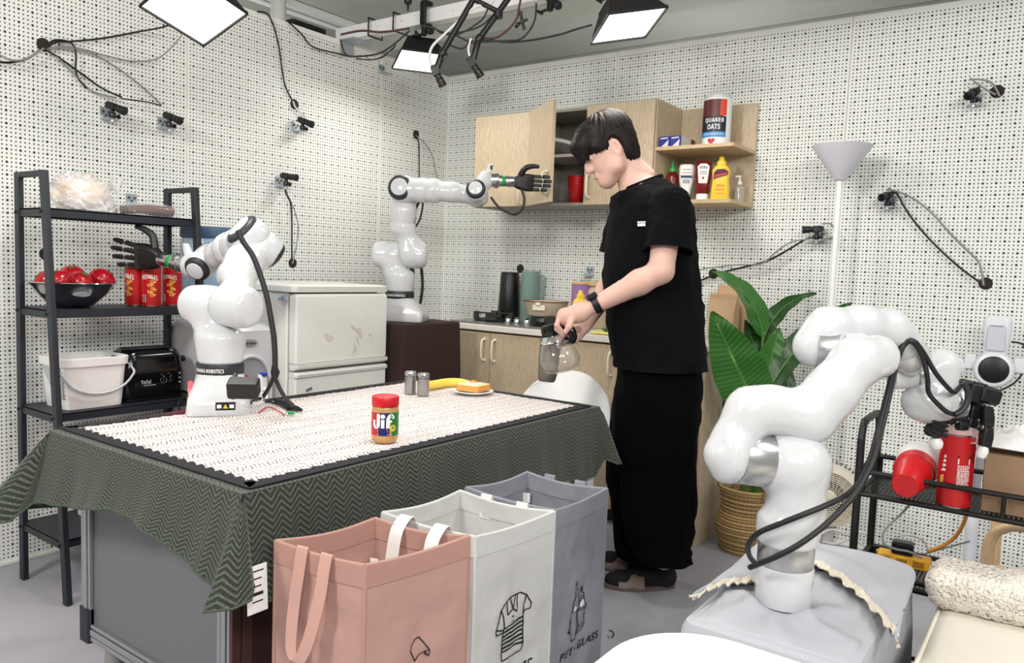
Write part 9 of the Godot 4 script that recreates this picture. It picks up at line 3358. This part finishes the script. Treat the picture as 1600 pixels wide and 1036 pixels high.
	for k in 4:
		g.area([Vector2(-0.034 + k * 0.002, 0.085 + k * 0.011), Vector2(-0.022, 0.087 + k * 0.011), Vector2(-0.022, 0.092 + k * 0.011), Vector2(-0.03 + k * 0.001, 0.093 + k * 0.011)], func(q): return f.call(q, 0.0008))
	part("label_print", g, mats.print_white, o)
	g = G.new()
	g.area([Vector2(0.003, 0.123), Vector2(0.03, 0.123), Vector2(0.03, 0.128), Vector2(0.003, 0.128)], func(q): return f.call(q, 0.0008))
	part("dark_strip", g, mats.print_black, o)
	g = G.new()
	g.area([Vector2(-0.036, 0.05), Vector2(-0.026, 0.055), Vector2(-0.025, 0.078), Vector2(-0.036, 0.074)], func(q): return f.call(q, 0.0008))
	part("crisps_print", g, mats.crisps_yellow, o)
	# cardboard box with a white plastic bag
	o = thing("cardboard_box", "brown cardboard box standing in the black trolley behind the red can", "box", Vector3(3.34, 0.706, 1.61))
	g = G.new()
	g.box(Vector3(0, 0.07, 0), Vector3(0.34, 0.14, 0.17), 0.003)
	part("carton", g, mt("card_brown", rgb(146, 118, 94), 0.85), o)
	g = G.new()
	g.box(Vector3(0, 0.1405, 0), Vector3(0.342, 0.002, 0.05), 0.0005)
	part("tape", g, mt("tape", rgb(176, 150, 120), 0.3), o)
	o = thing("plastic_bag", "crumpled white plastic bag lying on the cardboard box", "plastic bag", Vector3(3.32, 0.85, 1.61))
	var nz := FastNoiseLite.new()
	nz.frequency = 7.0
	g = G.new()
	g.sheet(30, 20, func(u, v):
		var x: float = (u - 0.5) * 0.36
		var z: float = (v - 0.5) * 0.2
		var e: float = sin(u * PI) * sin(v * PI)
		return Vector3(x, 0.004 + e * (0.045 + 0.05 * absf(nz.get_noise_2d(x * 4.0, z * 5.0))) + 0.012 * (1.0 - u), z), 0.001)
	part("film", g, mt("bag_white", rgb(232, 230, 230), 0.4), o)
	# power strip and wiring on the lower shelf
	var sp := Vector3(3.0, 0.488, 1.56)
	o = thing("power_strip", "yellow power strip with a black adapter plugged in on the trolley's middle shelf", "power strip", sp, 0.1)
	g = G.new()
	g.box(Vector3(0, 0.016, 0), Vector3(0.13, 0.032, 0.045), 0.006)
	part("housing", g, mt("strip_yellow", rgb(222, 164, 40), 0.45), o)
	g = G.new()
	g.box(Vector3(-0.005, 0.048, 0), Vector3(0.052, 0.034, 0.04), 0.005)
	part("adapter", g, mats.black_plastic, o)
	for k in 3:
		g = G.new()
		g.box(Vector3(-0.045 + k * 0.04, 0.016, 0.0228), Vector3(0.026, 0.016, 0.001), 0.0004)
		part("socket", g, mt("strip_dark", rgb(150, 104, 26), 0.5), o)
	cable(G.smooth([Vector3(3.044, 0.514, 1.477), Vector3(3.079, 0.533, 1.45), Vector3(3.104, 0.561, 1.428), Vector3(3.118, 0.598, 1.414), Vector3(3.123, 0.633, 1.408)], 3), 0.005, mt("cable_orange", rgb(206, 140, 50), 0.5), "orange power cord rising from the yellow strip behind the red can", 3)
	cable([Vector3(3.014, 0.674, 1.631), Vector3(2.994, 0.643, 1.648), Vector3(2.973, 0.616, 1.666), Vector3(2.964, 0.595, 1.674), Vector3(2.969, 0.57, 1.673), Vector3(2.994, 0.558, 1.657), Vector3(3.02, 0.553, 1.638), Vector3(3.048, 0.538, 1.619)], 0.003, mats.cable_grey, "grey cable from the trolley shelf looping in front of the power strip", 5)
	cable([Vector3(2.964, 0.536, 1.47), Vector3(2.992, 0.54, 1.449), Vector3(3.019, 0.531, 1.431), Vector3(3.034, 0.514, 1.422), Vector3(3.039, 0.496, 1.42)], 0.0025, mats.cable_white, "thin white cable looping over the yellow power strip", 5)
	cable([Vector3(3.032, 0.499, 1.462), Vector3(3.07, 0.515, 1.433), Vector3(3.111, 0.531, 1.401), Vector3(3.132, 0.539, 1.386)], 0.0025, mats.cable_grey, "thin grey cable running right from the power strip", 4)
	cable([Vector3(2.686, 0.386, 1.129), Vector3(2.716, 0.403, 1.106), Vector3(2.76, 0.387, 1.075), Vector3(2.794, 0.398, 1.05), Vector3(2.836, 0.378, 1.022)], 0.004, mats.cable_white, "bundle of white cables behind the trolley leg, upper one", 5)
	cable([Vector3(2.693, 0.363, 1.126), Vector3(2.728, 0.356, 1.102), Vector3(2.77, 0.375, 1.069), Vector3(2.806, 0.355, 1.045), Vector3(2.841, 0.361, 1.02)], 0.004, mats.cable_white, "bundle of white cables behind the trolley leg, lower one", 5)
	# stick vacuum at the wall
	var vc: Vector3 = Vector3(3.074, 0.904, 0.16)
	o = thing("stick_vacuum", "white cordless stick vacuum with a round black filter leaning at the back wall", "vacuum cleaner", vc)
	g = G.new()
	g.loft([G.ring(0.06, 0.085, 0.06, 0.02), G.ring(0.1, 0.09, 0.07, 0.02), G.ring(0.19, 0.1, 0.075, 0.022), G.ring(0.205, 0.09, 0.07, 0.022), G.ring(0.21, 0.075, 0.055, 0.02)])
	part("dust_bin", g, mt("vacuum_white", rgb(226, 226, 234), 0.3), o)
	g = G.new()
	g.box(Vector3(0, 0.125, 0.034), Vector3(0.066, 0.1, 0.012), 0.005)
	g.box(Vector3(0, 0.178, 0.037), Vector3(0.05, 0.006, 0.012), 0.002)
	part("bin_window", g, mt("vacuum_lilac", rgb(206, 206, 220), 0.25), o)
	xf_vacuum(o)
	# bentwood frame
	o = thing("bentwood_chair", "birch bentwood armchair frame at the right edge behind the trolley", "chair", Vector3(3.17, 0, 0.95))
	for z in [0.9, 0.55]:
		g = G.new()
		g.tube(G.smooth([Vector3(3.16, 0.02, z), Vector3(3.15, 0.3, z), Vector3(3.155, 0.42, z), Vector3(3.19, 0.465, z), Vector3(3.26, 0.48, z), Vector3(3.5, 0.48, z), Vector3(3.72, 0.46, z)], 5), 0.026, 12, 0.55, Vector3(0.3, 0.5, 0.2))
		partw("side_frame", g, mats.birch, o)
	g = G.new()
	g.span(Vector3(3.16, 0.19, 0.56), Vector3(3.185, 0.24, 0.89), 0.004)
	partw("cross_bar", g, mats.birch, o)
	g = G.new()
	g.span(Vector3(3.3, 0.3, 0.56), Vector3(3.75, 0.38, 0.89), 0.03)
	partw("seat", g, mt("seat_grey", rgb(150, 152, 160), 0.9), o)


func xf_vacuum(o: Node3D):
	var g := G.new()
	var fr := G.aim(Vector3.ZERO, Vector3(0.03, 0.02, 1))
	g.lathe([Vector2(0, -0.045), Vector2(0.05, -0.045), Vector2(0.066, -0.03), Vector2(0.07, 0.01), Vector2(0.072, 0.03), Vector2(0.064, 0.042), Vector2(0.054, 0.044), Vector2(0.052, 0.036), Vector2(0, 0.034)], 44, fr)
	part("motor_head", g, mats.vacuum_white, o)
	g = G.new()
	g.lathe([Vector2(0, 0.034), Vector2(0.051, 0.034), Vector2(0.0525, 0.04), Vector2(0.046, 0.043), Vector2(0, 0.0425)], 40, fr)
	part("filter_disc", g, mats.black_plastic, o)
	for s in [-1, 1]:
		g = G.new()
		g.box(Vector3(0.085 * s, 0.022, -0.005), Vector3(0.046, 0.062, 0.03), 0.007)
		part("side_grip", g, mats.vacuum_white, o)
	g = G.new()
	g.tube([Vector3(-0.012, -0.06, -0.01), Vector3(-0.03, -0.62, -0.02)], 0.0155, 16)
	part("tube", g, mt("tube_grey", rgb(170, 170, 180), 0.35, 0.5), o)
	g = G.new()
	g.cyl(Vector3(-0.03, -0.88, -0.02), Vector3(-0.03, -0.6, -0.02), 0.024, 0.006, 22)
	g.box(Vector3(-0.03, -0.893, 0.0), Vector3(0.2, 0.03, 0.08), 0.012)
	part("floor_head", g, mats.vacuum_white, o)
	g = G.new()
	g.tube(G.smooth([Vector3(0.05, 0.115, 0.0), Vector3(0.085, 0.11, 0), Vector3(0.11, 0.085, 0), Vector3(0.112, 0.05, 0)], 4), 0.004, 6)
	g.tube(G.smooth([Vector3(0.1, 0.0, 0), Vector3(0.07, -0.05, 0), Vector3(0.02, -0.09, 0), Vector3(-0.01, -0.13, 0)], 4), 0.0035, 6)
	part("cord", g, mats.cable_black, o)


# ---------------------------------------------------------------- cloth-covered box, sofa, blanket, white table

func front_right():
	var o := thing("covered_box", "box covered with a pale grey cloth that carries the foreground robot", "box", Vector3(2.895, 0, 2.1))
	var g := G.new()
	g.span(Vector3(2.735, 0, 1.81), Vector3(3.045, 0.545, 2.385), 0.006)
	partw("inner_box", g, mt("card_dark", rgb(66, 66, 72), 0.8), o)
	var mid := Vector3(2.893, 0, 2.1)
	var ring := func(y: float, grow: float, wave: float) -> PackedVector3Array:
		var r: PackedVector3Array = G.ring(y, 0.33 + grow, 0.6 + grow, 0.03 + grow * 0.4, mid, Basis(), 14)
		for j in r.size():
			var a := r[j] - Vector3(mid.x, y, mid.z)
			r[j] += a.normalized() * (wave * (sin(a.x * 27.0 + a.z * 19.0) + 0.6 * sin(a.x * 51.0 - a.z * 33.0 + 1.0)))
		return r
	g = G.new()
	g.loft([ring.call(0.01, 0.045, 0.013), ring.call(0.15, 0.038, 0.013), ring.call(0.3, 0.028, 0.01), ring.call(0.42, 0.022, 0.007), ring.call(0.5, 0.008, 0.002), ring.call(0.538, 0.002, 0.0), ring.call(0.552, -0.012, 0.0), ring.call(0.556, -0.04, 0.0)], false, true)
	partw("cloth", g, mats.grey_cloth, o)
	# the pulled top of the cloth: ridges that run out from the robot's foot
	var rb: Vector3 = Vector3(2.868, 0.563, 2.191)
	g = G.new()
	g.sheet(44, 70, func(u, v):
		var p := Vector3(lerpf(2.745, 3.042, u), 0.5565, lerpf(1.82, 2.384, v))
		var d := Vector2(p.x - rb.x, p.z - rb.z)
		var l := d.length()
		var y := 0.0
		for q in [[0.5, 0.014, 0.3], [1.25, 0.012, 0.22], [1.95, 0.013, 0.3], [2.7, 0.008, 0.25], [-0.6, 0.006, 0.3]]:
			var e := Vector2(cos(q[0]), sin(q[0]))
			var s := d.dot(e)
			var t := absf(d.cross(e) + 0.02 * sin(s * 14.0))
			y += q[1] * exp(-t * t / 0.0006) * smoothstep(0.03, 0.09, s) * smoothstep(q[2], 0.1, s)
		y += 0.016 * exp(-pow((l - 0.075) / 0.02, 2.0)) * (0.5 + 0.5 * sin(atan2(d.y, d.x) * 3.0 + 0.6))
		return p + Vector3(0, y - 0.012 * smoothstep(0.03, 0.0, minf(minf(u, 1.0 - u), minf(v, 1.0 - v))), 0), 0.0015)
	partw("cloth_top", g, mats.grey_cloth, o)
	# lace-edged cloth folded over the back of the box
	var lc := thing("lace_cloth", "pale cloth with a cream lace edge folded over the back half of the grey box", "cloth", Vector3(2.9, 0.57, 2.0))
	var edge := [Vector3(2.73, 0.575, 2.337), Vector3(2.747, 0.575, 2.22), Vector3(2.787, 0.575, 2.158), Vector3(2.822, 0.575, 2.052), Vector3(2.863, 0.575, 1.955), Vector3(2.971, 0.575, 2.039), Vector3(3.079, 0.575, 2.206), Vector3(3.1, 0.575, 2.277)]
	var back := [Vector3(2.73, 0.572, 2.33), Vector3(2.722, 0.572, 2.1), Vector3(2.722, 0.572, 1.95), Vector3(2.73, 0.572, 1.8), Vector3(2.86, 0.572, 1.79), Vector3(3.0, 0.572, 1.795), Vector3(3.066, 0.572, 1.85), Vector3(3.072, 0.565, 2.2)]
	var es := G.smooth(edge, 8)
	var bs := G.smooth(back, 8)
	g = G.new()
	var n := es.size() - 1
	g.sheet(n, 10, func(u, v):
		var k := int(round(u * n))
		var p: Vector3 = es[k].lerp(bs[k], v)
		return p + Vector3(0, 0.012 * sin(PI * pow(1.0 - v, 2.5)) + 0.004 * sin(u * 17.0 + v * 9.0), 0), 0.003)
	partw("cloth", g, mats.grey_cloth, lc)
	g = G.new()
	var lw := 0.03
	g.sheet(n * 2, 3, func(u, v):
		var fi: float = u * n
		var k := mini(int(fi), n - 1)
		var p: Vector3 = es[k].lerp(es[k + 1], fi - k)
		var to: Vector3 = (bs[k] - es[k]).normalized()
		return p + to * (0.004 - lw * v * (0.8 + 0.3 * sin(fi * 2.6))) + Vector3(0, 0.009 + 0.002 * sin(fi * 1.7) - 0.004 * v + 0.0015 * sin(fi * 5.0 + v * 4.0), 0), 0.003)
	var lm := mt("lace", rgb(236, 227, 208), 0.95)
	lm.normal_enabled = true
	lm.normal_texture = noise_tex(0.25, 128, null, 8.0)
	tri_uv(lm, Vector3(12, 12, 12))
	partw("lace_edge", g, lm, lc)
	# sofa
	o = thing("sofa", "beige upholstered sofa seat in the lower right corner", "sofa", Vector3(3.45, 0, 2.3))
	var sm := mt("sofa_beige", rgb(222, 217, 204), 0.9)
	sm.normal_enabled = true
	sm.normal_texture = noise_tex(0.3, 256, null, 3.0)
	sm.normal_scale = 0.3
	tri_uv(sm, Vector3(8, 8, 8))
	var fl := Field.new()
	fl.box(Vector3(3.48, 0.43, 2.23), Vector3(0.37, 0.09, 0.48), 0.04)
	g = G.new()
	fl.build(g, 0.018)
	partw("seat_cushion", g, sm, o)
	g = G.new()
	g.span(Vector3(3.115, 0.06, 1.755), Vector3(3.84, 0.34, 2.69), 0.015)
	partw("frame", g, sm, o)
	g = G.new()
	var pp := []
	for q in [Vector3(3.12, 0.506, 2.82), Vector3(3.12, 0.506, 1.77), Vector3(3.82, 0.506, 1.765)]:
		pp.append(q)
	g.tube(pp, 0.006, 8)
	partw("piping", g, sm, o)
	for x in [3.17, 3.78]:
		for z in [1.8, 2.63]:
			g = G.new()
			g.cyl(Vector3(x, 0, z), Vector3(x, 0.07, z), 0.02, 0.003, 14)
			partw("foot", g, mats.birch, o)
	# fleece blanket: folded slab with a curly pile
	o = thing("fleece_blanket", "thick white curly fleece blanket folded on the sofa", "blanket", Vector3(3.36, 0.46, 1.87))
	var bm := mt("fleece", rgb(238, 231, 220), 1.0)
	bm.rim_enabled = true
	bm.rim = 0.5
	bm.normal_enabled = true
	bm.normal_texture = noise_tex(0.09, 256, null, 14.0, 3)
	tri_uv(bm, Vector3(4, 4, 4))
	fl = Field.new()
	var bb := Basis(Vector3(0, 1, 0), 0.03)
	fl.box(Vector3(3.37, 0.563, 1.825), Vector3(0.28, 0.045, 0.075), 0.04, bb, 0.03)
	fl.box(Vector3(3.46, 0.6, 1.81), Vector3(0.19, 0.045, 0.06), 0.04, bb, 0.04)
	g = G.new()
	fl.build(g, 0.0065)
	var nz := FastNoiseLite.new()
	nz.frequency = 38.0
	nz.fractal_octaves = 2
	for j in g.v.size():
		g.v[j] += g.n[j] * (0.006 * nz.get_noise_3dv(g.v[j]) + 0.004 * absf(nz.get_noise_3dv(g.v[j] * 2.1)))
	partw("fleece_body", g, bm, o)
	# white table corner
	o = thing("white_table", "corner of a white round-cornered table at the bottom edge, nearest the camera", "table", Vector3(3.22, 0, 3.13))
	g = G.new()
	g.loft([G.ring(0.69, 0.76, 0.75, 0.13, Vector3(3.215, 0, 3.125), Basis(), 10), G.ring(0.695, 0.772, 0.762, 0.136, Vector3(3.215, 0, 3.125), Basis(), 10), G.ring(0.712, 0.772, 0.762, 0.136, Vector3(3.215, 0, 3.125), Basis(), 10), G.ring(0.718, 0.762, 0.752, 0.131, Vector3(3.215, 0, 3.125), Basis(), 10)])
	partw("tabletop", g, mt("table_white", rgb(244, 244, 244), 0.35), o)
	for x in [2.95, 3.48]:
		for z in [2.87, 3.38]:
			g = G.new()
			g.cyl(Vector3(x, 0, z), Vector3(x, 0.69, z), 0.018, 0.003, 14, 0.022)
			partw("leg", g, mats.white_paint, o)
	# bit of wire on the floor
	o = thing("wire_offcut", "small curled black wire offcut lying on the bare floor", "wire", Vector3(2.123, 0.004, 1.505))
	g = G.new()
	g.tube(G.smooth([Vector3(2.103, 0.004, 1.491), Vector3(2.117, 0.004, 1.493), Vector3(2.129, 0.004, 1.506), Vector3(2.135, 0.004, 1.531)], 4), 0.002, 6)
	partw("wire", g, mats.cable_black, o)
	g = G.new()
	g.tube([Vector3(2.117, 0.003, 1.526), Vector3(2.13, 0.003, 1.539)], 0.0018, 6)
	partw("wire_end", g, mats.cable_grey, o)
